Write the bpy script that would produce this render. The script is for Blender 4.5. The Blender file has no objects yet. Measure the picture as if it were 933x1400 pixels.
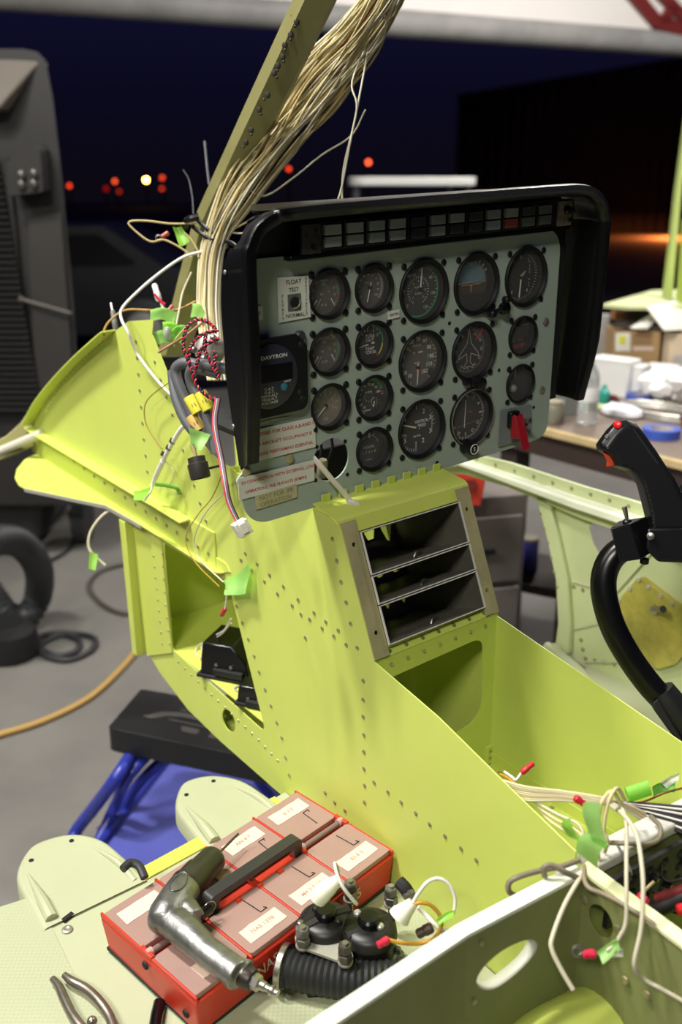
import bpy, bmesh, math, random
from mathutils import Vector, Matrix
from mathutils.geometry import interpolate_bezier
random.seed(11)
sc = bpy.context.scene
COL = sc.collection
CAMZ = 1.6
# ------------------------------------------------------------------ camera, sky, lamps, exposure
PITCH = math.radians(18.1)
FPX = 1361.0
cam_data = bpy.data.cameras.new('camera')
cam = bpy.data.objects.new('camera', cam_data)
COL.objects.link(cam)
cam.location = (0, 0, CAMZ)
cam.rotation_euler = (math.radians(90) - PITCH, 0, 0)
cam_data.sensor_fit = 'VERTICAL'
cam_data.sensor_height = 36.0
cam_data.lens = 36.0 * FPX / 1400.0
cam_data.clip_end = 500
cam_data.dof.use_dof = True
cam_data.dof.focus_distance = 1.28
cam_data.dof.aperture_fstop = 3.6
sc.camera = cam
sc.view_settings.view_transform = 'Standard'
sc.view_settings.look = 'None'
sc.view_settings.gamma = 1.0
sc.view_settings.use_curve_mapping = False
sc.view_settings.exposure = 0.0
sc.cycles.use_denoising = True
sc.cycles.max_bounces = 8
sc.cycles.sample_clamp_indirect = 6.0

def lin(c):
    return tuple(((v / 255) / 12.92 if v / 255 <= 0.04045 else ((v / 255 + 0.055) / 1.055) ** 2.4) for v in c[:3]) + (1.0,)

w = bpy.data.worlds.new('night_sky')
sc.world = w
w.use_nodes = True
nt = w.node_tree
bg = nt.nodes['Background']
tc = nt.nodes.new('ShaderNodeTexCoord')
sep = nt.nodes.new('ShaderNodeSeparateXYZ')
ramp = nt.nodes.new('ShaderNodeValToRGB')
nt.links.new(tc.outputs['Generated'], sep.inputs[0])
nt.links.new(sep.outputs['Z'], ramp.inputs[0])
nt.links.new(ramp.outputs[0], bg.inputs[0])
e = ramp.color_ramp.elements
e[0].position = 0.0
e[0].color = lin((14, 11, 20))
e[1].position = 0.2
e[1].color = lin((20, 20, 52))
e2 = ramp.color_ramp.elements.new(0.08)
e2.color = lin((13, 12, 32))
bg.inputs[1].default_value = 0.8

def area_lamp(name, loc, target, sx, sy, power, col=(1, 0.965, 0.90)):
    l = bpy.data.lights.new(name, 'AREA')
    l.shape = 'RECTANGLE'
    l.size, l.size_y = sx, sy
    l.energy = power
    l.color = col
    o = bpy.data.objects.new(name, l)
    COL.objects.link(o)
    o.location = loc
    d = Vector(target) - Vector(loc)
    o.rotation_euler = d.to_track_quat('-Z', 'Y').to_euler()
    return o
# hangar ceiling lamps over the nose and bench; unseen lamps added to brighten other parts
area_lamp('hangar_lamp', (-1.75, 1.35, 4.3), (-1.2, 1.25, 0), 0.12, 0.4, 125)
area_lamp('hangar_lamp', (-1.3, 0.95, 4.4), (-0.9, 1.0, 0), 0.12, 0.4, 75)
area_lamp('hangar_lamp', (-2.9, 0.4, 4.2), (-0.6, 1.2, .4), 0.3, 1.2, 100)  # fill lamp added on the left, no fixture seen there
area_lamp('hangar_lamp', (-1.0, -2.4, 4.2), (-0.3, 0.2, 0.6), 1.2, 0.3, 125)  # unseen lamp added behind the camera to brighten the panel
area_lamp('hangar_lamp', (2.3, 2.9, 3.9), (2.0, 3.0, 0), 0.4, 1.2, 95)
area_lamp('hangar_lamp', (1.6, 5.9, 4.4), (1.6, 5.8, 0), 0.4, 1.2, 110)
area_lamp('hangar_lamp', (2.6, 6.2, 4.6), (2.6, 9.5, 3.2), 1.4, 0.3, 130)  # unseen lamp added to brighten the wall over the door

# ------------------------------------------------------------------ frames and pixel rays
PR = Vector((.796, -.229, .56)).normalized()
PV = Vector((.012, .932, .363))
PV = (PV - PR * PV.dot(PR)).normalized()
sp, cp = math.sin(PITCH), math.cos(PITCH)
CAMM = Matrix(((1, 0, 0), (0, -sp, cp), (0, -cp, -sp)))      # camera axes (right, down, ahead) in the world
AXR = CAMM @ PR
AXF = CAMM @ PR.cross(PV)
AXU = -(CAMM @ PV)
ORG = CAMM @ Vector((.104, -.201, 1.321)) + Vector((0, 0, CAMZ))
HELI = Matrix.Translation(ORG) @ Matrix((AXR, AXF, AXU)).transposed().to_4x4()   # helicopter frame: right, forward, up
HINV = HELI.inverted()
CAMP = Vector((0, 0, CAMZ))
CAMH = HINV @ CAMP

def ray(x, y):
    return CAMM @ Vector(((x - 466.5) / FPX, (y - 700) / FPX, 1))
def hplane(x, y, ax, val):
    d = HINV.to_3x3() @ ray(x, y)
    return CAMH + d * ((val - CAMH[ax]) / d[ax])
def ha(x, y, v): return hplane(x, y, 0, v)
def hb(x, y, v): return hplane(x, y, 1, v)
def hc(x, y, v): return hplane(x, y, 2, v)
def wz(x, y, z):
    d = ray(x, y)
    return CAMP + d * ((z - CAMZ) / d.z)
def wy(x, y, Y):
    d = ray(x, y)
    return CAMP + d * (Y / d.y)
def pd(x, y, dep):
    return CAMP + ray(x, y) * dep
def hp(a, b, c): return HELI @ Vector((a, b, c))
def dep(p): return (CAMM.transposed() @ (Vector(p) - CAMP)).z

# ------------------------------------------------------------------ materials
MATS = {}
def mat(name, col, rough=0.5, metal=0.0, noise=0.0, nscale=6.0, bump=0.0, bscale=60.0, spec=0.5, emit=None, estr=0.0, alpha=None, trans=0.0, coat=0.0):
    if name in MATS: return MATS[name]
    m = bpy.data.materials.new(name)
    m.use_nodes = True
    t = m.node_tree
    b = t.nodes['Principled BSDF']
    c = lin(col)
    b.inputs['Base Color'].default_value = c
    b.inputs['Roughness'].default_value = rough
    b.inputs['Metallic'].default_value = metal
    b.inputs['Specular IOR Level'].default_value = spec
    b.inputs['Transmission Weight'].default_value = trans
    b.inputs['Coat Weight'].default_value = coat
    if alpha is not None: b.inputs['Alpha'].default_value = alpha
    if emit:
        b.inputs['Emission Color'].default_value = lin(emit)
        b.inputs['Emission Strength'].default_value = estr
    if noise or bump:
        co = t.nodes.new('ShaderNodeTexCoord')
    if noise:
        n = t.nodes.new('ShaderNodeTexNoise')
        n.inputs['Scale'].default_value = nscale
        n.inputs['Detail'].default_value = 6
        n.inputs['Roughness'].default_value = 0.65
        t.links.new(co.outputs['Object'], n.inputs['Vector'])
        r = t.nodes.new('ShaderNodeValToRGB')
        r.color_ramp.elements[0].position = 0.3
        r.color_ramp.elements[1].position = 0.7
        r.color_ramp.elements[0].color = tuple(v * (1 - noise) for v in c[:3]) + (1,)
        r.color_ramp.elements[1].color = tuple(min(1, v * (1 + noise * .6)) for v in c[:3]) + (1,)
        t.links.new(n.outputs['Fac'], r.inputs[0])
        t.links.new(r.outputs[0], b.inputs['Base Color'])
    if bump:
        n2 = t.nodes.new('ShaderNodeTexNoise')
        n2.inputs['Scale'].default_value = bscale
        n2.inputs['Detail'].default_value = 3
        t.links.new(co.outputs['Object'], n2.inputs['Vector'])
        bp = t.nodes.new('ShaderNodeBump')
        bp.inputs['Strength'].default_value = bump
        bp.inputs['Distance'].default_value = 0.002
        t.links.new(n2.outputs['Fac'], bp.inputs['Height'])
        t.links.new(bp.outputs[0], b.inputs['Normal'])
    MATS[name] = m
    return m

YG = mat('yellow_green_primer', (197, 210, 100), 0.42, noise=0.07, nscale=3.0)
YG2 = mat('yellow_green_primer_flange', (198, 210, 96), 0.38, noise=0.06, nscale=5.0)
OLIVE = mat('olive_primer', (128, 124, 72), 0.5, noise=0.18, nscale=9)
PALE = mat('pale_green_paint', (172, 177, 144), 0.45, noise=0.06, nscale=5)
PALE2 = mat('pale_green_primer', (190, 199, 152), 0.4, noise=0.06, nscale=4)
WHITEP = mat('cream_white_paint', (226, 230, 210), 0.35, noise=0.04)
PANEL = mat('grey_green_panel_paint', (160, 174, 160), 0.45, noise=0.04, nscale=14)
BLACK = mat('black_plastic', (14, 14, 15), 0.4)
BLACKG = mat('black_gloss', (9, 9, 11), 0.22)
BLACKM = mat('black_matt', (20, 20, 21), 0.7)
HOODM = mat('black_hood_vinyl', (11, 11, 12), 0.3, bump=0.1, bscale=260, spec=.4)
SHADED_GREEN = mat('aged_green_primer', (124, 130, 78), 0.5, noise=.15, nscale=7)  # darker olive primer; shade on the aft bulkhead and rib is in its colour
RUBBER = mat('dark_grey_rubber', (44, 45, 47), 0.5)
ALU = mat('bare_aluminium', (196, 194, 186), 0.35, metal=0.5, noise=0.15, nscale=20)
ALUD = mat('dull_aluminium', (150, 146, 132), 0.5, metal=0.6, noise=0.2, nscale=14)
BRASSY = mat('gold_chromate_metal', (178, 170, 126), 0.4, metal=0.2, noise=0.25, nscale=14)
STEEL = mat('steel', (170, 166, 158), 0.3, metal=0.9)
RIVET = mat('rivet_metal', (176, 168, 130), 0.35, metal=0.7)
DARKHOLE = mat('dark_recess', (10, 10, 9), 0.8)
WHITE = mat('white_plastic', (225, 224, 216), 0.45)
PRINTW = mat('white_print', (240, 238, 230), 0.6)
PRINTG = mat('grey_print', (190, 186, 176), 0.6)
PRINTK = mat('black_print', (26, 26, 26), 0.6)
PRINTR = mat('red_print', (196, 62, 66), 0.6)
LABEL = mat('label_paper', (214, 216, 200), 0.6)
CREAM = mat('cream_wire', (205, 192, 146), 0.5)
TAN = mat('tan_wire', (176, 158, 106), 0.5)
PALEW = mat('pale_wire', (196, 190, 164), 0.5)
BROWNW = mat('brown_wire', (112, 58, 28), 0.5)
WHITEW = mat('white_wire', (222, 220, 212), 0.45)
REDP = mat('red_plastic', (205, 30, 36), 0.35)
CRIMP = mat('red_crimp', (200, 36, 66), 0.35)
def tape_mat(name, col):
    m = bpy.data.materials.new(name); m.use_nodes = True
    t = m.node_tree; t.nodes.clear()
    o = t.nodes.new('ShaderNodeOutputMaterial'); mx = t.nodes.new('ShaderNodeMixShader')
    d = t.nodes.new('ShaderNodeBsdfDiffuse'); tr = t.nodes.new('ShaderNodeBsdfTranslucent'); gl = t.nodes.new('ShaderNodeBsdfGlossy'); m2 = t.nodes.new('ShaderNodeMixShader')
    d.inputs[0].default_value = lin(col); tr.inputs[0].default_value = lin(col); gl.inputs['Roughness'].default_value = .5
    mx.inputs[0].default_value = .5; m2.inputs[0].default_value = .04
    t.links.new(d.outputs[0], mx.inputs[1]); t.links.new(tr.outputs[0], mx.inputs[2]); t.links.new(mx.outputs[0], m2.inputs[1]); t.links.new(gl.outputs[0], m2.inputs[2]); t.links.new(m2.outputs[0], o.inputs[0])
    return m
GREENT = tape_mat('green_tape', (182, 236, 136))
GREENTD = tape_mat('green_tape_bright', (170, 232, 96))

# ------------------------------------------------------------------ mesh builder
def V(*p): return Vector(p if len(p) > 1 else p[0])

def smooth_path(pts, k=6, closed=False):
    pts = [Vector(p) for p in pts]
    n = len(pts)
    if n < 3 or k <= 1: return pts
    out = []
    segs = n if closed else n - 1
    for i in range(segs):
        p1, p2 = pts[i], pts[(i + 1) % n]
        p0 = pts[i - 1] if (i > 0 or closed) else p1 * 2 - p2
        p3 = pts[(i + 2) % n] if (i + 2 < n or closed) else p2 * 2 - p1
        for j in range(k):
            t = j / k
            out.append(0.5 * ((2 * p1) + (p2 - p0) * t + (2 * p0 - 5 * p1 + 4 * p2 - p3) * t * t + (3 * p1 - p0 - 3 * p2 + p3) * t ** 3))
    if not closed: out.append(pts[-1])
    return out

def rounded(pts, r, n=6):
    """polygon corners rounded; r one number or one per corner"""
    out = []
    m = len(pts)
    for i in range(m):
        p = Vector(pts[i][:2])
        a = Vector(pts[i - 1][:2]) - p
        b = Vector(pts[(i + 1) % m][:2]) - p
        rr = r[i] if isinstance(r, (list, tuple)) else r
        if rr <= 0:
            out.append(p)
            continue
        la, lb = a.length, b.length
        a.normalize(); b.normalize()
        ang = a.angle(b)
        d = min(rr / math.tan(ang / 2), la * .49, lb * .49)
        s, e_ = p + a * d, p + b * d
        for j in range(n + 1):
            t = j / n
            out.append(s * (1 - t) ** 2 + p * 2 * t * (1 - t) + e_ * t * t)
    return out

def circle(cx, cy, r, n=32, ry=None):
    ry = r if ry is None else ry
    return [Vector((cx + r * math.cos(2 * math.pi * i / n), cy + ry * math.sin(2 * math.pi * i / n))) for i in range(n)]

TXT = {}
def glyphs(s):
    if s in TXT: return TXT[s]
    cu = bpy.data.curves.new('t', 'FONT')
    cu.body = s
    cu.size = 1.0
    cu.offset = 0.012
    cu.align_x = 'CENTER'
    cu.align_y = 'CENTER'
    cu.resolution_u = 2
    o = bpy.data.objects.new('t', cu)
    COL.objects.link(o)
    dg = bpy.context.evaluated_depsgraph_get()
    me = bpy.data.meshes.new_from_object(o.evaluated_get(dg))
    vs = [v.co.copy() for v in me.vertices]
    fs = [tuple(p.vertices) for p in me.polygons]
    bpy.data.objects.remove(o)
    bpy.data.curves.remove(cu)
    bpy.data.meshes.remove(me)
    TXT[s] = (vs, fs)
    return TXT[s]

class MB:
    def __init__(s, M=None):
        s.bm = bmesh.new()
        s.M = M.copy() if M else Matrix()
    def v(s, p): return s.bm.verts.new(s.M @ Vector(p))
    def f(s, vs):
        try: return s.bm.faces.new(vs)
        except ValueError: return None
    def face(s, pts): s.f([s.v(p) for p in pts]); return s
    def rings(s, rings, cap=True, closed=True, loop=False):
        R = [[s.v(p) for p in r] for r in rings]
        n = len(R[0])
        pairs = list(zip(R[:-1], R[1:]))
        if loop: pairs.append((R[-1], R[0]))
        for a, b in pairs:
            for i in range(n if closed else n - 1):
                j = (i + 1) % n
                s.f((a[i], a[j], b[j], b[i]))
        if cap and closed and not loop:
            s.f(list(reversed(R[0]))); s.f(R[-1])
        return s
    def box(s, c, size, rot=None):
        c = Vector(c)
        P = []
        for dz in (-.5, .5):
            for dx, dy in ((-.5, -.5), (.5, -.5), (.5, .5), (-.5, .5)):
                p = Vector((dx * size[0], dy * size[1], dz * size[2]))
                if rot: p = rot @ p
                P.append(c + p)
        return s.rings([P[:4], P[4:]])
    def hexa(s, bottom, top): return s.rings([bottom, top])
    def tube(s, pts, r, seg=8, k=6, closed=False, cap=True, flat=None):
        n0 = len(pts)
        P = smooth_path(pts, k, closed)
        n = len(P)
        if isinstance(r, (list, tuple)):
            rr = []
            for i in range(n):
                t = i / (n - 1) * (n0 - 1)
                j = min(int(t), n0 - 2)
                rr.append(r[j] + (r[j + 1] - r[j]) * (t - j))
        else: rr = [r] * n
        T = []
        for i in range(n):
            a = P[i - 1] if (i > 0 or closed) else P[i]
            b = P[(i + 1) % n] if (i < n - 1 or closed) else P[i]
            d = b - a
            T.append(d.normalized() if d.length > 1e-9 else Vector((0, 0, 1)))
        up = Vector((0, 0, 1)) if abs(T[0].z) < .9 else Vector((1, 0, 0))
        nrm = (up - T[0] * up.dot(T[0])).normalized()
        rings = []
        for i in range(n):
            nrm = nrm - T[i] * nrm.dot(T[i])
            nrm = nrm.normalized() if nrm.length > 1e-6 else T[i].orthogonal().normalized()
            bn = T[i].cross(nrm)
            f1, f2 = flat if flat else (1, 1)
            rings.append([P[i] + (nrm * math.cos(2 * math.pi * j / seg) * f1 + bn * math.sin(2 * math.pi * j / seg) * f2) * rr[i] for j in range(seg)])
        return s.rings(rings, cap=cap, loop=closed)
    def cyl(s, p0, p1, r0, r1=None, seg=20):
        return s.tube([p0, p1], [r0, r0 if r1 is None else r1], seg, 1)
    def lathe(s, prof, origin=(0, 0, 0), axis=(0, 0, 1), seg=28, cap=True, start=0.0):
        ax = Vector(axis).normalized()
        u = ax.orthogonal().normalized()
        w_ = ax.cross(u)
        o = Vector(origin)
        return s.rings([[o + ax * z + (u * math.cos(2 * math.pi * j / seg + start) + w_ * math.sin(2 * math.pi * j / seg + start)) * max(r, 1e-5) for j in range(seg)] for r, z in prof], cap=cap)
    def sphere(s, c, r, seg=14, sc_=(1, 1, 1), rot=None):
        c = Vector(c)
        m = seg // 2
        rings = []
        for i in range(1, m):
            th = math.pi * i / m
            ring = []
            for j in range(seg):
                p = Vector((math.sin(th) * math.cos(2 * math.pi * j / seg) * sc_[0], math.sin(th) * math.sin(2 * math.pi * j / seg) * sc_[1], -math.cos(th) * sc_[2])) * r
                if rot: p = rot @ p
                ring.append(c + p)
            rings.append(ring)
        R = [[s.v(p) for p in q] for q in rings]
        pb = Vector((0, 0, -r * sc_[2])); pt = Vector((0, 0, r * sc_[2]))
        if rot: pb, pt = rot @ pb, rot @ pt
        vb, vt = s.v(c + pb), s.v(c + pt)
        for a, b in zip(R[:-1], R[1:]):
            for i in range(seg): s.f((a[i], a[(i + 1) % seg], b[(i + 1) % seg], b[i]))
        for i in range(seg):
            s.f((vb, R[0][(i + 1) % seg], R[0][i])); s.f((vt, R[-1][i], R[-1][(i + 1) % seg]))
        return s
    def plate(s, outline, fn, thick, holes=()):
        """flat sheet: outline and holes in 2D, fn(u, v, h) -> point, thickness along h"""
        t = bmesh.new()
        edges = []
        for lp in [outline] + list(holes):
            vs = [t.verts.new((p[0], p[1], 0)) for p in lp]
            for i in range(len(vs)): edges.append(t.edges.new((vs[i], vs[(i + 1) % len(vs)])))
        bmesh.ops.triangle_fill(t, use_beauty=True, use_dissolve=False, edges=edges, normal=(0, 0, 1))
        if thick:
            g = bmesh.ops.extrude_face_region(t, geom=t.faces[:])
            for q in g['geom']:
                if isinstance(q, bmesh.types.BMVert): q.co.z = thick
        mp = {q: s.v(fn(q.co.x, q.co.y, q.co.z)) for q in t.verts}
        for q in t.faces: s.f([mp[x] for x in q.verts])
        t.free()
        return s
    def text(s, txt, size, fn, cx=0, cy=0, rot=0, sx=1.0):
        vs, fs = glyphs(txt)
        c_, s_ = math.cos(rot), math.sin(rot)
        vv = []
        for p in vs:
            x, y = p.x * size * sx, p.y * size
            vv.append(s.v(fn(cx + x * c_ - y * s_, cy + x * s_ + y * c_, 0)))
        for q in fs: s.f([vv[i] for i in q])
        return s
    def grid(s, fn, nu, nv):
        g = [[s.v(fn(i / nu, j / nv)) for j in range(nv + 1)] for i in range(nu + 1)]
        for i in range(nu):
            for j in range(nv): s.f((g[i][j], g[i + 1][j], g[i + 1][j + 1], g[i][j + 1]))
        return s

LOC = {}
def props(o, label=None, cat=None, group=None, kind=None):
    if label: o['label'] = label
    if cat: o['category'] = cat
    if group: o['group'] = group
    if kind: o['kind'] = kind
    return o

def thing(name, label, cat, loc, group=None):
    o = bpy.data.objects.new(name, None)
    o.empty_display_size = 0.05
    COL.objects.link(o)
    o.location = loc
    LOC[o.name] = Vector(loc)
    return props(o, label, cat, group)

def ob(name, mb, m, parent=None, bevel=0, ang=35, solid=0, label=None, cat=None, group=None, kind=None, sub=0, recalc=True, remesh=0, smooth_it=0, loc=None):
    bm = mb.bm
    if recalc: bmesh.ops.recalc_face_normals(bm, faces=bm.faces[:])
    if parent is not None: L = LOC[parent.name]
    elif loc is not None: L = Vector(loc)
    else:
        xs = [v.co for v in bm.verts]
        mn = Vector([min(p[i] for p in xs) for i in range(3)])
        mx = Vector([max(p[i] for p in xs) for i in range(3)])
        L = Vector(((mn.x + mx.x) / 2, (mn.y + mx.y) / 2, mn.z))
    bmesh.ops.translate(bm, verts=bm.verts[:], vec=-L)
    me = bpy.data.meshes.new(name)
    bm.to_mesh(me)
    bm.free()
    if me.polygons and ang:
        me.shade_smooth()
        me.set_sharp_from_angle(angle=math.radians(ang))
    me.materials.append(m)
    o = bpy.data.objects.new(name, me)
    COL.objects.link(o)
    if parent is not None: o.parent = parent
    else: o.location = L
    LOC[o.name] = L
    if solid:
        d = o.modifiers.new('thickness', 'SOLIDIFY'); d.thickness = solid; d.offset = 0
    if remesh:
        d = o.modifiers.new('fuse', 'REMESH'); d.mode = 'VOXEL'; d.voxel_size = remesh; d.use_smooth_shade = True
    if smooth_it:
        d = o.modifiers.new('soften', 'SMOOTH'); d.iterations = smooth_it; d.factor = 0.5
    if bevel:
        d = o.modifiers.new('edge', 'BEVEL'); d.width = bevel; d.segments = 2; d.limit_method = 'ANGLE'; d.angle_limit = math.radians(40)
    if sub:
        d = o.modifiers.new('round', 'SUBSURF'); d.levels = sub; d.render_levels = sub
    return props(o, label, cat, group, kind)

def copy_part(src, parent, matrix):
    """a copy of a small part mesh (built at the origin) placed by a world matrix under parent"""
    o = src.copy()
    COL.objects.link(o)
    o.parent = parent
    o.matrix_local = Matrix.Translation(-LOC[parent.name]) @ matrix
    LOC[o.name] = LOC[parent.name]
    return o

def wire(name, pts, r, m, parent=None, seg=6, k=6, **kw):
    return ob(name, MB().tube(pts, r, seg, k), m, parent, ang=80, **kw)

def frame_at(p, z, x=None):
    """world matrix at p with +Z along z"""
    z = Vector(z).normalized()
    x = Vector(x) if x else z.orthogonal()
    x = (x - z * x.dot(z)).normalized()
    y = z.cross(x)
    return Matrix.Translation(p) @ Matrix((x, y, z)).transposed().to_4x4()
# ================================================================== the place: floor, apron, distant buildings
def floor_mat():
    m = mat('concrete_floor', (116, 113, 108), 0.55, noise=0.25, nscale=1.6, bump=0.2, bscale=30)
    return m
fl_l, fl_r = wz(-400, -12, 2.75), wz(1150, 92, 2.75)
ob('floor', MB().plate([(-7, -4), (9, -4), (9, fl_r.y), (fl_r.x, fl_r.y), (fl_l.x, fl_l.y), (-7, fl_l.y)], lambda u, v, h: (u, v, h - .1), .1), floor_mat(), kind='structure', ang=0)
ob('apron_ground', MB().box((0, 60, -0.11), (220, 101, 0.1)), mat('asphalt_apron', (38, 35, 34), 0.9, noise=0.2, nscale=0.6), kind='structure')
# dark hangar across the apron
hang = thing('distant_hangar', 'black silhouette of a big corrugated hangar across the night apron', 'building', (12, 48, 0))
b0, b1 = wy(627, 134, 40), wy(933, 83, 40)
hm = mat('dark_corrugated_steel', (20, 15, 13), 0.7, noise=0.2, nscale=0.5)
mb = MB()
x0, x1 = b0.x, 30.0
slope = (b1.z - b0.z) / (b1.x - b0.x)
n = 120
front, back = [], []
for i in range(n + 1):
    x = x0 + (x1 - x0) * i / n
    y = 40 + (0.05 if i % 2 else 0)
    zt = b0.z + slope * min(x - x0, 15)
    front.append(((x, y, -0.06), (x, y, zt)))
for (a, b), (c, d) in zip(front[:-1], front[1:]): mb.face((a, c, d, b))
ob('front_wall', mb, hm, hang, ang=0)
mb = MB()
zt0, zt1 = b0.z, b0.z + slope * 15
sh_ = x0 * 18 / 40 + .6
mb.rings([[(x0, 40.1, -0.06), (x0 + sh_, 58, -0.06), (x0 + sh_, 58, zt0), (x0, 40.1, zt0)], [(x0 + .2, 40.1, -0.06), (x0 + sh_ + .2, 58, -0.06), (x0 + sh_ + .2, 58, zt0), (x0 + .2, 40.1, zt0)]])
ob('side_wall', mb, hm, hang, ang=0)
mb = MB()
mb.rings([[(x0 - .05, 39.9, zt0), (x0 + sh_, 58, zt0), (x0 + sh_, 58, zt0 + .12), (x0 - .05, 39.9, zt0 + .12)],
          [(x0 + 15, 39.9, zt1), (x0 + 15, 58, zt1), (x0 + 15, 58, zt1 + .12), (x0 + 15, 39.9, zt1 + .12)],
          [(30, 39.9, zt1), (30, 58, zt1), (30, 58, zt1 + .12), (30, 39.9, zt1 + .12)]])
ob('roof', mb, hm, hang, ang=0)
# its sodium lamp reddens the ground in front
l = bpy.data.lights.new('sodium_lamp', 'AREA'); l.energy = 900; l.color = (1, 0.24, 0.05); l.size = 1.0
lo = bpy.data.objects.new('sodium_lamp', l); COL.objects.link(lo); lo.location = (11.5, 35.4, 0.7)
lo.rotation_euler = (0, 0, 0)
# far town lights
def town(px, py, D, r, col, s, label):
    p = wy(px, py, D)
    mb = MB().sphere(p, r, 10)
    nm = 'street_lamp'
    t = thing(nm, label, 'lamp', (p.x, p.y, -0.06), 'far town lamps on the horizon')
    ob('lamp_head', mb, mat('lamp_glow_%d_%d' % (col[0], col[1]), col, emit=col, estr=s), t)
    ob('lamp_pole', MB().cyl((p.x, p.y, -.06), (p.x, p.y, p.z - r), .06, seg=6), BLACKM, t)
town(200, 246, 90, .19, (255, 196, 90), 30, 'brightest yellow lamp among the far town lights')
town(95, 254, 90, .17, (255, 70, 30), 2.2, 'leftmost far red town lamp beside the machine')
town(157, 248, 90, .17, (255, 84, 44), 2.6, 'far orange town lamp left of the bright yellow one')
town(222, 243, 90, .17, (255, 74, 40), 2.0, 'upper of two red town lamps right of the bright yellow one')
town(222, 258, 101, .18, (255, 70, 40), 1.2, 'lower of two red town lamps right of the bright yellow one')
town(163, 262, 90, .16, (255, 60, 30), 0.6, 'faint red town lamp under the orange one')
town(145, 258, 90, .2, (220, 20, 20), 0.5, 'dim dark red town lamp left of the bright yellow one')
town(504, 222, 80, .17, (255, 86, 50), 5, 'orange lamp above the white cart canopy')
town(395, 231, 80, .16, (255, 70, 50), 3, 'red lamp glowing behind the hanging wires')

# insulated wall above the open hangar door, with its rolled header
HZ = 2.75
w0 = wz(-400, -12, HZ); w1 = wz(1150, 92, HZ)
dx = (w1 - w0).normalized()
nb = Vector((dx.y, -dx.x, 0)).normalized()          # into the hangar
mb = MB().rings([[w0 + nb * a + Vector((0, 0, c)) for a, c in ((-.2, .1), (.03, .1), (.03, 3.2), (-.2, 3.2))], [w1 + nb * a + Vector((0, 0, c)) for a, c in ((-.2, .1), (.03, .1), (.03, 3.2), (-.2, 3.2))]])
ob('wall_front', mb, mat('white_insulation', (232, 226, 222), 0.5, noise=0.05, nscale=1), kind='structure')
mb = MB().tube([w0 + nb * .0 + Vector((0, 0, .105)), w0.lerp(w1, .5) + Vector((0, 0, .105)), w1 + Vector((0, 0, .105))], .105, 24, 1)
ob('trim_1', mb, mat('grey_header_wrap', (150, 148, 146), 0.6, noise=0.25, nscale=2.5, bump=.4, bscale=5), kind='structure')
def wallp(px, py, off=.035):
    n = nb
    d = ray(px, py)
    t = (w0 + nb * off - CAMP).dot(n) / d.dot(n)
    return CAMP + d * t
mb = MB()
for q in ([(848, -12), (872, -12), (905, 30), (893, 40)], [(893, 40), (905, 22), (990, 56), (980, 66)], [(886, -12), (908, -12), (960, 44), (942, 42)], [(896, 28), (914, 6), (924, 12), (908, 34)]):
    f_ = [wallp(*p) for p in q]
    mb.rings([f_, [p + nb * .05 for p in f_]])
ob('trim_2', mb, mat('red_iron_primer', (112, 38, 36), 0.5, noise=.1), kind='structure', ang=0)

# ------------------------------------------------------------------ utility cart with a white canopy, out on the apron
cart = thing('utility_cart', 'dark utility cart with a white canopy standing outside at night', 'cart', (0.45, 7.4, 0))
r0, r1 = wy(478, 242, 7), wy(652, 234, 7)
zt = r0.z
xa, xb = r0.x, r1.x
mb = MB()
pl = rounded([(xa, 6.9), (xb, 6.9), (xb, 8.3), (xa, 8.3)], .12, 5)
mb.plate(pl, lambda u, v, h: (u, v, zt - .055 + h), .055)
ob('canopy', mb, mat('white_canopy', (220, 220, 216), 0.4), cart, bevel=.015)
for x in (xa + .05, xb - .05):
    for y in (7.0, 8.2):
        ob('post', MB().cyl((x, y, .3), (x, y, zt - .05), .018, seg=8), mat('grey_post', (90, 92, 96), .4), cart)
mb = MB().box(((xa + xb) / 2, 7.6, .42), (xb - xa, 1.9, .34))
ob('cart_body', mb, mat('dark_cart_body', (22, 22, 26), .5), cart, bevel=.05)
ob('seat', MB().box(((xa + xb) / 2, 7.55, .66), (xb - xa - .1, .5, .14)).box(((xa + xb) / 2, 7.83, .9), (xb - xa - .1, .1, .4)), BLACKM, cart, bevel=.03)
for x in (xa + .05, xb - .05):
    for y in (6.95, 8.25):
        ob('wheel', MB().lathe([(.2, -.06), (.22, -.03), (.22, .03), (.2, .06)], (x, y, .17), (1, 0, 0), 20), RUBBER, cart)

# ------------------------------------------------------------------ dark parked car on the left
car = thing('parked_car', 'dark parked car with a pale wheel hub in the unlit yard behind the nose', 'car', (-2.3, 10.2, -.06))
cm = mat('dark_car_paint', (26, 26, 30), .35)
cy0 = 10.0
prof = [(-4.6, .35), (-4.55, .75), (-3.9, .86), (-3.4, 1.28), (-2.3, 1.3), (-1.75, .92), (-.7, .8), (-.55, .5), (-.6, .3), (-.9, .25), (-4.3, .25)]
mb = MB().plate(rounded(prof, .1, 4), lambda u, v, h: (u, cy0 + h, v - .06), 1.6)
ob('car_body', mb, cm, car, bevel=.06)
mb = MB().plate(rounded([(-3.75, .9), (-3.35, 1.2), (-2.35, 1.22), (-1.95, .93)], .04, 3), lambda u, v, h: (u, cy0 - .012 + h, v - .06), .01)
ob('side_window', mb, BLACKG, car)
for x in (-3.85, -1.95):
    t = ob('wheel', MB().lathe([(.2, -.1), (.3, -.08), (.31, .06), (.2, .1)], (x, cy0 + .02, .25), (0, 1, 0), 26), RUBBER, car)
    ob('hub_cap', MB().lathe([(.02, -.13), (.1, -.125), (.18, -.1), (.18, -.08)], (x, cy0 + .0, .25), (0, 1, 0), 20), mat('hub_grey', (150, 146, 140), .4), t)

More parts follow.
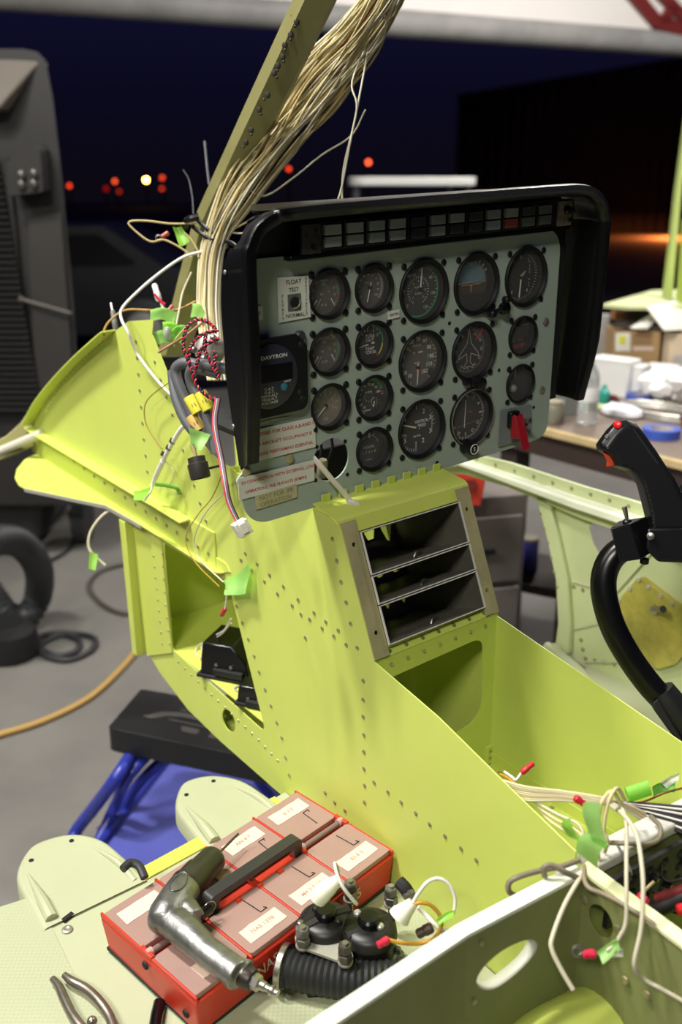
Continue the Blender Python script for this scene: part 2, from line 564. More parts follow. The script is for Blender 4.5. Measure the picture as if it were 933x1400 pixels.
# ------------------------------------------------------------------ big grey machine on the left
mach = thing('ground_heater', 'tall dark grey moulded machine with louvres at the left edge', 'machine', wy(-40, 800, 4.0))
MG = mat('dark_grey_machine_plastic', (36, 34, 33), 0.5, noise=0.15, nscale=4)
YM = 4.0
def mp(x, y, dy=0): p = wy(x, y, YM); return Vector((p.x, p.y + dy, p.z))
# body: vertical front with a canted face, seen from its right corner
prof = [mp(-160, 62), mp(20, 62), mp(40, 66), mp(52, 78), mp(62, 130), mp(75, 240), mp(92, 420), mp(110, 700), mp(-160, 700)]
mb = MB()
out = [(p.x, p.z) for p in prof]
mb.plate(rounded(out, [0, .0, .02, .02, 0, 0, 0, .02, 0], 4), lambda u, v, h: (u - h * .36, YM + .1 + h, v), .9)
ob('housing', mb, MG, mach, bevel=.03)
mb = MB()
q = [mp(-160, 150, -.02), mp(0, 150, -.02), mp(36, 92, .08), mp(46, 80, .1), mp(20, 64, .12), mp(-160, 64, .12)]
mb.rings([[p for p in q], [p + Vector((0, .12, 0)) for p in q]])
ob('sloped_top', mb, mat('tan_grey_machine_plastic', (110, 103, 94), .55, noise=.15), mach, bevel=.012)
# lamp box with four small lamps
mb = MB().plate(rounded([(p.x, p.z) for p in (mp(12, 222), mp(50, 194), mp(58, 205), mp(62, 262), mp(14, 268))], .012, 3), lambda u, v, h: (u, YM - .03 + h, v), .14)
lb = ob('lamp_box', mb, MG, mach, bevel=.01)
for x, y in ((33, 240), (50, 238), (33, 253), (50, 252)):
    ob('lamp', MB().lathe([(.018, 0), (.016, -.014), (.005, -.019)], mp(x, y, -.03), (0, 1, 0), 12), mat('grey_lens', (60, 58, 54), .3), lb)
# louvred grille
gr = ob('grille_panel', MB().plate(rounded([(p.x, p.z) for p in (mp(-160, 215), mp(3, 215), mp(24, 420), mp(30, 560), mp(-160, 560))], .01, 3), lambda u, v, h: (u, YM + .07 + h, v), .05), BLACKM, mach, bevel=.004)
mb = MB()
for i in range(40):
    z = mp(0, 222).z - i * .0247
    xr = mp(4 + i * .65, 300).x
    mb.box(((mp(-160, 0).x + xr) / 2, YM + .06, z), (xr - mp(-160, 0).x - .02, .03, .006), Matrix.Rotation(.5, 3, 'X'))
ob('louvres', mb, mat('louvre_black', (34, 33, 32), .5), gr)
ob('front_panel', MB().plate(rounded([(p.x, p.z) for p in (mp(30, 300), mp(76, 290), mp(96, 560), mp(42, 570))], .012, 3), lambda u, v, h: (u, YM + .075 + h, v), .03), mat('dark_panel', (48, 46, 44), .45, noise=.1), mach, bevel=.006)
ob('tie_rod', MB().tube([mp(24, 411, .05), mp(94, 430, .04)], .006, 8, 1).sphere(mp(24, 411, .05), .014, 8), mat('dull_rod', (84, 78, 70), .5), mach)
# lower skirt, mid body, feet
ob('lower_body', MB().box((mp(-60, 0).x - .2, YM + .6, .33), (.5, .8, .5)), mat('machine_lower', (40, 38, 36), .6), mach, bevel=.04)
ob('bumper', MB().box((mp(-20, 0).x - .02, YM + .2, .44), (.5, .12, .09)), MG, mach, bevel=.02)
for x in (-1.62, -1.22):
    ob('wheel', MB().lathe([(.07, -.04), (.11, -.03), (.11, .03), (.07, .04)], (x, YM + .45, .11), (1, 0, 0), 18), RUBBER, mach)
# corrugated hose curled in front of it
def corr_tube(pts, r, pitch, amp, seg=16, k=10):
    P = smooth_path(pts, k)
    L = [0]
    for a, b in zip(P[:-1], P[1:]): L.append(L[-1] + (b - a).length)
    n = int(L[-1] / pitch) * 2
    out = []
    j = 0
    for i in range(n + 1):
        d = L[-1] * i / n
        while j < len(L) - 2 and L[j + 1] < d: j += 1
        t = (d - L[j]) / max(L[j + 1] - L[j], 1e-9)
        out.append(P[j].lerp(P[j + 1], min(t, 1)))
    return MB().tube(out, [r + (amp if i % 2 else 0) for i in range(n + 1)], seg, 1)
hose_pts = [wz(-60, 770, .45), wz(-20, 742, .5), wz(25, 742, .42), wz(52, 775, .28), wz(52, 815, .12), wz(36, 842, .055), wz(8, 838, .07), wz(-30, 790, .2), wz(-60, 800, .3)]
ob('ducting_hose', corr_tube(hose_pts, .047, .022, .006), RUBBER, label='fat black corrugated hose looped on the floor at the left edge', cat='hose')
bp_ = wz(12, 878, .05)
mb = MB().lathe([(.05, 0), (.1, .0), (.11, .03), (.1, .1), (.06, .13)], (bp_.x, bp_.y, 0), (0, 0, 1), 20)
ob('hose_coupling', mb, BLACKM, label='black round coupling lying on the floor under the looped hose', cat='coupling')
def floor_wire(name, pxs, r, m, label, cat='cable', k=6):
    return wire(name, [wz(x, y, r + .001) for x, y in pxs], r, m, k=k, label=label, cat=cat)
floor_wire('power_cord', [(25, 885), (60, 868), (100, 866), (128, 872), (126, 888), (95, 902), (60, 896), (58, 880), (85, 868), (108, 876), (104, 890), (72, 895), (30, 872)], .011, RUBBER, 'black cord coiled on the concrete floor below the looped hose')
floor_wire('extension_lead', [(215, 770), (180, 770), (140, 780), (122, 800), (135, 822), (165, 838), (200, 838)], .009, mat('grey_cord', (72, 68, 60), .6), 'grey lead looped on the floor behind the yellow green post', 'cord')
floor_wire('dangling_cord', [(95, 700), (104, 720), (96, 748), (74, 764), (56, 772)], .009, BLACKM, 'thin black cord running from the machine to the looped hose', 'cord')
floor_wire('air_hose', [(-30, 1012), (0, 1004), (60, 985), (120, 955), (160, 920), (190, 885), (215, 850), (240, 820), (290, 775), (370, 730), (470, 700)], .011, mat('tan_air_hose', (176, 142, 78), .5), 'tan air hose curving across the concrete floor at the left', 'hose')
mb = MB().tube([wz(214, 768, .012), wz(196, 768, .012)], .018, 10, 1)
ob('hose_fitting', mb, BRASSY, label='small brass hose fitting on the floor beside the grey lead', cat='fitting')

# ------------------------------------------------------------------ creeper stool
BLUE = mat('blue_tube_paint', (44, 54, 150), 0.3, noise=.06)
Zs = .38
c0, c1 = wz(150, 1000, Zs - .06), wz(196, 942, Zs)
stool = thing('creeper_seat', 'mechanic rolling stool with black padded seat and blue frame on the floor', 'stool', (c0.x + .2, c0.y, 0))
A, B, Cc = wz(147, 995, Zs), wz(193, 941, Zs), wz(390, 1045, Zs)
ex = (Cc - A); ex.normalize(); wdt = .42
ey = B - A; dl = ey.length
pl = rounded([(0, 0), (wdt, 0), (wdt, 1), (0, 1)], .04, 4)
o_ = A
mb = MB().plate(pl, lambda u, v, h: o_ + ex * u + ey * v + Vector((0, 0, -.062 + h)), .062)
cush = ob('cushion', mb, mat('black_vinyl_cushion', (24, 24, 25), .42, bump=.2, bscale=90), stool, bevel=.014)
mb = MB()
CF = lambda u, v: o_ + ex * u + ey * v + Vector((0, 0, .0012))
for q in ([(.06, .38), (.10, .56), (.15, .62), (.36, .56), (.36, .49), (.16, .53), (.12, .48), (.085, .36)], [(.14, .70), (.37, .64), (.37, .62), (.14, .67)], [(.13, .44), (.36, .39), (.36, .37), (.13, .41)], [(.17, .34), (.22, .33), (.22, .22), (.18, .23)], [(.25, .32), (.31, .31), (.31, .20), (.25, .21)]):
    mb.face([CF(u, v) for u, v in q])
ob('worn_print', mb, mat('worn_grey_print', (78, 75, 70), .7), cush, ang=0)
under = Zs - .07
def st(u, v, z): return Vector((o_.x, o_.y, 0)) + ex * u + Vector((ey.x, ey.y, 0)) * v + Vector((0, 0, z))
exf = Vector((ex.x, ex.y, 0))
fl0 = wz(105, 1135, .09); fl1 = wz(135, 1150, .09)
ob('frame_tube', MB().tube([st(.05, .3, under), wz(160, 1062, .29), wz(128, 1105, .17), fl0, wz(95, 1160, .07)], .016, 12, 5), BLUE, stool)
ob('frame_tube', MB().tube([st(.10, .5, under), wz(176, 1062, .27), wz(158, 1100, .16), fl1, wz(120, 1170, .07)], .014, 12, 5), BLUE, stool)
ob('frame_tube', MB().tube([st(.16, .6, under), wz(195, 1065, .2), wz(165, 1112, .1), wz(140, 1150, .08)], .014, 12, 5), BLUE, stool)
ob('frame_tube', MB().tube([st(.38, .3, under), wz(352, 1060, .26), wz(372, 1090, .15), wz(392, 1125, .08)], .016, 12, 5), BLUE, stool)
tr = [wz(228, 1042, .1), wz(360, 1052, .1), wz(420, 1150, .1), wz(360, 1230, .1), wz(150, 1200, .1), wz(135, 1160, .1)]
mb = MB().rings([[p for p in tr], [p + Vector((0, 0, -.012)) for p in tr]])
ob('tray', mb, mat('blue_tray', (86, 92, 172), .35, noise=.1, nscale=8), stool, bevel=.004)
mb = MB().tube([p + Vector((0, 0, .006)) for p in tr], .013, 10, 1, closed=True)
ob('tray_rim', mb, BLUE, stool)
for px, py in ((140, 1155), (352, 1058), (236, 1050), (400, 1150)):
    p = wz(px, py, .05)
    ob('caster', MB().lathe([(.012, -.014), (.03, -.012), (.032, 0), (.03, .012), (.012, .014)], (p.x, p.y, .032), (1, 0, 0), 16).cyl((p.x, p.y, .05), (p.x, p.y, .1), .009, seg=8), BLACKM, stool)
# ================================================================== airframe (helicopter frame: a right, b forward, c up)
AL, AR = -.178, .045
AI = AL + .0018
FLC = -.66
air = thing('helicopter_airframe', 'yellow green primed helicopter nose and pedestal with pale green floor and side frame', 'airframe', hp(0, 0, FLC))
P2 = lambda x, y: (lambda p: (p.y, p.z))(ha(x, y, AL))
# left pedestal plate with the window
arc = [(.995, -.262), (.965, -.215), (.92, -.165), (.86, -.115), (.78, -.07), (.68, -.03), (.577, -.005)]
outl = [(-.456, -.412), (-.364, -.389), (-.244, -.357), (-.125, -.337), (-.058, -.178), (-.03, -.168), (.0, -.168), (.10, -.17), (.19, -.168), (.25, -.16), (.318, -.138), (.42, -.005), (.411, .019)] \
    + [(.50, .004)] + [P2(x, y) for x, y in ((150, 458), (118, 486), (92, 512), (72, 535), (57, 556), (45, 580))] \
    + [(1.0, -.335), (.57, -.352), (.565, -.42), (.553, -.612), (.50, -.64), (.40, -.668), (.292, -.675), (.10, -.675), (.05, -.66), (-.456, -.66)]
win = rounded([P2(224, 742), P2(236, 888), P2(364, 1003), P2(312, 796)], [.01, .012, .012, .02], 5)
hole = [V(*P2(313 + 9 * math.cos(t) - 6 * math.sin(t) * .0, 985 + 14 * math.sin(t) + 7 * math.cos(t))) for t in [2 * math.pi * i / 20 for i in range(20)]]
mb = MB(HELI).plate(outl, lambda u, v, h: (AL + h, u, v), .0016, [win, hole])
ob('pedestal_side_plate', mb, YG, air, ang=0)
# right plate
outr = [(-.47, -.395), (-.11, -.343), (-.047, -.168), (.0, -.168), (.32, -.168), (.40, -.1), (.565, -.2), (.553, -.60), (.30, -.67), (-.47, -.66)]
mb = MB(HELI).plate(outr, lambda u, v, h: (AR - h, u, v), .0016)
ob('pedestal_side_plate', mb, YG, air, ang=0)
# front web of the nose
mb = MB(HELI).plate([(AI, -.30), (AR, -.30), (AR, -.60), (AI, -.60)], lambda u, v, h: (u, .552 + h, v), .0016)
ob('front_web', mb, YG, air, ang=0)
mb = MB(HELI).box(((AL - .004), .562, -.488), (.03, .022, .27))
ob('front_post', mb, YG2, air, bevel=.002)
# nose deck and top inside
mb = MB(HELI).plate([(AI, .13), (AR, .13), (AR, .55), (AI, .55)], lambda u, v, h: (u, v, -.567 - h), .0016)
ob('equipment_shelf', mb, YG2, air, ang=0)
mb = MB(HELI).plate([(AI, -.455), (AR, -.455), (AR, .38), (AI, .38)], lambda u, v, h: (u, v, -.655 - h), .0016)
ob('pedestal_floor', mb, YG2, air, ang=0)
mb = MB(HELI).box((AR - .010, .34, -.557), (.018, .40, .02)).box((AR - .004, .34, -.545), (.004, .40, .04))
ob('shelf_angle', mb, YG2, air, bevel=.001)
# arc flange of the upper nose web
arcp = [P2(x, y) for x, y in ((158, 452), (150, 458), (118, 486), (92, 512), (72, 535), (57, 556), (45, 580))]
P = smooth_path([V(0, u, v) for u, v in arcp], 5)
mb = MB(HELI)
mb.rings([[(AL, p.y, p.z), (AL - .024, p.y, p.z), (AL - .024, p.y + .001, p.z + .002), (AL, p.y + .001, p.z + .002)] for p in P])
af = ob('arc_flange', mb, YG2, air, ang=0)
# channel along the bottom of the nose web
mb = MB(HELI)
mb.rings([[(AL - .0005, b, -.284), (AL - .021 * w_, b, -.286), (AL - .021 * w_, b, -.288), (AL - .0005, b, -.288)] for b, w_ in ((1.045, .05), (1.03, .6), (1.0, .9), (.9, 1), (.40, 1), (.335, 1))])
ob('upper_ledge', mb, YG2, air, ang=0)
mb = MB(HELI).plate([(.26, -.284), (1.02, -.288), (1.02, -.343), (.26, -.343)], lambda u, v, h: (AL - .003 + h, u, v), .003)
ob('channel_web', mb, YG2, air, bevel=.001, ang=20)
deck = [(AL, .235), (AL - .012, .245), (AL - .0135, .48), (AL - .02, .62), (-.279, .80), (-.281, .83), (-.272, .875), (-.25, .925), (-.215, .975), (AL, 1.005)]
mb = MB(HELI).plate(rounded(deck, .012, 3), lambda u, v, h: (u, v, -.3425 - h), .002)
ob('lower_deck', mb, YG2, air, ang=0)
mb = MB(HELI).rings([[(a + da, b + db, -.3415 - dz) for da, db, dz in ((0, 0, 0), (-.003, -.001, 0), (-.003, -.001, .006), (0, 0, .006))] for a, b in ((AL - .0135, .49), (AL - .02, .62), (-.279, .80))])
ob('deck_edge', mb, ALU, air, ang=0)
# landing stub at the nose tip
mb = MB(HELI).tube([HINV @ pd(58, 592, 2.02), HINV @ pd(30, 604, 2.05), HINV @ pd(-40, 634, 2.1)], .009, 10, 4)
ob('tow_rod', mb, mat('pale_rod', (196, 190, 176), .5), air)
def pdh(x, y, d): return HINV @ pd(x, y, d)
mb = MB(HELI).rings([[pdh(x, y, 2.07) for x, y in ((43, 566), (44, 590), (52, 600), (52, 608), (20, 622), (-40, 645), (-40, 618), (8, 596), (28, 578), (36, 566))],
                     [pdh(x, y, 2.12) for x, y in ((43, 566), (44, 590), (52, 600), (52, 608), (20, 622), (-40, 645), (-40, 618), (8, 596), (28, 578), (36, 566))]])
ob('nose_bracket', mb, OLIVE, air, bevel=.003)
# flange along the foremost edge of the window bay and the seam angle
mb = MB(HELI).plate([P2(181, 712), P2(222, 736), P2(237, 892), P2(203, 896)], lambda u, v, h: (AL - .003 + h, u, v), .003)
ob('post_face', mb, YG2, air, ang=0)
mb = MB(HELI).plate([P2(305, 735), P2(322, 748), P2(412, 1078), P2(400, 1088), P2(386, 1082)], lambda u, v, h: (AL - .0018 + h, u, v), .0018)
mb = MB(HELI).plate([P2(222, 735), P2(300, 782), P2(316, 782), P2(310, 770), P2(222, 715)], lambda u, v, h: (AL - .002 + h, u, v), .002)
ob('window_header', mb, YG2, air, ang=0)
# shelf under the instrument panel with its lip and tabs
mb = MB(HELI)
a0, a1 = -.1785, .0455
mb.rings([[(a0, .002, -.160), (a0, -.047, -.1655), (a0, -.053, -.169), (a0, -.0605, -.186), (a0, -.059, -.187), (a0, -.051, -.171), (a0, -.046, -.168), (a0, .002, -.1625)],
          [(a1, .002, -.160), (a1, -.047, -.1655), (a1, -.053, -.169), (a1, -.0605, -.186), (a1, -.059, -.187), (a1, -.051, -.171), (a1, -.046, -.168), (a1, .002, -.1625)]])
ob('panel_shelf', mb, YG2, air, ang=25)
for i in range(8):
    ob('hinge_tab', MB(HELI).box((-.160 + i * .0275, -.0035, -.156), (.014, .0022, .011)), YG2, air, bevel=.0006)
# rivet ledge under the radio bay and box walls
mb = MB(HELI).rings([[(a, -.1155, -.3310), (a, -.1225, -.3380), (a, -.121, -.3400), (a, -.1135, -.3330)] for a in (AI, AR)])
ob('bay_ledge', mb, YG2, air, ang=0)
bw = -.1215
wh = rounded([(AL + .012, -.372), (.018, -.368), (.022, -.50), (AL + .012, -.52)], [.02, .022, .035, .02], 6)
mb = MB(HELI).plate([(AI, -.3385), (AR, -.3385), (AR, -.655), (AI, -.655)], lambda u, v, h: (u, bw + h, v), .0015, [wh])
ob('box_front_wall', mb, YG, air, ang=0)
mb = MB(HELI).box((AR - .008, -.29, -.586), (.014, .33, .0015)).box((AR - .002, -.29, -.577), (.002, .33, .02)).box((AR - .006, bw - .002, -.575), (.01, .004, .04))
ob('box_angle', mb, YG2, air)
mb = MB(HELI).plate([(AI, -.45), (AR, -.45), (AR, bw), (AI, bw)], lambda u, v, h: (u, v, -.588 - h), .0015)
ob('box_floor', mb, YG, air, ang=0)
# cabin floor with its front lip
fl = [(-.80, -.45), (-.18, -.45), (-.18, .09), (-.20, .088), (-.454, .068), (-.622, .094), (-.80, .11)]
mb = MB(HELI).plate(fl, lambda u, v, h: (u, v, FLC - h), .004)
ob('cabin_floor', mb, PALE, air, ang=0)
tread = mat('tread_paint', (166, 171, 138), 0.5)
t_ = tread.node_tree
vo = t_.nodes.new('ShaderNodeTexVoronoi'); vo.inputs['Scale'].default_value = 190; vo.inputs['Randomness'].default_value = .15
co_ = t_.nodes.new('ShaderNodeTexCoord'); bp2 = t_.nodes.new('ShaderNodeBump'); bp2.inputs['Strength'].default_value = .55; bp2.inputs['Distance'].default_value = .001
t_.links.new(co_.outputs['Object'], vo.inputs['Vector']); t_.links.new(vo.outputs['Distance'], bp2.inputs['Height']); t_.links.new(bp2.outputs[0], t_.nodes['Principled BSDF'].inputs['Normal'])
tp = [hc(x, y, FLC) for x, y in ((40, 1228), (60, 1245), (100, 1330), (170, 1420), (-60, 1420), (-60, 1260))]
mb = MB(HELI).plate([(p.x, p.y) for p in tp], lambda u, v, h: (u, v, FLC + h), .0012)
ob('tread_panel', mb, tread, air, ang=0)
tp = [(-.50, -.26), (-.18, -.14), (-.18, -.44), (-.50, -.44)]
mb = MB(HELI).plate(tp, lambda u, v, h: (u, v, FLC + h), .0012)
ob('tread_panel', mb, tread, air, ang=0)
mb = MB(HELI).plate([(-.452, .047), (-.20, .066), (-.20, .089), (-.30, .083), (-.44, .072)], lambda u, v, h: (u, v, FLC + h), .0025)
ob('floor_edge_strip', mb, mat('bright_yellow_primer', (192, 202, 86), .4), air, ang=0)
# two rounded pedal covers reaching forward of the floor edge
def pedal_cover(al, ar, bt, dz):
    zt = FLC + .0035
    base = [(al, .045), (al + .002, .10), (al + .006, bt - .05), (al + .03, bt - .012), ((al + ar) / 2 - .01, bt), (ar - .035, bt - .012), (ar - .008, bt - .05), (ar, .10), (ar + .004, .045)]
    top = smooth_path([V(u, v, 0) for u, v in base], 4)
    c = V((al + ar) / 2, .05, 0)
    ring = []
    for k, (off, z) in enumerate(((0.0, zt), (.004, zt - .001), (.008, zt - .006), (.0095, zt - .03))):
        r = []
        for i, p in enumerate(top):
            d = (p - c); d.normalize()
            r.append((p.x + d.x * off, p.y + d.y * off * (0 if i in (0, len(top) - 1) else 1), z))
        ring.append(r)
    mb = MB(HELI)
    mb.rings(ring, cap=False, closed=False)
    mb.face(ring[0])
    o = ob('pedal_cover', mb, PALE, air, ang=50)
    # raised bead down the left side and dark gap at its foot
    ob('cover_bead', MB(HELI).tube([(al + .010, .055, zt + .000), (al + .012, .09, zt + .003), (al + .016, bt - .05, zt + .0)], [.009, .008, .002], 10, 4), PALE, o)
    ob('cover_bead', MB(HELI).tube([(ar - .004, .055, zt - .004), (ar - .008, .10, zt + .001), (ar - .022, bt - .05, zt - .001)], [.006, .005, .002], 10, 4), PALE, o)
    ob('slot', MB(HELI).box((al + .028, .047, zt - .002), (.016, .006, .006), Matrix.Rotation(.3, 3, 'Z')), DARKHOLE, o)
    for u, v in ((al + .03, bt - .026), (ar - .04, bt - .022)):
        ob('fastener_hole', MB(HELI).lathe([(.0035, .0), (.0035, .001)], (u, v, zt - .0002), (0, 0, 1), 12), DARKHOLE, o)
    return o
pedal_cover(-.577, -.446, .205, 0)
pedal_cover(-.335, -.215, .20, 0)
mb = MB(HELI).tube([pdh(168, 1188, 1.25), pdh(178, 1180, 1.26), pdh(190, 1184, 1.26), pdh(198, 1200, 1.25)], .0055, 10, 5)
ob('edge_bumper', mb, RUBBER, air)
s_ = ob('floor_stud', MB(HELI).lathe([(.007, 0), (.007, .001), (.004, .002), (.002, .001)], hc(92, 1271, FLC + .001), (0, 0, 1), 16), ALUD, air)
# seat bulkhead across the cabin, its bright cap and oval hole
bt0, bt1, bt2 = (-.70, -.405), (AL, -.463), (.12, -.497)
BP = [hc(x, y, -.42) for x, y in ((784, 1201), (640, 1277), (430, 1418))]
BP = [V(.50, BP[0].y + (BP[0].y - BP[1].y) / (BP[0].x - BP[1].x) * (.50 - BP[0].x), 0), BP[1], BP[2] + (BP[2] - BP[1]) * .8]
def bb(a):
    (p, q) = (BP[0], BP[1]) if a > BP[1].x else (BP[1], BP[2])
    return p.y + (q.y - p.y) * (a - p.x) / (q.x - p.x)
AK = BP[1].x
A9 = BP[2].x
hol = [V(*(lambda p: (p.x, p.z))(hb(x, y, bb(-.27)))) for x, y in ((664, 1357), (656, 1346), (666, 1325), (688, 1302), (714, 1286), (729, 1284), (733, 1294), (722, 1314), (700, 1338), (680, 1354))]
hol = [V(p.x, p.y) for p in smooth_path([V(p.x, p.y, 0) for p in hol], 3, True)]
hol2 = circle(-.40, -.58, .03, 20, .02)
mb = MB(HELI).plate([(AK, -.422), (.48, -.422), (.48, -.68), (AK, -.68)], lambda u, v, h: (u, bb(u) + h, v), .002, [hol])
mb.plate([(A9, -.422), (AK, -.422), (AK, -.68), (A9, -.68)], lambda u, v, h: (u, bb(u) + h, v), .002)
ob('seat_bulkhead', mb, SHADED_GREEN, air, ang=0)
mb = MB(HELI)
mb.rings([[(a, bb(a) - .001, -.4195), (a, bb(a) + .015, -.4195), (a, bb(a) + .015, -.4215), (a, bb(a) - .001, -.424)] for a in (A9, AK, -.186)])
ob('bulkhead_cap', mb, WHITEP, air, ang=0)
mb = MB(HELI)
mb.rings([[(a, bb(a) - .004, -.415), (a, bb(a) + .024, -.415), (a, bb(a) + .024, -.430), (a, bb(a) - .004, -.430)] for a in (-.172, .48)])
ob('bulkhead_cap', mb, mat('worn_white_cap', (214, 214, 200), .35, metal=.2, noise=.25, nscale=24), air, bevel=.003)
rg = [(p.x, p.y) for p in hol]
mb = MB(HELI)
cx = sum(p[0] for p in rg) / len(rg); cz = sum(p[1] for p in rg) / len(rg)
mb.rings([[(cx + (u - cx) * s_k, bb(u) + bo, cz + (v - cz) * s_k) for u, v in rg] for s_k, bo in ((1.0, .0), (.97, .003), (.95, .012))], cap=False)
ob('hole_flange', mb, mat('grey_flange', (176, 178, 160), .45), air, ang=60, solid=.001)
# rib running aft from the pedestal
rh = circle(-.500, -.466, .016, 20, .019)
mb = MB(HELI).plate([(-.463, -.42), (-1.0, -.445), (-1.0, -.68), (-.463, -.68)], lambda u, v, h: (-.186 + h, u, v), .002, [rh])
ob('console_rib', mb, SHADED_GREEN, air, ang=0)
mb = MB(HELI).rings([[(-.188, b, c), (-.172, b, c), (-.172, b, c - .002), (-.188, b, c - .004)] for b, c in ((-.468, -.4185), (-1.0, -.4435))])
ob('rib_cap', mb, mat('pale_yellow_cap', (224, 226, 170), .4), air, ang=0)
# curved duct below
mb = MB(HELI).tube([(-.34, -.50, -.64), (-.27, -.505, -.60), (-.21, -.51, -.60), (-.10, -.515, -.62)], .045, 24, 5)
ob('curved_duct', mb, YG, air)
# right plate continues aft, inner partition behind
mb = MB(HELI).plate([(-.47, -.44), (-.85, -.44), (-.85, -.66), (-.47, -.66)], lambda u, v, h: (.10 + h, u, v), .002)
ob('console_rib', mb, YG, air, ang=0)
mb = MB(HELI).plate([(-.18, -.5), (.10, -.5), (.10, -.85), (-.18, -.85)], lambda u, v, h: (u, v, -.60 - h), .002)
ob('console_floor', mb, YG, air, ang=0)
# right cabin floor beyond the pedestal, and its rounded edge
mb = MB(HELI).plate([(AR, -.46), (.50, -.46), (.50, .06), (AR, .05)], lambda u, v, h: (u, v, FLC - .01 - h), .004)
ob('cabin_floor', mb, PALE, air, ang=0)
# ---------------- right side frame
AD = .5
def D2(x, y): p = ha(x, y, AD); return (p.y, p.z)
skin = [D2(600, 636), D2(640, 628), D2(1000, 735), D2(1000, 1070), D2(860, 958), D2(775, 893), D2(781, 865), D2(776, 800), D2(762, 730), D2(744, 655)]
slot = [V(*D2(x, y)) for x, y in ((806, 722), (812, 714), (824, 712), (834, 720), (846, 748), (848, 760), (836, 768), (824, 766), (812, 744))]
skin2 = [D2(744, 655), D2(1000, 728), D2(1000, 1070), D2(860, 958), D2(775, 893), D2(781, 865), D2(776, 800), D2(762, 730)]
mb = MB(HELI).plate(skin2, lambda u, v, h: (AD + h, u, v), .0015, [slot])
ob('side_frame_skin', mb, PALE2, air, ang=0)
def strip(name, px_a, px_b, h0, m, bev=.001):
    A_ = [D2(*p) for p in px_a]; B_ = [D2(*p) for p in px_b]
    mb = MB(HELI).rings([[(AD - h0, u, v), (AD - h0, x, y), (AD + .002, x, y), (AD + .002, u, v)] for (u, v), (x, y) in zip(A_, B_)])
    return ob(name, mb, m, air, bevel=bev, ang=30)
strip('sill_top_flange', [(596, 630), (640, 618), (700, 632), (800, 664), (1000, 722)], [(596, 638), (640, 628), (700, 648), (800, 682), (1000, 745)], .006, PALE2)
strip('sill_rail', [(596, 634), (640, 626), (700, 646), (800, 680), (1000, 742)], [(596, 640), (640, 634), (700, 656), (800, 693), (1000, 758)], .028, WHITEP, .004)
strip('sill_lower_flange', [(596, 638), (640, 634), (700, 654), (800, 692), (1000, 757)], [(596, 645), (640, 647), (700, 664), (800, 707), (1000, 775)], .012, PALE2)
strip('frame_edge', [(733, 658), (752, 730), (765, 790), (768, 850), (763, 888)], [(750, 662), (768, 730), (781, 790), (785, 850), (784, 893)], .012, PALE2, .004)
mb = MB(HELI).tube([(AD - .02, *D2(757, 880)), (AD - .03, *D2(800, 905)), (AD - .035, *D2(860, 958)), (AD - .04, *D2(1000, 1075))], .011, 10, 5)
ob('lower_rim', mb, PALE, air)
lg = ob('latch_lug', MB(HELI).lathe([(.018, 0), (.018, .006), (.012, .010), (.006, .010)], (AD - .015, *D2(768, 888)), (-1, 0, 0), 20), PALE, air)
ob('lug_screw', MB(HELI).lathe([(.007, 0), (.007, .004), (.003, .005)], (AD - .025, *D2(768, 888)), (-1, 0, 0), 14), ALU, lg)
# diamond access plate in gold chromate
dia = [D2(x, y) for x, y in ((880, 786), (960, 846), (952, 880), (930, 905), (905, 912), (830, 850), (845, 825))]
CHROM = mat('yellow_chromate_plate', (178, 168, 76), .4, noise=.45, nscale=14)
mb = MB(HELI).plate(rounded(dia, .012, 3), lambda u, v, h: (AD - .012 + h, u, v), .012)
dp = ob('access_plate', mb, CHROM, air, ang=0)
for x, y in ((880, 790), (893, 800), (910, 812), (868, 802), (853, 818), (842, 838), (925, 823)):
    ob('plate_screw', MB(HELI).lathe([(.0045, 0), (.004, .002)], (AD - .012, *D2(x, y)), (-1, 0, 0), 10), ALU, dp)
mb = MB(HELI).cyl((AD - .012, *D2(903, 830)), (AD - .03, *D2(922, 826)), .006, seg=12).lathe([(.008, 0), (.008, .005), (.004, .006)], (AD - .012, *D2(903, 830)), (-1, 0, 0), 12)
ob('plate_bolt', mb, STEEL, dp)
mb = MB(HELI)
for q in ([(784, 795), (842, 812)], [(842, 812), (950, 690)], [(780, 862), (830, 850)], [(800, 905), (862, 905)]):
    a_, b_ = D2(*q[0]), D2(*q[1])
    mb.tube([(AD - .001, *a_), (AD - .001, *b_)], .0022, 6, 1)
ob('skin_seam', mb, PALE, air)
# windscreen centre post
pA, pB = V(0, .665, -.03), V(0, .13, .56)
pbase = [hp(*ha(238, 425, .0)), hp(*ha(258, 428, .0)), hp(*ha(290, 428, .0))]
ew = [(214, 486), (232, 428), (244, 380), (264, 302), (278, 270), (309, 201), (334, 145), (400, 0), (430, -70), (476, -180), (520, -290)]
ee = [(256, 486), (273, 428), (285, 380), (307, 302), (322, 270), (355, 201), (384, 145), (456, 0), (488, -70), (536, -180), (582, -290)]
rings = []
for (x, y), (x2, y2) in zip(ew, ee):
    l_ = HINV @ (hp(*ha((x + x2) / 2, y, 0.0)))
    d_ = dep(hp(*l_))
    pl_, pr_ = pdh(x, y, d_ + .004), pdh(x2, y2, d_ - .004)
    m1 = pdh(x + (x2 - x) * .3, y, d_ - .012)
    back = (HINV.to_3x3() @ (CAMM @ V(0, 0, 1))) * .02
    rings.append([pl_, m1, pr_, pr_ + back, pl_ + back])
mb = MB(HELI).rings(rings)
cpst = ob('windscreen_post', mb, mat('olive_post_primer', (150, 146, 96), .45, noise=.12, nscale=12), air, ang=25)
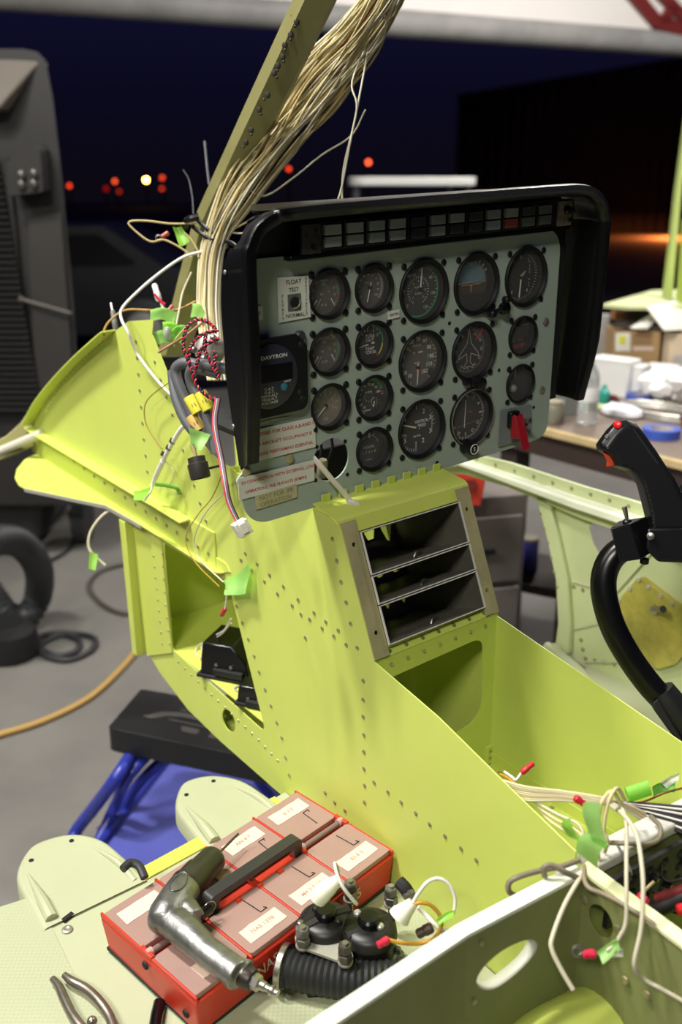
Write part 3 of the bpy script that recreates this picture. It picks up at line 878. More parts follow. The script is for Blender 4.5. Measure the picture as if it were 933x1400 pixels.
# ---------------- rivets, built once and copied
riv0 = MB().lathe([(.0034, 0), (.0032, .0009), (.002, .0017), (.0003, .002)], seg=10)
def along(pts, n):
    L = [0]
    for a, b in zip(pts[:-1], pts[1:]): L.append(L[-1] + math.dist(a, b))
    out = []
    for i in range(n):
        d = L[-1] * i / (n - 1)
        j = 0
        while j < len(L) - 2 and L[j + 1] < d: j += 1
        t = (d - L[j]) / (L[j + 1] - L[j])
        out.append((pts[j][0] + (pts[j + 1][0] - pts[j][0]) * t, pts[j][1] + (pts[j + 1][1] - pts[j][1]) * t))
    return out
leftn = HELI.to_3x3() @ V(-1, 0, 0)
big = [(497, 931), (497, 957), (497, 980), (498, 1005), (498, 1028), (498, 1051), (499, 1074), (499, 1097), (512, 1070), (531, 1083), (549, 1097), (569, 1112), (588, 1127), (609, 1143), (631, 1160), (652, 1176),
       (445, 1084), (458, 1097), (472, 1108), (430, 838), (424, 847), (446, 850), (441, 859), (463, 862), (457, 870), (474, 882), (489, 886), (455, 737), (461, 767), (467, 796), (474, 824), (480, 853),
       (408, 820), (400, 828), (388, 802), (380, 812), (369, 786), (362, 795), (352, 771), (345, 780), (336, 757), (330, 766),
       (318, 806), (324, 829), (332, 852), (340, 874), (348, 897), (355, 919), (363, 943), (371, 965), (379, 988), (386, 1009), (391, 1036), (396, 1060), (412, 840), (418, 872), (424, 905)]
big += along([(186, 467), (192, 540), (197, 600), (202, 645)], 9) + along([(212, 495), (234, 560), (258, 640), (282, 712)], 10)
big += along([(60, 600), (130, 652), (200, 700), (285, 757)], 17)
big = [b for b in big if b != (424, 905)]
small = along([(210, 760), (216, 820), (222, 880)], 9) + along([(244, 905), (300, 960), (352, 1010), (380, 1040)], 16) + along([(222, 757), (226, 820), (232, 880)], 8) + along([(150, 664), (220, 712), (300, 768)], 14)
small += along([(140, 467), (108, 496), (80, 530), (60, 568)], 22)
ro = None
for i, (x, y) in enumerate(big):
    off = .0035 if (i >= len(big) - 17) else 0.0
    p = hp(*ha(x, y, AL - off))
    Mx = frame_at(p, leftn)
    if ro is None:
        ro = ob('rivet', riv0, RIVET, air, loc=None)
        # geometry was built at the origin: move the object, not the mesh
        for v_ in ro.data.vertices: v_.co += LOC[air.name]
        ro.matrix_local = Matrix.Translation(-LOC[air.name]) @ Mx
    else: copy_part(ro, air, Mx)
mb = MB()
def riv_into(mb, p, n_, r=.0026):
    mb.lathe([(r, 0), (r * .85, r * .35), (r * .1, r * .5)], p, n_, 8)
for x, y in small: riv_into(mb, hp(*ha(x, y, AL - (.003 if x < 238 and y > 740 else 0))), leftn)
upn = HELI.to_3x3() @ V(0, 0, 1); aftn = HELI.to_3x3() @ V(0, -1, 0)
for i in range(7): riv_into(mb, hp(AL + .03 + i * .028, -.1185, -.3338), aftn + upn, .0032)
for i in range(7): riv_into(mb, hp(AL + .03 + i * .028, bw - .001, -.352), aftn, .0028)
for i in range(9): riv_into(mb, hp(AR - .009, -.15 - i * .033, -.5855), upn, .0036)
for i in range(3): riv_into(mb, hp(AR - .006, bw - .004, -.562 - i * .012), aftn, .0028)
for i in range(12): riv_into(mb, hp(AD - .006, *D2(655 + i * 26, 627 + i * 8)), leftn, .004)
for i in range(9): riv_into(mb, hp(AD - .012, *D2(748 + i * 22, 670 + i * 7.6)), leftn, .005)
for x, y in along([(745, 700), (758, 750), (768, 800)], 6): riv_into(mb, hp(AD - .012, *D2(x, y)), leftn, .0035)
for x, y in along([(785, 802), (835, 820)], 5) + along([(795, 875), (800, 900), (840, 908)], 6): riv_into(mb, hp(AD, *D2(x, y)), leftn, .0045)
for x, y in ((845, 1270), (855, 1340), (885, 1360), (800, 1230), (770, 1275)): riv_into(mb, hp(*ha(x, y, -.188)), leftn, .005)
for x, y in ((735, 1268), (650, 1370), (735, 1310), (660, 1290)): riv_into(mb, hp(*hb(x, y, -.466)), aftn, .0035)
for i in range(7):
    p = hb(240 + i * 13, 797 - i * 3.2, .3)
    riv_into(mb, hp(AR - .003, .30 + i * .035, -.44), leftn, .0045)
for i in range(4): riv_into(mb, hp(AR - .0065, .25 + i * .07, -.545), leftn, .0045)
ob('small_rivets', mb, RIVET, air, kind='stuff')
mb = MB()
for x, y in ((395, 15), (400, 30), (393, 48), (386, 62), (382, 78), (377, 90), (372, 100), (361, 130), (349, 150), (339, 178), (333, 195)):
    d_ = dep(hp(*ha(x + 4, y, 0.0))) - .024
    mb.sphere(pd(x + random.uniform(3, 6), y, d_), .0035, 8, (1.2, .8, 1.4))
    mb.sphere(pd(x + random.uniform(0, 8), y + 6, d_), .0022, 8)
ob('sealant_blobs', mb, mat('dark_sealant', (40, 34, 22), .6), air, kind='stuff')

# ------------------------------------------------------------------ radio bay: angled rails and empty trays
rk = thing('radio_rack', 'empty radio rack of bare metal rails and trays under the panel shelf', 'rack', hp(-.07, -.1, -.34))
o_r = V(0, -.0535, -.172); dn = V(0, -.0690, -.1640).normalized(); fw = V(0, dn.z, -dn.y) * -1
if fw.y < 0: fw = -fw
def rp(a, s, t): return V(a, 0, 0) + V(0, o_r.y, o_r.z) + dn * s + fw * t
for a in ((AL + .001), AR - .026):
    q = [(a, .0), (a + .024, .0), (a + .024, .178), (a, .178)]
    hs = [circle(a + .012, s, .003, 12) for s in (.03, .145)]
    mb = MB(HELI).plate(q, lambda u, v, h: rp(u, v, h - .003), .002, hs)
    ob('rail', mb, BRASSY, rk, ang=0)
mb = MB(HELI)
mb.hexa([rp(AL + .024, .003, .003), rp(AR - .026, .003, .003), rp(AR - .026, .003, .006), rp(AL + .024, .003, .006)], [rp(AL + .024, .0165, .003), rp(AR - .026, .0165, .003), rp(AR - .026, .0165, .006), rp(AL + .024, .0165, .006)])
ob('top_filler', mb, BLACKM, rk)
ia, ib = AL + .026, AR - .027
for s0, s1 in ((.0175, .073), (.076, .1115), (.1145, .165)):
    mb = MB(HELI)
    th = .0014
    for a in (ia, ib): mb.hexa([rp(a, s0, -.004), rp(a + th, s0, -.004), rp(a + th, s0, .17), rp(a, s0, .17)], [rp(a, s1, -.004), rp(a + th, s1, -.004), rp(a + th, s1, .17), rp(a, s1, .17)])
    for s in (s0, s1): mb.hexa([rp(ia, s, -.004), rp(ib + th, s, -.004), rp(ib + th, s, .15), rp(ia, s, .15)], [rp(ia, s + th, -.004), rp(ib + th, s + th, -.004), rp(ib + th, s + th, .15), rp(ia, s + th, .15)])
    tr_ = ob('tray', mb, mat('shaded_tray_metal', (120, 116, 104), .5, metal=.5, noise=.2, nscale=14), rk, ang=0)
    mb = MB(HELI)
    for q in ((ia - .0004, s0 - .0006, ia + .0014, s1 + .0006), (ib - .0006, s0 - .0006, ib + .0012, s1 + .0006), (ia, s0 - .0006, ib, s0 + .0006), (ia, s1 - .0006, ib, s1 + .0006)):
        mb.hexa([rp(q[0], q[1], -.0062), rp(q[2], q[1], -.0062), rp(q[2], q[1], -.0038), rp(q[0], q[1], -.0038)], [rp(q[0], q[3], -.0062), rp(q[2], q[3], -.0062), rp(q[2], q[3], -.0038), rp(q[0], q[3], -.0038)])
    ob('tray_rim', mb, mat('bright_tray_edge', (224, 222, 212), .35, metal=.2), tr_, ang=0)
    mb = MB(HELI)
    hs = []
    for i in range(5): hs.append(rounded([(ia + .02 + i * .031, s0 + .014), (ia + .042 + i * .031, s0 + .012), (ia + .03 + i * .031, s1 - .012)], .003, 3) if (s1 - s0) > .05 else circle(ia + .03 + i * .031, (s0 + s1) / 2, .009, 12))
    mb.plate([(ia, s0), (ib, s0), (ib, s1), (ia, s1)], lambda u, v, h: rp(u, v, .15 + h), .0015, hs)
    ob('tray_back', mb, ALUD, tr_, ang=0)
    ob('spring_clip', MB(HELI).tube([rp((ia + ib) / 2 + .0, s1 - .001, .012), rp((ia + ib) / 2 + .012, s1 - .006, .02), rp((ia + ib) / 2 + .03, s1 - .001, .03)], .0018, 6, 3), STEEL, tr_)
mb = MB(HELI).tube([rp(ia + .01, .055, .12), rp(-.07, .045, .09), rp(ib - .03, .06, .13)], .006, 8, 4)
ob('cross_tube', mb, ALUD, rk)
# black relay boxes on the shelf in the window
def relay_box(px, py, sx, sy, sz, label, rot):
    p = hc(px, py, -.567)
    t = thing('relay_box', label, 'relay box', hp(p.x, p.y, -.567))
    R_ = Matrix.Rotation(rot, 3, 'Z')
    L_ = Matrix.Translation(p) @ R_.to_4x4()
    M_ = HELI @ L_
    ob('case', MB(M_).rings([[(-sx, -sy, .004), (sx, -sy, .004), (sx, sy, .004), (-sx, sy, .004)], [(-sx * .95, -sy * .9, sz * .6), (sx * .95, -sy * .9, sz * .6), (sx * .95, sy * .95, sz * .6), (-sx * .95, sy * .95, sz * .6)], [(-sx * .85, -sy * .3, sz), (sx * .85, -sy * .3, sz), (sx * .85, sy * .9, sz), (-sx * .85, sy * .9, sz)]]), BLACKG, t, bevel=.002, ang=20)
    ob('base_flange', MB(M_).box((0, 0, .003), (sx * 2.2, sy * 2.25, .006)), BLACKM, t, bevel=.001)
    ob('terminal_strip', MB(M_).box((-sx * 1.0, -sy * .2, sz * .25), (.012, sy * 1.2, .012)), BLACKM, t, bevel=.001)
    for k in (-.3, .3): ob('screw', MB(M_).lathe([(.003, 0), (.003, .002)], (-sx * .99, sy * k, sz * .45), (-1, 0, 0), 8), STEEL, t)
    return t, M_
relay_box(322, 915, .040, .045, .062, 'larger black relay box on the yellow green shelf in the window', .55)
relay_box(357, 957, .026, .030, .034, 'smaller black relay box on the yellow green shelf nearest the window edge', .55)
mb = MB(HELI).lathe([(.006, 0), (.009, .0005), (.009, .001), (.006, .0012)], hc(327, 942, -.566), (0, 0, 1), 16, cap=False)
ob('loose_washer', mb, ALU, label='loose shiny washer on the shelf between the two black relay boxes', cat='washer')
# ================================================================== instrument panel
pan = thing('instrument_panel', 'grey green instrument panel with round gauges under a black hood', 'instrument panel', hp(0, 0, -.163))
face = rounded([(-.287, -.114), (-.262, -.166), (.205, -.1585), (.258, -.148), (.270, .165), (-.282, .172)], [.02, .05, .0, .055, .01, .01], 8)
face = rounded([(-.276, -.092), (-.290, -.104), (-.275, -.168), (.212, -.1590), (.264, -.155), (.266, .1525), (-.277, .1525)], [.0, .006, .045, .0, .06, .038, .01], 8)
GA = {'A1': (-.1478, .1024), 'B1': (-.078, .1024), 'C1': (.0052, .0901), 'D1': (.0999, .0901), 'E1': (.1964, .0903),
      'A2': (-.1483, .0324), 'B2': (-.078, .0323), 'C2': (.0052, -.0018), 'D2': (.0999, -.0022), 'E2': (.1963, .0073),
      'A3': (-.1483, -.0375), 'B3': (-.078, -.0377), 'C3': (.0054, -.0957), 'D3': (.0998, -.0954), 'E3': (.1963, -.0624),
      'A4': (-.1480, -.1073), 'B4': (-.0777, -.1075)}
BIGS = {'C1', 'D1', 'E1', 'C2', 'D2', 'C3', 'D3'}
holes = []
for k, (a, c) in GA.items():
    r = .0385 if k in BIGS else (.0285 if k == 'A4' else (.0276 if k in ('E2', 'E3') else .0275))
    holes.append(circle(a, c, r, 40))
mb = MB(HELI).plate(face, lambda u, v, h: (u, h, v), .0025, holes)
ob('face_plate', mb, PANEL, pan, ang=0)
ob('upper_backing', MB(HELI).plate([(-.277, .12), (.28, .12), (.28, .180), (.262, .196), (-.222, .198), (-.258, .176), (-.277, .145)], lambda u, v, h: (u, .004 + h, v), .002), BLACKM, pan, ang=0)
ob('side_backing', MB(HELI).plate([(.25, -.10), (.283, -.10), (.283, .13), (.25, .13)], lambda u, v, h: (u, .0045 + h, v), .002), BLACKM, pan, ang=0)
# --- hood: a sheet swept round left, top and right with a rolled rim
path = [(-.283, -.098), (-.283, .02), (-.283, .150), (-.279, .172), (-.268, .189), (-.250, .199), (-.230, .203), (-.10, .2055), (.05, .2065), (.19, .207), (.235, .206), (.262, .201), (.282, .188), (.293, .168), (.295, .145), (.291, .0), (.287, -.095)]
P = smooth_path([V(a, 0, c) for a, c in path], 5)
secs = [(-.004, .024), (.000, .024), (.0015, .0), (.003, -.035), (.0075, -.042), (.009, -.050), (.0075, -.057), (.001, -.060), (-.006, -.056), (-.0075, -.048), (-.006, -.040), (-.0035, -.03), (-.0025, .0)]
rings = []
n = len(P)
for i, p in enumerate(P):
    t = (P[min(i + 1, n - 1)] - P[max(i - 1, 0)]).normalized()
    out = V(-t.z, 0, t.x)
    tt = i / (n - 1)
    k = 1.0
    if tt < .06: k = .55 + .45 * tt / .06
    if tt > .94: k = .55 + .45 * (1 - tt) / .06
    sh = .28 * max(0, 1 - i / 8) if i < 8 else 0
    lf = .80 if tt < .25 else (.80 + .2 * (tt - .25) / .2 if tt < .45 else 1.0)
    cn = math.exp(-((p.x + .272) ** 2 + (p.z - .186) ** 2) / .0012)
    rings.append([p + out * (d - (.022 * cn if b > .01 else (.010 * cn if b > -.01 else 0))) + V(0, b * (lf if b < 0 else 1), sh * max(.0, .04 - b)) for d, b in [(d, (b + .02) * k - .02) for d, b in secs]])
ob('hood', MB(HELI).rings(rings), HOODM, pan, ang=50)
# top deck of the hood reaching forward
mb = MB(HELI).plate(rounded([(-.245, .01), (.262, .01), (.20, .10), (-.19, .10)], .01, 3), lambda u, v, h: (u, v, .2005 + h), .003)
ob('hood_deck', mb, HOODM, pan, ang=0)
for a, b, c in ((-.284, .012, .140), (-.284, .012, -.04)):
    ob('hood_screw', MB(HELI).lathe([(.0028, 0), (.002, .001)], (a + .0005, b, c), (-1, 0, 0), 10), ALUD, pan)
# --- annunciator strip
strip_ = ob('annunciator_strip', MB(HELI).plate(rounded([(-.2, .1515), (.268, .155), (.268, .192), (-.2, .190)], .002, 2), lambda u, v, h: (u, -.018 + h, v), .016), BLACK, pan, bevel=.001)
ob('strip_rail', MB(HELI).rings([[(-.215, b, c) for b, c in ((-.019, .148), (-.004, .148), (-.004, .1545), (-.019, .1545))], [(.262, b, c + .004) for b, c in ((-.019, .148), (-.004, .148), (-.004, .1545), (-.019, .1545))]]), BLACKG, pan, bevel=.0015)
CAPC = [((137, 141, 139),) * 2, ((137, 141, 139),) * 2, ((129, 137, 136),) * 2, ((134, 139, 137),) * 2, ((37, 45, 49), (34, 41, 44)), ((122, 126, 122), (131, 134, 131)), ((131, 134, 129), (45, 49, 47)), ((49, 52, 50), (44, 47, 45)), ((122, 129, 126), (131, 144, 145)), ((131, 134, 127), (139, 68, 57)), ((60, 63, 59), (98, 101, 95)), ((90, 91, 86), (96, 96, 90))]
for i in range(12):
    x = -.157 + i * .0328
    z = .1735 + i * .00018
    fr = ob('annunciator_frame', MB(HELI).plate([(x - .0148, z - .0155), (x + .0148, z - .0155), (x + .0148, z + .0155), (x - .0148, z + .0155)], lambda u, v, h: (u, -.021 + h, v), .004, [[V(x - .0128, z - .0135), V(x + .0128, z - .0135), V(x + .0128, z + .0135), V(x - .0128, z + .0135)]]), BLACKM, pan, bevel=.0005)
    for k, s in enumerate((1, -1)):
        c_ = CAPC[i][k]
        ob('lamp_cap', MB(HELI).box((x, -.0215, z + s * .0068), (.0235, .006, .0118)), mat('lamp_cap_%d_%d_%d' % c_, c_, .35), fr, bevel=.0008)
for a, c, col, nm in ((-.1865, .1715, (66, 62, 58), 'dark'), (.2465, .1745, (150, 134, 116), 'light')):
    br = ob('strip_bracket', MB(HELI).plate(rounded([(a - .0135, c - .0165), (a + .0135, c - .0165), (a + .0135, c + .0165), (a - .0135, c + .0165)], .001, 2), lambda u, v, h: (u, -.0215 + h, v), .004), mat('bracket_' + nm, col, .5, metal=.4, noise=.5, nscale=160), pan, bevel=.0006)
    ob('bracket_knob' if a > 0 else 'bracket_stain', MB(HELI).lathe([(.006, 0), (.006, .004), (.0045, .006), (.0045, .012), (.002, .013)] if a > 0 else [(.003, 0), (.0025, .0015)], (a + .002, -.0215, c + (.004 if a > 0 else -.009)), (0, -1, 0), 14), BLACK, br)
    ob('bracket_hole', MB(HELI).lathe([(.0032, 0), (.003, .0008)], (a + .010 if a > 0 else a + .006, -.0215, c - (.009 if a > 0 else -.01)), (0, -1, 0), 10), DARKHOLE, br)

# --- gauges
GREYD = mat('dial_warm_grey', (88, 84, 76), .5)
BEIGD = mat('dial_beige', (138, 128, 104), .55, noise=.15, nscale=60)
DARKD = mat('dial_dark', (56, 56, 54), .5)
BLKD = mat('dial_black', (15, 15, 16), .45)
BEZ = mat('gauge_bezel_black', (14, 14, 15), .6, spec=.3)
NEED = mat('needle_white', (228, 222, 196), .5)
GREENP = mat('green_print', (52, 150, 96), .6)
YELLOWP = mat('yellow_print', (200, 190, 60), .6)
REDG = mat('red_dial_print', (176, 44, 40), .6)
ORANGEP = mat('orange_print', (214, 150, 50), .6)
GL = bpy.data.materials.new('gauge_glass'); GL.use_nodes = True
g_ = GL.node_tree; g_.nodes.clear()
o1 = g_.nodes.new('ShaderNodeOutputMaterial'); tr1 = g_.nodes.new('ShaderNodeBsdfTransparent'); gl1 = g_.nodes.new('ShaderNodeBsdfGlossy'); mx1 = g_.nodes.new('ShaderNodeMixShader'); df1 = g_.nodes.new('ShaderNodeBsdfDiffuse'); mx2 = g_.nodes.new('ShaderNodeMixShader')
gl1.inputs['Roughness'].default_value = .08
df1.inputs['Color'].default_value = (.7, .68, .62, 1)
mx1.inputs[0].default_value = .035; mx2.inputs[0].default_value = .035
g_.links.new(tr1.outputs[0], mx1.inputs[1]); g_.links.new(gl1.outputs[0], mx1.inputs[2]); g_.links.new(mx1.outputs[0], mx2.inputs[1]); g_.links.new(df1.outputs[0], mx2.inputs[2]); g_.links.new(mx2.outputs[0], o1.inputs[0])
scr0 = None
def gframe(a, c): return HELI @ Matrix.Translation(V(a, 0, c)) @ Matrix(((1, 0, 0), (0, 0, -1), (0, 1, 0))).to_4x4()   # x right, y up, z towards the seat
def pol(r, deg): t = math.radians(deg); return (r * math.sin(t), r * math.cos(t))
def ticks(mb, r0, r1, a0, a1, n, w_, z=0):
    for i in range(n):
        d = a0 + (a1 - a0) * i / max(n - 1, 1)
        t = math.radians(d); sx_, cx_ = math.sin(t), math.cos(t)
        mb.face([(r0 * sx_ - w_ * cx_, r0 * cx_ + w_ * sx_, z), (r1 * sx_ - w_ * cx_, r1 * cx_ + w_ * sx_, z), (r1 * sx_ + w_ * cx_, r1 * cx_ - w_ * sx_, z), (r0 * sx_ + w_ * cx_, r0 * cx_ - w_ * sx_, z)])
def arcs(mb, r0, r1, a0, a1, z=0, n=24):
    for i in range(n):
        d0, d1 = a0 + (a1 - a0) * i / n, a0 + (a1 - a0) * (i + 1) / n
        mb.face([(*pol(r0, d0), z), (*pol(r1, d0), z), (*pol(r1, d1), z), (*pol(r0, d1), z)])
def gauge(key, name, dialm, white=None, extra=(), needles=(), R=None, depth=.0105, hub=True, dialR=None, screws=True, zoff=0, knob=None):
    global scr0
    a, c = GA[key]
    big_ = key in BIGS
    R = R or (.0421 if big_ else .0305)
    ri = dialR or (R * (.86 if big_ else .84))
    G = gframe(a, c)
    g = ob(name, MB(G).lathe([(R * .985, -.0005), (R, .001), (R, .003), (R * .97, .0045), (R * .93, .0045), (R * .90, .003), (ri + .0006, .0015), (ri, -.0005), (ri, -depth - .012), (R * .97, -depth - .012), (R * .97, -.0004)], seg=48, cap=False), BEZ, pan, ang=40)
    zd = -depth
    ob('dial', MB(G).lathe([(ri, zd - .002), (ri, zd)], seg=48), dialm, g, ang=30)
    Z = lambda x, y, h: (x, y, zd + .0004 + zoff)
    if white:
        mb = MB(G); white(mb, Z, ri, zd + .0004)
        ob('dial_markings', mb, PRINTW if key in ('B2', 'B3', 'C2', 'C3', 'D3') else PRINTG, g, ang=0, recalc=False)
    for m_, fn_ in extra:
        mb = MB(G); fn_(mb, Z, ri, zd + .0005)
        ob('colour_marking', mb, m_, g, ang=0, recalc=False)
    for (deg, r0, r1, w_, m_, ox, oy) in needles:
        t = math.radians(deg); d = V(math.sin(t), math.cos(t), 0); s = V(d.y, -d.x, 0)
        o_ = V(ox, oy, zd + .002)
        q = [o_ + d * r0 - s * w_, o_ + d * (r1 - w_ * 3) - s * w_ * .8, o_ + d * r1, o_ + d * (r1 - w_ * 3) + s * w_ * .8, o_ + d * r0 + s * w_]
        ob('needle', MB(G).rings([q, [p + V(0, 0, .0008) for p in q]]), m_, g, ang=0)
    if hub and needles: ob('needle_hub', MB(G).lathe([(.0024, zd + .0008), (.0024, zd + .0034), (.001, zd + .0038)], (needles[0][5], needles[0][6], 0), seg=12), BLACK, g)
    ob('gauge_glass', MB(G).lathe([(ri, -.0018), (ri, -.001)], seg=40), GL, g)
    if screws:
        s_ = .0340 if big_ else (.0250 if R > .03 else .0243)
        for sx_, sy_ in ((1, 1), (-1, 1), (1, -1), (-1, -1)):
            Mx = G @ Matrix.Translation(V(sx_ * s_, sy_ * s_, 0))
            if scr0 is None:
                scr0 = ob('screw', MB().lathe([(.0043, -.0002), (.0043, .0012), (.0030, .0022), (.0012, .0023)], seg=14), BLACK, g)
                for v_ in scr0.data.vertices: v_.co += LOC[g.name]
                scr0.matrix_local = Matrix.Translation(-LOC[g.name]) @ Mx
            else: copy_part(scr0, g, Mx)
    return g
def nums(mb, Z, txts, r, a0, a1, size, sx_=1.0):
    for i, t in enumerate(txts):
        d = a0 + (a1 - a0) * i / max(len(txts) - 1, 1)
        x, y = pol(r, d)
        if t: mb.text(t, size, Z, x, y, 0, sx_)
# A1 / A2 twin oil gauges
def oil(top):
    def f(mb, Z, ri, z):
        ticks(mb, ri * .78, ri * .92, 35, 135, 14, .0003, z)
        ticks(mb, ri * .78, ri * .92, 225, 325, 8, .0003, z)
        nums(mb, Z, ['5', '10', '15'], ri * .68, 255, 320, .0048)
        nums(mb, Z, ['10', '5', '0'], ri * .66, 42, 100, .0048)
        mb.text(top, .0046, Z, 0, ri * .60); mb.text('OIL', .0046, Z, 0, ri * .42)
        mb.text('PSI', .0036, Z, -.003, -.001); mb.text('°C', .0036, Z, .008, .001)
        mb.text('X 10', .0042, Z, 0, -ri * .55)
        ticks(mb, ri * .3, ri * .85, 215, 215, 1, .0004, z)
    return f
gauge('A1', 'transmission_oil_gauge', GREYD, oil('XMSN'), [(REDG, lambda mb, Z, ri, z: (arcs(mb, ri * .76, ri * .86, 20, 50, z), arcs(mb, ri * .78, ri * .9, 100, 112, z))), (GREENP, lambda mb, Z, ri, z: arcs(mb, ri * .8, ri * .86, 55, 98, z))],
      [(222, .001, .012, .0007, NEED, -.011, -.006), (150, .001, .012, .0006, NEED, .009, -.006)], hub=False)
gauge('A2', 'engine_oil_gauge', GREYD, oil('ENGINE'), [(GREENP, lambda mb, Z, ri, z: arcs(mb, ri * .78, ri * .85, 60, 118, z)), (YELLOWP, lambda mb, Z, ri, z: arcs(mb, ri * .76, ri * .86, 25, 50, z))],
      [(222, .001, .012, .0007, NEED, -.010, -.005), (150, .001, .011, .0006, NEED, .009, -.005)], hub=False)
def fuelq(mb, Z, ri, z):
    ticks(mb, ri * .6, ri * .78, 250, 470, 9, .0007, z)
    nums(mb, Z, ['0', '2', '4', '6', 'F'], ri * .5, 250, 470, .006)
    mb.text('LBS', .005, Z, 0, -ri * .7)
gauge('A3', 'fuel_quantity_gauge', BEIGD, fuelq, [], [(228, -.003, .019, .0007, NEED, 0, 0)])
def torq(mb, Z, ri, z):
    arcs(mb, ri * .84, ri * .89, -130, 130, z); ticks(mb, ri * .74, ri * .84, -130, 130, 26, .0003, z)
    nums(mb, Z, ['0', '10', '20', '30', '40', '50', '60', '70', '80', '90', '100'], ri * .62, -130, 130, .0042)
    mb.text('PERCENT', .0028, Z, 0, .006)
gauge('B1', 'torque_gauge', GREYD, torq, [], [(194, -.006, .019, .0006, NEED, .001, 0)])
def tot(mb, Z, ri, z):
    ticks(mb, ri * .78, ri * .94, -80, 60, 8, .0005, z)
    nums(mb, Z, ['1', '2', '3', '4', '5'], ri * .66, -75, -5, .0062); nums(mb, Z, ['6', '7'], ri * .66, 28, 60, .0055)
    mb.text('TURB', .0062, Z, .002, .0085); mb.text('OUT', .0062, Z, .002, .0035)
    mb.text('TEMP', .0062, Z, .002, -.0075); mb.text('°CX100', .0055, Z, .003, -.0125)
gauge('B2', 'turbine_temperature_gauge', BLKD, tot, [(GREENP, lambda mb, Z, ri, z: arcs(mb, ri * .86, ri * .94, 5, 95, z)), (YELLOWP, lambda mb, Z, ri, z: arcs(mb, ri * .84, ri * .94, 97, 135, z)), (REDG, lambda mb, Z, ri, z: (ticks(mb, ri * .7, ri * .94, 140, 140, 1, .0008, z), ticks(mb, ri * .8, ri * .94, 215, 215, 1, .0012, z)))],
      [(262, -.008, .019, .0008, NEED, 0, -.001)])
def n1(mb, Z, ri, z):
    ticks(mb, ri * .80, ri * .95, -160, 90, 26, .0003, z)
    nums(mb, Z, ['10', '20', '30', '40', '50', '60', '70', '80', '90', '100'], ri * .62, -150, 75, .0052)
    mb.text('% RPM', .0038, Z, 0, .0055)
    ticks(mb, .006, .0075, 0, 324, 10, .0003, z)
    for i in range(10):
        x, y = pol(.005, i * 36); mb.text(str(i), .0028, Z, x + .009, y - .009)
        x, y = pol(.0085, i * 36); mb.text('.', .004, Z, x + .009, y - .009)
    mb.text('TURBINE', .0032, Z, -.004, -.0185)
gauge('B3', 'gas_producer_gauge', BLKD, n1, [(GREENP, lambda mb, Z, ri, z: arcs(mb, ri * .78, ri * .98, -35, 70, z)), (REDG, lambda mb, Z, ri, z: mb.face([(*pol(ri * .74, 82), z), (*pol(ri * .96, 76), z), (*pol(ri * .96, 88), z)]))],
      [(196, .0, .0085, .0006, NEED, .008, -.007)], hub=False)
def hrs(mb, Z, ri, z):
    arcs(mb, ri * .62, ri * .65, -70, 70, z); mb.text('HOURS', .0056, Z, 0, .0005)
    for i, d in enumerate(('1', '7', '3', '1', '8')): mb.text(d, .0052, Z, -.010 + i * .005, -.0065)
    mb.text('QUARTZ', .0026, Z, 0, -.017)
    mb.face([(-.002, .013, z), (.002, .013, z), (.002, .021, z), (-.002, .021, z)]); mb.text('IMC', .003, Z, .008, .017); mb.text('MFG', .003, Z, -.008, .017)
gauge('B4', 'hour_meter', BLKD, hrs, [], [])
# C column
def tach(mb, Z, ri, z):
    ticks(mb, ri * .82, ri * .93, -135, 150, 30, .0003, z); ticks(mb, ri * .44, ri * .52, -150, 150, 25, .0005, z)
    nums(mb, Z, ['0', '20', '40', '60', '80', '100', '120'], ri * .72, -135, 150, .0056)
    nums(mb, Z, ['0', '2', '4', '6', '8', '10', '12'], ri * .34, -135, 135, .004)
    mb.text('ROTOR', .0042, Z, -.012, .020); mb.text('TURBINE', .0034, Z, 0, .004); mb.text('% RPM', .004, Z, 0, -.004)
gauge('C1', 'rotor_tachometer', DARKD, tach, [(GREENP, lambda mb, Z, ri, z: (arcs(mb, ri * .90, ri * .97, 100, 200, z), arcs(mb, ri * .9, ri * .96, 60, 98, z)))], [(5, -.002, .030, .0009, NEED, .002, .002)], hub=True)
def asi(mb, Z, ri, z):
    ticks(mb, ri * .86, ri * .95, 200, 500, 31, .0003, z)
    for t, d, r in (('10', 213, .66), ('20', 236, .72), ('30', 262, .76), ('40', 286, .76), ('50', 312, .76), ('60', 337, .76), ('70', 3, .76), ('80', 28, .76), ('90', 55, .70), ('100', 85, .66), ('110', 112, .64), ('150', 143, .60)):
        x, y = pol(ri * r, d); mb.text(t, .0078, Z, x, y)
    mb.text('KNOTS', .0046, Z, -.001, ri * .54); mb.text('KNOTS', .003, Z, 0, -.004); mb.text('15', .004, Z, -.006, .010); mb.text('MPH', .004, Z, .006, .010)
gauge('C2', 'airspeed_gauge', mat('dial_airspeed', (90, 86, 79), .5), asi, [(GREENP, lambda mb, Z, ri, z: (arcs(mb, ri * .50, ri * .56, 75, 108, z))), (YELLOWP, lambda mb, Z, ri, z: ticks(mb, ri * .5, ri * .68, 318, 318, 1, .0008, z)), (DARKHOLE, lambda mb, Z, ri, z: arcs(mb, 0, .0055, 0, 360, z) if False else mb.face([(ri * .66 + .0055 * math.cos(t), -ri * .52 + .0055 * math.sin(t), z + .001) for t in [i * math.pi / 8 for i in range(16)]]))],
      [(182, -.006, .024, .0009, NEED, .0, -.010), (181, -.004, .018, .0012, NEED, .0, -.008)], hub=True)
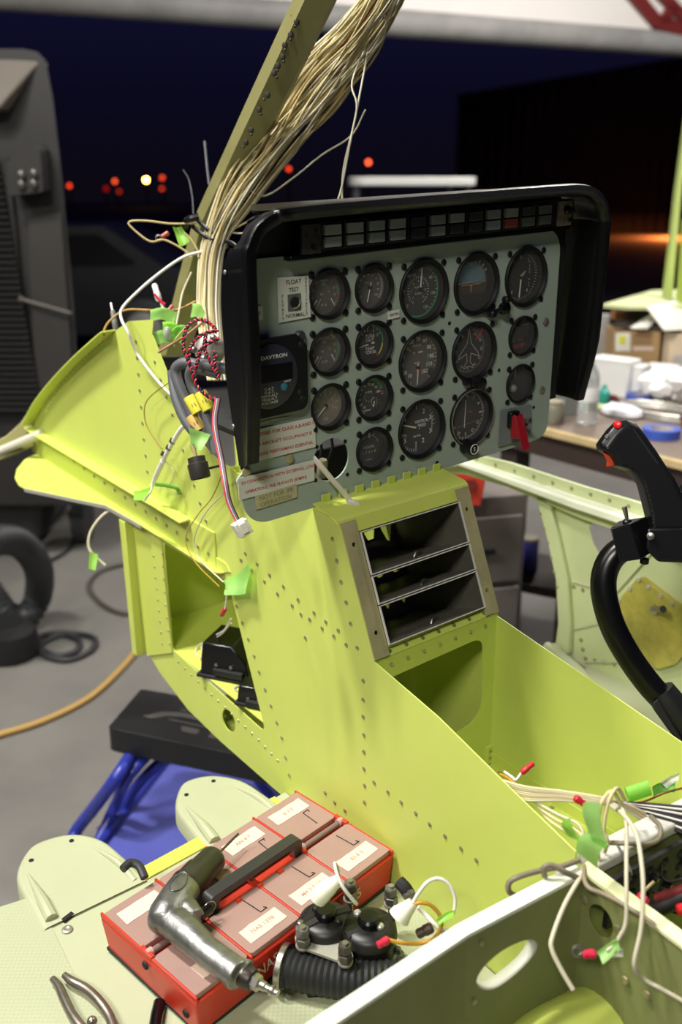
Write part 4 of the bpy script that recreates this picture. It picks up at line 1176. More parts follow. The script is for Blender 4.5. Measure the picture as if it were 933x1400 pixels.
def vsi(mb, Z, ri, z):
    ticks(mb, ri * .82, ri * .94, 180, 270, 13, .0004, z); ticks(mb, ri * .70, ri * .92, 0, 0, 1, .0005, z); ticks(mb, ri * .55, ri * .92, 180, 180, 1, .0005, z); ticks(mb, ri * .84, ri * .94, 0, 90, 10, .0003, z)
    for t, d, r in (('5', 306, .70), ('0', 272, .84), ('5', 232, .70), ('2', 32, .68), ('3', 68, .76), ('3', 110, .76), ('2', 148, .68)):
        x, y = pol(ri * r, d); mb.text(t, .0096, Z, x, y)
    mb.text('UP', .0056, Z, -.022, .012) if False else None
    mb.text('DN', .0064, Z, -.0225, -.008)
    mb.text('VERTICAL', .0058, Z, .010, .0075); mb.text('SPEED', .0058, Z, .010, .0015)
    mb.text('1000 FPM', .0034, Z, .001, -.0125)
    mb.face([(.0285, -.012, z), (.0292, -.012, z), (.0292, .012, z), (.0285, .012, z)])
gauge('C3', 'vertical_speed_gauge', mat('dial_vsi', (40, 40, 40), .5), vsi, [], [(288, -.004, .030, .0012, NEED, 0, 0)])
# D column: attitude, heading, course
def att_w(mb, Z, ri, z):
    ticks(mb, ri * .80, ri * .93, -60, 60, 9, .0008, z); mb.face([(-.003, ri * .62, z), (.003, ri * .62, z), (0, ri * .80, z)])
    mb.face([(-ri * .8, -.0006, z), (ri * .75, .0034, z), (ri * .75, .0042, z), (-ri * .8, .0004, z)])
def att_sky(mb, Z, ri, z):
    P_ = [(ri * .78 * math.sin(t), ri * .78 * math.cos(t), z - .0001) for t in [math.radians(d) for d in range(-88, 95, 6)]]
    mb.face(P_)
def att_gnd(mb, Z, ri, z):
    mb.face([(ri * .86 * math.sin(t), ri * .86 * math.cos(t), z - .0002) for t in [math.radians(d) for d in range(0, 360, 8)]])
def att_ac(mb, Z, ri, z):
    mb.face([(-.018, -.001, z + .001), (-.006, -.001, z + .001), (-.006, -.0022, z + .001), (-.018, -.0022, z + .001)]); mb.face([(.006, -.001, z + .001), (.018, -.001, z + .001), (.018, -.0022, z + .001), (.006, -.0022, z + .001)])
    mb.face([(-.001, -.001, z + .001), (.001, -.001, z + .001), (.001, -.012, z + .001), (-.001, -.012, z + .001)]); mb.face([(-.006, -.0005, z + .001), (0, -.005, z + .001), (.006, -.0005, z + .001), (.0045, -.0005, z + .001), (0, -.0035, z + .001), (-.0045, -.0005, z + .001)])
ga_ = gauge('D1', 'attitude_indicator', BLKD, att_w, [(mat('attitude_ground_brown', (70, 52, 46), .5), att_gnd), (mat('attitude_sky_blue', (96, 128, 140), .5), att_sky), (mat('attitude_orange', (196, 140, 50), .5), att_ac)], [])
ob('lower_mask', MB(gframe(*GA['D1'])).plate([(-.034, -.014), (.034, -.014), (.026, -.028), (.0, -.036), (-.026, -.028)], lambda u, v, h: (u, v, -.0055 + h), .001), BLACKM, ga_, ang=0)
G = gframe(*GA['D1'])
ob('caging_arm', MB(G).tube([(.012, -.038, .002), (.03, -.041, .006), (.045, -.037, .008)], .0038, 8, 4), BLACK, ga_)
ob('setting_knob', MB(G).lathe([(.0085, 0), (.0085, .008), (.006, .010), (.002, .0104)], (.050, -.038, .003), seg=16), BLACKG, ga_)
ob('setting_knob', MB(G).lathe([(.006, 0), (.006, .008), (.004, .010)], (.026, -.042, .003), seg=14), BLACK, ga_)
ob('setting_knob', MB(G).lathe([(.005, 0), (.005, .007), (.003, .009)], (.053, -.026, .003), seg=14), BLACK, ga_)
def hdg_w(mb, Z, ri, z):
    pts = [(0, .030), (.004, .010), (.019, -.006), (.019, -.010), (.004, -.004), (.003, -.016), (.009, -.022), (.009, -.025), (0, -.022)]
    o_ = [V(x, y, 0) for x, y in pts] + [V(-x, y, 0) for x, y in reversed(pts[1:-1])]
    for p, q in zip(o_, o_[1:] + o_[:1]):
        d = (q - p).normalized(); s = V(d.y, -d.x, 0) * .0005
        mb.face([(p + s).to_tuple()[:2] + (z + .001,), (q + s).to_tuple()[:2] + (z + .001,), (q - s).to_tuple()[:2] + (z + .001,), (p - s).to_tuple()[:2] + (z + .001,)])
    ticks(mb, ri * .78, ri * .86, 0, 355, 72, .00025, z)
    for i, t in enumerate(('N', '3', '6', 'E', '12', '15', 'S', '21', '24', 'W', '30', '33')):
        x, y = pol(ri * .68, 150 + i * 30); mb.text(t, .0062, Z, x, y, -math.radians(150 + i * 30))
gd_ = gauge('D2', 'heading_indicator', mat('dial_heading', (30, 29, 29), .5), hdg_w, [(mat('heading_bug_red', (206, 52, 40), .5), lambda mb, Z, ri, z: (mb.face([(.010, .014, z + .002), (.016, .021, z + .002), (.017, .0165, z + .002)]), mb.face([(.0135, .0185, z + .002), (.0165, .0165, z + .002), (.026, .0255, z + .002), (.0235, .0285, z + .002)]), mb.face([(.001, .031, z), (.0055, .031, z), (.0055, .034, z), (.001, .034, z)])))], [])
G = gframe(*GA['D2'])
ob('setting_knob', MB(G).lathe([(.010, 0), (.010, .004), (.0085, .005), (.0085, .014), (.006, .015)], (.004, -.043, .002), seg=18), BLACK, gd_)
ob('setting_knob', MB(G).lathe([(.006, 0), (.006, .005), (.004, .006)], (-.016, -.039, .002), seg=14), BLACK, gd_)
def vor_w(mb, Z, ri, z):
    ticks(mb, ri * .88, ri * .97, 0, 355, 72, .0003, z); ticks(mb, ri * .86, ri * .97, 0, 350, 36, .0005, z)
    for i, t in enumerate(('N', '3', '6', 'E', '12', '15', 'S', '21', '24', 'W', '30', '33')):
        x, y = pol(ri * .76, i * 30); mb.text(t, .0066, Z, x, y, -math.radians(i * 30))
    mb.face([(-.0035, -.018, z), (-.0023, -.018, z), (-.0008, .023, z), (-.0020, .023, z)])
    for i in range(11): mb.face([(-.020 + i * .004 + .0005 * math.cos(t), -.0135 - abs(i - 4) * .0 + .0005 * math.sin(t) + (i - 5) * .0004, z) for t in [k * math.pi / 4 for k in range(8)]])
gv_ = gauge('D3', 'course_indicator', mat('dial_course', (26, 25, 25), .5), vor_w, [(REDG, lambda mb, Z, ri, z: mb.face([(.004, .003, z), (.011, .0034, z), (.011, .0054, z), (.004, .005, z)])), (YELLOWP, lambda mb, Z, ri, z: mb.face([(.0, .029, z), (.004, .029, z), (.002, .0245, z)]))], [])
G = gframe(*GA['D3'])
ob('bezel_rim', MB(G).tube([(.0405 * math.cos(t), .0405 * math.sin(t), .0045) for t in [i * math.pi / 20 for i in range(40)]], .0008, 6, 1, closed=True), ALUD, gv_)
kb = ob('course_knob', MB(G).lathe([(.011, 0), (.011, .004), (.0095, .005), (.0095, .018), (.007, .019)], (-.011, -.041, .001), seg=20), BLACK, gv_)
mb = MB(G); mb.tube([(-.011 + .0072 * math.cos(t), -.041 + .0072 * math.sin(t), .0202) for t in [i * math.pi / 10 for i in range(20)]], .0006, 5, 1, closed=True)
mb.text('S', .008, lambda x, y, h: (x - .011, y - .041, .0203))
ob('knob_mark', mb, PRINTW, kb, ang=0)
# E column
def alt_w(mb, Z, ri, z):
    ticks(mb, ri * .84, ri * .95, 0, 352.8, 50, .0003, z)
    for i in range(10):
        x, y = pol(ri * .72, i * 36)
        if i not in (2, 3): mb.text(str(i), .0072, Z, x, y)
    for i, t in enumerate('FEET ALT'): mb.text(t, .0042, Z, ri * .52, ri * .50 - i * .0048)
gauge('E1', 'altimeter', BLKD, alt_w, [], [(184, -.004, .028, .0009, NEED, .0, -.002), (52, .0, .012, .002, mat('needle_grey', (150, 148, 140), .5), .0, .0)])
def clk_w(mb, Z, ri, z):
    for x0, y0, x1, y1 in ((-.019, .013, .019, .0142), (-.019, -.005, .019, -.0038), (-.0195, -.005, -.0185, .0142), (.0185, -.005, .0195, .0142)): mb.face([(x0, y0, z + .003), (x1, y0, z + .003), (x1, y1, z + .003), (x0, y1, z + .003)])
    mb.text('SELECT', .0028, Z, -.007, -.0085); mb.text('CONTROL', .0028, Z, .008, -.0085); mb.text('UT', .0034, Z, -.012, -.016); mb.text('LT', .0034, Z, .0, -.0175); mb.text('ET', .0034, Z, .012, -.016)
gc_ = gauge('E2', 'digital_clock', mat('dial_clock', (22, 20, 20), .5), clk_w, [(mat('clock_red', (110, 26, 26), .5), lambda mb, Z, ri, z: mb.face([(-.02, -.013, z - .0001), (.02, -.013, z - .0001), (.014, -.0205, z - .0001), (-.014, -.0205, z - .0001)]))], [], R=.0290, dialR=.0262)
ob('clock_screen', MB(gframe(*GA['E2'])).box((0, .0045, -.005), (.037, .0175, .003)), mat('lcd_dark', (30, 31, 30), .25), gc_, bevel=.0015)
def bal_w(mb, Z, ri, z):
    mb.face([(-.0015, .006, z), (.0015, .006, z), (.0025, .020, z), (-.0005, .020, z)])
ge_ = gauge('E3', 'slip_indicator', mat('dial_slip', (40, 38, 36), .4), bal_w, [], [], R=.0290, dialR=.0270)
ob('slip_ball', MB(gframe(*GA['E3'])).sphere((-.006, -.008, -.007), .006, 14), mat('grey_ball', (130, 128, 120), .35), ge_)
# open hole rim and things seen inside it
# --- clock module at the left
G0 = HELI
md = ob('clock_radio_module', MB(G0).plate(rounded([(-.281, -.032), (-.189, -.030), (-.188, .048), (-.203, .063), (-.281, .063)], [.0, .012, .0, .0, 0], 5), lambda u, v, h: (u, -.004 - h, v), .006), BLACK, pan, bevel=.0015)
ccx, ccz = -.243, .018
ob('module_face', MB(G0).lathe([(.0385, 0), (.0385, .003), (.036, .0045)], (ccx, -.009, ccz), (0, -1, 0), 40), mat('module_blue_grey', (52, 54, 66), .45), md)
ob('module_screen', MB(G0).box((ccx, -.0138, ccz + .004), (.060, .0012, .0205)), mat('module_screen_black', (8, 8, 9), .15), md, bevel=.0006)
mb = MB(G0); F_ = lambda x, y, h: (ccx + x, -.0140, ccz + y)
mb.text('DAVTRON', .0064, F_, .0045, .0235, 0, 1.2)
for i, t in enumerate(('O.A.T.', 'O.A.T.', 'DENS.ALT', 'PRES.ALT', 'VOLTAGE')):
    mb.text(t, .0044, F_, -.004, -.0135 - i * .0042, 0, 1.2); mb.text('•', .005, F_, -.022, -.0135 - i * .0042)
mb.text('SELECT', .003, F_, .022, -.008)
ob('module_lettering', mb, PRINTW, md, ang=0, recalc=False)
ob('module_button', MB(G0).lathe([(.0045, 0), (.0045, .002), (.003, .003)], (ccx + .0165, -.0135, ccz - .014), (0, -1, 0), 14), mat('teal_button', (52, 120, 136), .4), md)
for a, c in ((-.197, .050), (-.197, -.016), (-.200, -.008)): ob('module_screw', MB(G0).lathe([(.004, 0), (.003, .0015)], (a, -.010, c), (0, -1, 0), 12), BLACKM, md)
jk = ob('jack_button', MB(G0).lathe([(.0072, 0), (.0072, .004), (.005, .006), (.0025, .006)], (-.194, -.001, .058), (0, -1, 0), 18), mat('grey_jack', (58, 58, 64), .4), pan)
# --- placards
def placard(name, q, m_, lines, pm, th=.0006, b=-.0015):
    o = ob(name, MB(G0).plate(q, lambda u, v, h: (u, b - h, v), th), m_, pan, ang=0)
    mb = MB(G0)
    for t, size, x, y, rot, sx_ in lines: mb.text(t, size, lambda u, v, h: (u, b - th - .0003, v), x, y, rot, sx_)
    ob('lettering', mb, pm, o, ang=0, recalc=False)
    return o
fl_ = placard('float_test_placard', [(-.2225, .0775), (-.1765, .079), (-.1785, .1275), (-.2225, .1295)], LABEL, [('FLOAT', .0072, -.200, .1225, 0, 1), ('TEST', .0066, -.2, .1135, 0, 1), ('NORMAL', .0066, -.199, .0835, 0, 1)] + [(c, .0050, -.2165, .1075 - i * .0052, 0, 1) for i, c in enumerate('FLOATS')] + [(c, .0042, -.1825, .1245 - i * .0041, 0, 1) for i, c in enumerate('DEACTIVATED')], PRINTK)
ob('switch_plate', MB(G0).box((-.2, -.0026, .099), (.0185, .0012, .0195)), mat('switch_plate_grey', (92, 100, 92), .5), fl_, bevel=.0004)
ob('switch_hole', MB(G0).lathe([(.0066, 0), (.0066, .001), (.0058, .0016)], (-.2, -.0032, .099), (0, -1, 0), 20), DARKHOLE, fl_)
ob('switch_bush', MB(G0).tube([(-.2 + .0066 * math.cos(t), -.0042, .099 + .0066 * math.sin(t)) for t in [math.radians(d) for d in range(-110, 30, 12)]], .0011, 6, 1), ALU, fl_)
RDL = [(0, -.236, 'APPROVED FOR CLASS A,B,AND C')]
pl1 = placard('warning_placard', [(-.2740, -.0855), (-.1735, -.0845), (-.1735, -.0455), (-.2740, -.0455)], LABEL, [('APPROVED FOR CLASS A,B,AND C', .0060, -.2225, -.0525, 0, 1.06), ('DURING AIRCRAFT OCCUPANCY IS', .0058, -.2285, -.0650, 0, 1.06), ('TO PERSONS PERFORMING ESSENTIAL', .0058, -.228, -.0775, 0, 1.02)], PRINTR)
pl2 = placard('warning_placard', [(-.2890, -.1290), (-.1765, -.1285), (-.1765, -.1010), (-.2890, -.1010)], LABEL, [('IN CONNECTION WITH EXTERNAL LOAD', .0058, -.2295, -.1085, 0, 1.0), ('OPERATIONS. VNE 78 KNOTS (87MPH)', .0056, -.2345, -.1210, 0, .95)], PRINTR)
placard('handwritten_placard', [(-.2660, -.1470), (-.2040, -.1450), (-.2040, -.1270), (-.2660, -.1290)], mat('yellowed_label', (190, 186, 140), .6, noise=.1, nscale=90), [('NOT FOR IFR', .0085, -.235, -.1335, .02, 1), ('OPERATION', .0085, -.236, -.1420, .02, 1)], mat('faded_pencil', (140, 134, 96), .7))
placard('small_placard', [(-.0560, .0610), (-.0370, .0620), (-.0372, .0720), (-.0562, .0712)], LABEL, [('HEATER', .0042, -.0465, .0665, .03, 1)], PRINTK)
placard('small_placard', [(-.262, .083), (-.2440, .084), (-.2442, .1000), (-.262, .1000)], LABEL, [('N', .006, -.25, .092, 0, 1)], PRINTK)
mb = MB(G0); mb.tube([(-.255, -.0005, -.0385), (-.235, -.0005, -.0375), (-.21, -.0005, -.0385)], .0006, 5, 3)
ob('glue_trace', mb, mat('old_glue', (170, 176, 150), .6), pan)
for a, c in ((-.2125, -.0925), (-.276, -.095)): ob('panel_screw', MB(G0).lathe([(.0062, 0), (.006, .0015), (.0035, .003), (.002, .003)], (a, -.0005, c), (0, -1, 0), 18), BRASSY, pan)
for a, c in ((.2435, .022), (.2445, -.080)): ob('panel_screw', MB(G0).lathe([(.0058, 0), (.0056, .0015), (.003, .0025)], (a, -.0005, c), (0, -1, 0), 18), ALUD, pan)
for a, c in ((-.1705, -.0855), (-.1255, -.087), (-.1735, -.1295), (-.1225, -.133), (.0525, .043), (.1515, -.036), (.036, -.150), (.229, -.104)): ob('panel_hole', MB(G0).lathe([(.0026, 0), (.0026, .0006)], (a, -.0002, c), (0, -1, 0), 12), DARKHOLE, pan)
# --- guarded switch
sw = ob('guarded_switch', MB(G0).plate(rounded([(.1555, -.151), (.2265, -.151), (.2215, -.098), (.1555, -.095)], [.003, .022, .003, .003], 6), lambda u, v, h: (u, -.001 - h, v), .002), mat('switch_panel_grey', (120, 128, 128), .45), pan, bevel=.0005)
ob('switch_base', MB(G0).box((.180, -.006, -.112), (.019, .010, .024)), BLACK, sw, bevel=.002)
RG = mat('red_guard', (164, 30, 42), .35)
def gd(a, b, c): return V(.180 + a, b, -.112 + c)
mb = MB(G0)
for s_ in (-1, 1): mb.rings([[gd(s_ * .008, -.008, .006), gd(s_ * .008, -.016, .010), gd(s_ * .008, -.030, -.024), gd(s_ * .008, -.010, -.026)], [gd(s_ * .0068, -.008, .006), gd(s_ * .0068, -.016, .010), gd(s_ * .0068, -.030, -.024), gd(s_ * .0068, -.010, -.026)]])
mb.rings([[gd(-.008, -.0165, .008), gd(.008, -.0165, .008), gd(.008, -.034, -.040), gd(-.008, -.034, -.040)], [gd(-.008, -.0175, .008), gd(.008, -.0175, .008), gd(.008, -.0352, -.040), gd(-.008, -.0352, -.040)]])
ob('red_guard', mb, RG, sw, bevel=.0005, ang=20)
ob('toggle', MB(G0).cyl((.191, -.008, -.116), (.193, -.028, -.112), .003, .0038, 10), STEEL, sw)
ob('guard_screw', MB(G0).lathe([(.0035, 0), (.0035, .001)], (.212, -.003, -.126), (0, -1, 0), 10), BLACK, sw)
# --- structure behind the open gauge hole
ib_ = ob('inner_bracket', MB(G0).plate([(-.19, -.095), (-.10, -.085), (-.10, -.065), (-.19, -.065)], lambda u, v, h: (u, .06 + h, v), .002), YG, pan, ang=0)
mb = MB(G0)
for k in range(4): mb.tube([(-.185 + k * .018, .045, -.060), (-.170 + k * .018, .04, -.105), (-.165 + k * .01, .05, -.15)], .0022, 6, 4)
ob('inner_case', MB(G0).box((-.09, .115, -.147), (.19, .09, .060)), BLACKM, pan, bevel=.003)  # black box added to darken the lower part of the open hole
ob('inner_wiring', mb, BLACKM, pan)
ob('inner_plug', MB(G0).lathe([(.006, 0), (.007, .004), (.007, .022), (.005, .026)], (-.143, .03, -.140), (0, -.2, 1), 14), mat('plug_tan', (128, 122, 92), .5), pan)
# clear tie hanging out of the empty gauge hole
tq = [hp(-.171, .012, -.100), hp(-.174, -.006, -.104), hp(-.158, -.014, -.128), hp(-.142, -.020, -.150), hp(-.1335, -.026, -.166)]
ct = thing('clear_cable_tie', 'clear plastic strap hanging out of the empty gauge hole over the shelf', 'strap', tq[-1])
CLR = mat('clear_nylon', (234, 228, 208), .3, trans=.2)
ob('strap', MB().tube(tq, .0046, 10, 5, flat=(1, .45)), CLR, ct)
ob('tie_head', MB().box(tq[-1], (.018, .010, .015), Matrix.Rotation(.5, 3, 'Y')), CLR, ct, bevel=.003)
# ================================================================== wires about the pedestal
def dA(x, y, off=0.0): return dep(hp(*ha(x, y, AL - off)))
def dB(x, y, b): return dep(hp(*hb(x, y, b)))
def dC(x, y, c): return dep(hp(*hc(x, y, c)))
def pw(pts): return [pd(x, y, d) for x, y, d in pts]
def flag(name, q, m, parent=None, bow=.004, th=.0005, **kw):
    """a stuck flag of tape: four corners in the world, slightly bowed"""
    a, b, c, d = [Vector(p) for p in q]
    n = (b - a).cross(d - a).normalized()
    def fn(u, v):
        p = (a * (1 - u) + b * u) * (1 - v) + (d * (1 - u) + c * u) * v
        return p + n * bow * (math.sin(u * math.pi) + .5 * math.sin(v * 5))
    return ob(name, MB().grid(fn, 8, 6), m, parent, ang=80, **kw)
def crimp(name, p, q, r, m, parent=None):
    p, q = Vector(p), Vector(q)
    d = (q - p)
    return ob(name, MB().lathe([(r * .7, 0), (r, d.length * .12), (r, d.length * .5), (r * .85, d.length * .55), (r * .9, d.length * .9), (r * .6, d.length)], p, d, 12), m, parent)
def ring_terminal(p, d, r, parent):
    d = Vector(d).normalized()
    view = (CAMP - Vector(p)).normalized()
    s = d.cross(view).normalized(); n = s.cross(d)
    c = Vector(p) + d * r * 1.4
    mb = MB().tube([c + (d * math.cos(t) + s * math.sin(t)) * r for t in [i * math.pi / 10 for i in range(20)]], r * .35, 6, 1, closed=True)
    mb.tube([Vector(p) - d * r * .6, Vector(p) + d * r * .5], r * .35, 6, 1)
    return ob('ring_terminal', mb, STEEL, parent)

# ---- the big bundle hanging from the roof, tied to the post
bd = thing('wire_bundle', 'thick hanging bundle of cream wires tied to the olive windscreen post', 'wire bundle', pd(290, 440, 1.62))
core = [(298, 520, 1.50, 14), (288, 450, 1.56, 16), (286, 400, 1.59, 17), (293, 335, 1.60, 18), (327, 262, 1.58, 29), (378, 190, 1.54, 38), (432, 120, 1.50, 40), (488, 52, 1.46, 36), (528, -10, 1.42, 30), (560, -80, 1.38, 28), (606, -180, 1.33, 28), (655, -290, 1.28, 28)]
rng = random.Random(5)
tones = [CREAM, TAN, PALEW, mat('dull_cream_wire', (186, 174, 128), .55), mat('olive_cream_wire', (160, 146, 96), .55)]
for i in range(66):
    ang = rng.uniform(0, 2 * math.pi); rad = math.sqrt(rng.random())
    pts = []
    drift = 0
    for k, (x, y, d, wd_) in enumerate(core):
        ang += rng.uniform(-.45, .45) if k > 3 else rng.uniform(-.15, .15)
        rad_k = min(1.15, rad * (1 if k < 4 else rng.uniform(.8, 1.15)))
        u, v = math.cos(ang) * rad_k, math.sin(ang) * rad_k
        nx, ny = (.80, .60) if k > 3 else (1, 0)
        pts.append(pd(x + u * wd_ * nx, y + u * wd_ * ny, d + v * wd_ / FPX * d * .8))
    m = tones[rng.randrange(5)]
    if i in (3, 17, 31): m = BROWNW
    wire('wire', pts, rng.choice((.0013, .0016, .0019)), m, bd, seg=5, k=5)
# strays leaving the bundle
for pts, m in (([(505, 60, 1.45), (492, 130, 1.45), (478, 200, 1.46), (466, 262, 1.47), (458, 280, 1.48)], PALEW), ([(512, 40, 1.45), (482, 110, 1.45), (488, 150, 1.45), (470, 230, 1.47), (468, 285, 1.48)], PALEW),
               ([(330, 250, 1.6), (360, 268, 1.58), (400, 244, 1.55), (440, 212, 1.52), (480, 186, 1.5), (500, 150, 1.48)], PALEW), ([(318, 314, 1.6), (345, 300, 1.58), (372, 290, 1.57), (388, 298, 1.56)], CREAM),
               ([(314, 318, 1.6), (335, 318, 1.58), (355, 303, 1.57), (384, 304, 1.56)], PALEW), ([(520, -10, 1.44), (528, 40, 1.44), (512, 68, 1.45), (500, 80, 1.46)], WHITEW)):
    wire('stray_wire', pw(pts), .0014, m, bd, seg=6)
def tie_loop(x0, y0, x1, y1, d, sag, name, r, m, parent):
    pts = []
    for i in range(24):
        t = 2 * math.pi * i / 24
        u = .5 - .5 * math.cos(t)
        x = x0 + (x1 - x0) * u; y = y0 + (y1 - y0) * u + sag * math.sin(math.pi * u)
        pts.append(pd(x, y, d + .045 * (-math.sin(t))))
    return ob(name, MB().tube(pts, r, 6, 2, closed=True, flat=(1, .5)), m, parent)
tie = thing('cable_tie', 'black cable tie strapping the cream wire bundle to the olive post', 'cable tie', pd(275, 310, 1.58))
tie_loop(266, 296, 312, 332, 1.63, 4, 'tie_loop', .0042, BLACK, tie)
tie_loop(262, 308, 310, 338, 1.63, 4, 'tie_loop', .0042, BLACK, tie)
ob('tie_tail', MB().tube(pw([(308, 330, 1.57), (318, 333, 1.56), (332, 345, 1.55)]), .0034, 8, 4, flat=(1, .5)), BLACK, tie)
ob('tie_head', MB().tube(pw([(272, 296, 1.6), (258, 300, 1.6), (252, 312, 1.61)]), .006, 8, 4), BLACKG, tie)
wire('stray_wire', pw([(280, 193, 1.7), (283, 225, 1.7), (286, 252, 1.7)]), .0022, mat('grey_wire', (90, 90, 96), .5), label='short stiff grey wire end sticking up beside the olive post', cat='wire')
wire('stray_wire', pw([(250, 232, 1.75), (258, 245, 1.75), (263, 270, 1.74), (265, 300, 1.73)]), .0012, mat('dark_grey_wire', (60, 60, 66), .5), label='thin dark wire bent left of the short stiff grey wire', cat='wire')

# ---- loops left of the post
t = thing('looped_wire', 'tan wire loop with red ring terminal sticking out left of the post', 'wire', pd(250, 330, 1.62))
wire('wire', pw([(268, 305, 1.6), (235, 306, 1.6), (200, 302, 1.6), (178, 303, 1.6), (180, 311, 1.6), (205, 330, 1.6), (225, 328, 1.6), (252, 342, 1.6), (262, 352, 1.6)]), .0018, TAN, t)
wire('wire', pw([(252, 318, 1.6), (262, 328, 1.6), (270, 342, 1.6), (272, 352, 1.6)]), .0018, TAN, t)
crimp('red_crimp', pd(231, 318, 1.6), pd(221, 324, 1.6), .0042, mat('dull_red_crimp', (170, 84, 70), .4), t)
ring_terminal(pd(222, 323, 1.6), pd(214, 327, 1.6) - pd(222, 323, 1.6), .0045, t)
flag('tape_flag', pw([(236, 310, 1.6), (248, 309, 1.6), (260, 330, 1.6), (246, 338, 1.6)]), GREENTD, t, bow=.005)
t = thing('white_cable', 'white cable sweeping out left from the bundle and down over the fan shaped nose plate', 'cable', pd(235, 548, 1.45))
wire('wire', pw([(280, 343, 1.6), (250, 352, 1.6), (215, 376, 1.6), (185, 402, 1.6), (167, 422, 1.58), (166, 436, 1.56), (176, 456, 1.55), (188, 484, dA(188, 484, .012)), (215, 520, dA(215, 520, .008)), (240, 546, dA(240, 546, .006))]), .0024, WHITEW, t, k=8)
t = thing('tan_wire', 'thin tan wire arching over the top edge of the yellow green nose', 'wire', pd(150, 455, 1.62))
wire('wire', pw([(142, 462, 1.64), (143, 450, 1.64), (152, 437, 1.64), (172, 424, 1.64), (205, 424, 1.62), (240, 424, 1.6), (268, 412, 1.6)]), .0019, mat('ochre_wire', (170, 132, 62), .5), t)
t = thing('spade_connector', 'white wire end with clear spade connector and pink tape standing above the nose', 'connector', pd(215, 430, 1.6))
wire('wire', pw([(232, 440, 1.58), (222, 418, 1.6), (214, 398, 1.6)]), .0026, WHITEW, t)
crimp('clear_sleeve', pd(218, 412, 1.6), pd(211, 388, 1.6), .0055, mat('clear_sleeve', (220, 220, 214), .25), t)
ob('pink_tape', MB().tube(pw([(211, 402, 1.594), (220, 412, 1.594), (226, 416, 1.594)]), .0022, 6, 3), CRIMP, t)
ob('pink_tape', MB().tube(pw([(236, 418, 1.594), (228, 428, 1.594)]), .0032, 6, 3), mat('pink_tape', (206, 96, 110), .5), t)
t = thing('spade_connector', 'grey spade terminal with slim blade standing at the top left nose edge', 'connector', pd(157, 452, 1.66))
crimp('grey_sleeve', pd(159, 452, 1.66), pd(154, 424, 1.66), .005, mat('grey_sleeve', (110, 112, 110), .35), t)
ob('blade', MB().tube(pw([(154, 426, 1.66), (152, 414, 1.66)]), .0025, 6, 1), STEEL, t)
# ---- green tape tags crowd at the top of the pedestal
tags = thing('green_tape_tags', 'cluster of crumpled green tape tags at the top of the pedestal', 'tape', pd(235, 470, 1.55))
for q, m in (([(205, 424), (245, 430), (236, 442), (206, 438)], GREENT), ([(222, 440), (250, 452), (248, 466), (222, 462)], GREENTD), ([(236, 452), (262, 448), (250, 470), (232, 468)], GREENT), ([(210, 455), (236, 460), (240, 472), (214, 470)], GREENT), ([(262, 415), (280, 428), (276, 440), (262, 432)], GREENT)):
    flag('tape_tag', [pd(x, y, 1.53 + .01 * i) for i, (x, y) in enumerate(q)], m, tags, bow=.008)
ob('clear_wrap', MB().sphere(pd(229, 456, 1.52), .007, 10, (1, 1, 1.6)), mat('clear_wrap', (196, 206, 180), .2, trans=.4), tags)
wire('tag_wire', pw([(262, 372, 1.6), (250, 400, 1.6), (245, 425, 1.58), (240, 450, 1.56)]), .0017, PALEW, tags)
wire('tag_wire', pw([(262, 440, 1.55), (250, 452, 1.53), (238, 466, 1.52)]), .0014, TAN, tags)
wire('tag_wire', pw([(278, 440, 1.52), (255, 458, 1.52), (236, 470, 1.51), (216, 482, 1.51)]), .002, mat('copper_wire', (150, 104, 74), .4), tags)
# ---- machinery behind the panel: grey cables, actuator, twisted pair
bx = thing('avionics_bracket', 'dark bracket with cables packed behind the left side of the instrument panel', 'bracket', hp(-.16, .2, -.16))
mb = MB(HELI).box((-.10, .22, -.07), (.10, .012, .22)).box((-.12, .30, -.13), (.05, .16, .01))
ob('back_plate', mb, BLACKM, bx, bevel=.002)  # black plate added so the space behind the panel looks dark
ob('support_arm', MB(HELI).box((-.13, .17, -.02), (.02, .12, .015)), OLIVE, bx, bevel=.002)
act = thing('servo_motor', 'small silvery motor housing behind the hood ringed by twisted red wires', 'motor', pd(285, 490, 1.42))
dm = 1.40
ob('housing', MB().sphere(pd(287, 478, dm), .022, 20, (1, .8, 1.1)), mat('silver_grey_casting', (196, 190, 180), .35, metal=.3), act)
for x, y in ((265, 478), (279, 490), (292, 462)): ob('bolt', MB().lathe([(.005, 0), (.005, .005), (.003, .006)], pd(x, y, dm - .018), CAMP - pd(x, y, dm), 10), STEEL, act)
gt = thing('grey_cable_loom', 'three thick grey cables with yellow tags looping down beside the pedestal top', 'cable', pd(270, 570, 1.42))
GREYC = mat('grey_cable', (84, 86, 90), .5)
for pts in ([(300, 508, 1.40), (275, 500, 1.40), (252, 496, 1.41), (240, 506, 1.42), (246, 530, 1.42), (262, 566, 1.42), (270, 590, 1.42)], [(302, 512, 1.38), (280, 506, 1.38), (262, 506, 1.40), (262, 525, 1.41), (275, 550, 1.41), (290, 590, 1.41), (296, 620, 1.41)],
            [(236, 508, 1.45), (240, 540, 1.44), (254, 575, 1.43), (276, 602, 1.42)], [(312, 505, 1.37), (290, 500, 1.37), (272, 498, 1.38)]):
    wire('cable', pw(pts), .0078, GREYC, gt, seg=10, k=6)
YT = mat('yellow_tag', (214, 206, 60), .5); TT = mat('tan_tag', (204, 170, 90), .5)
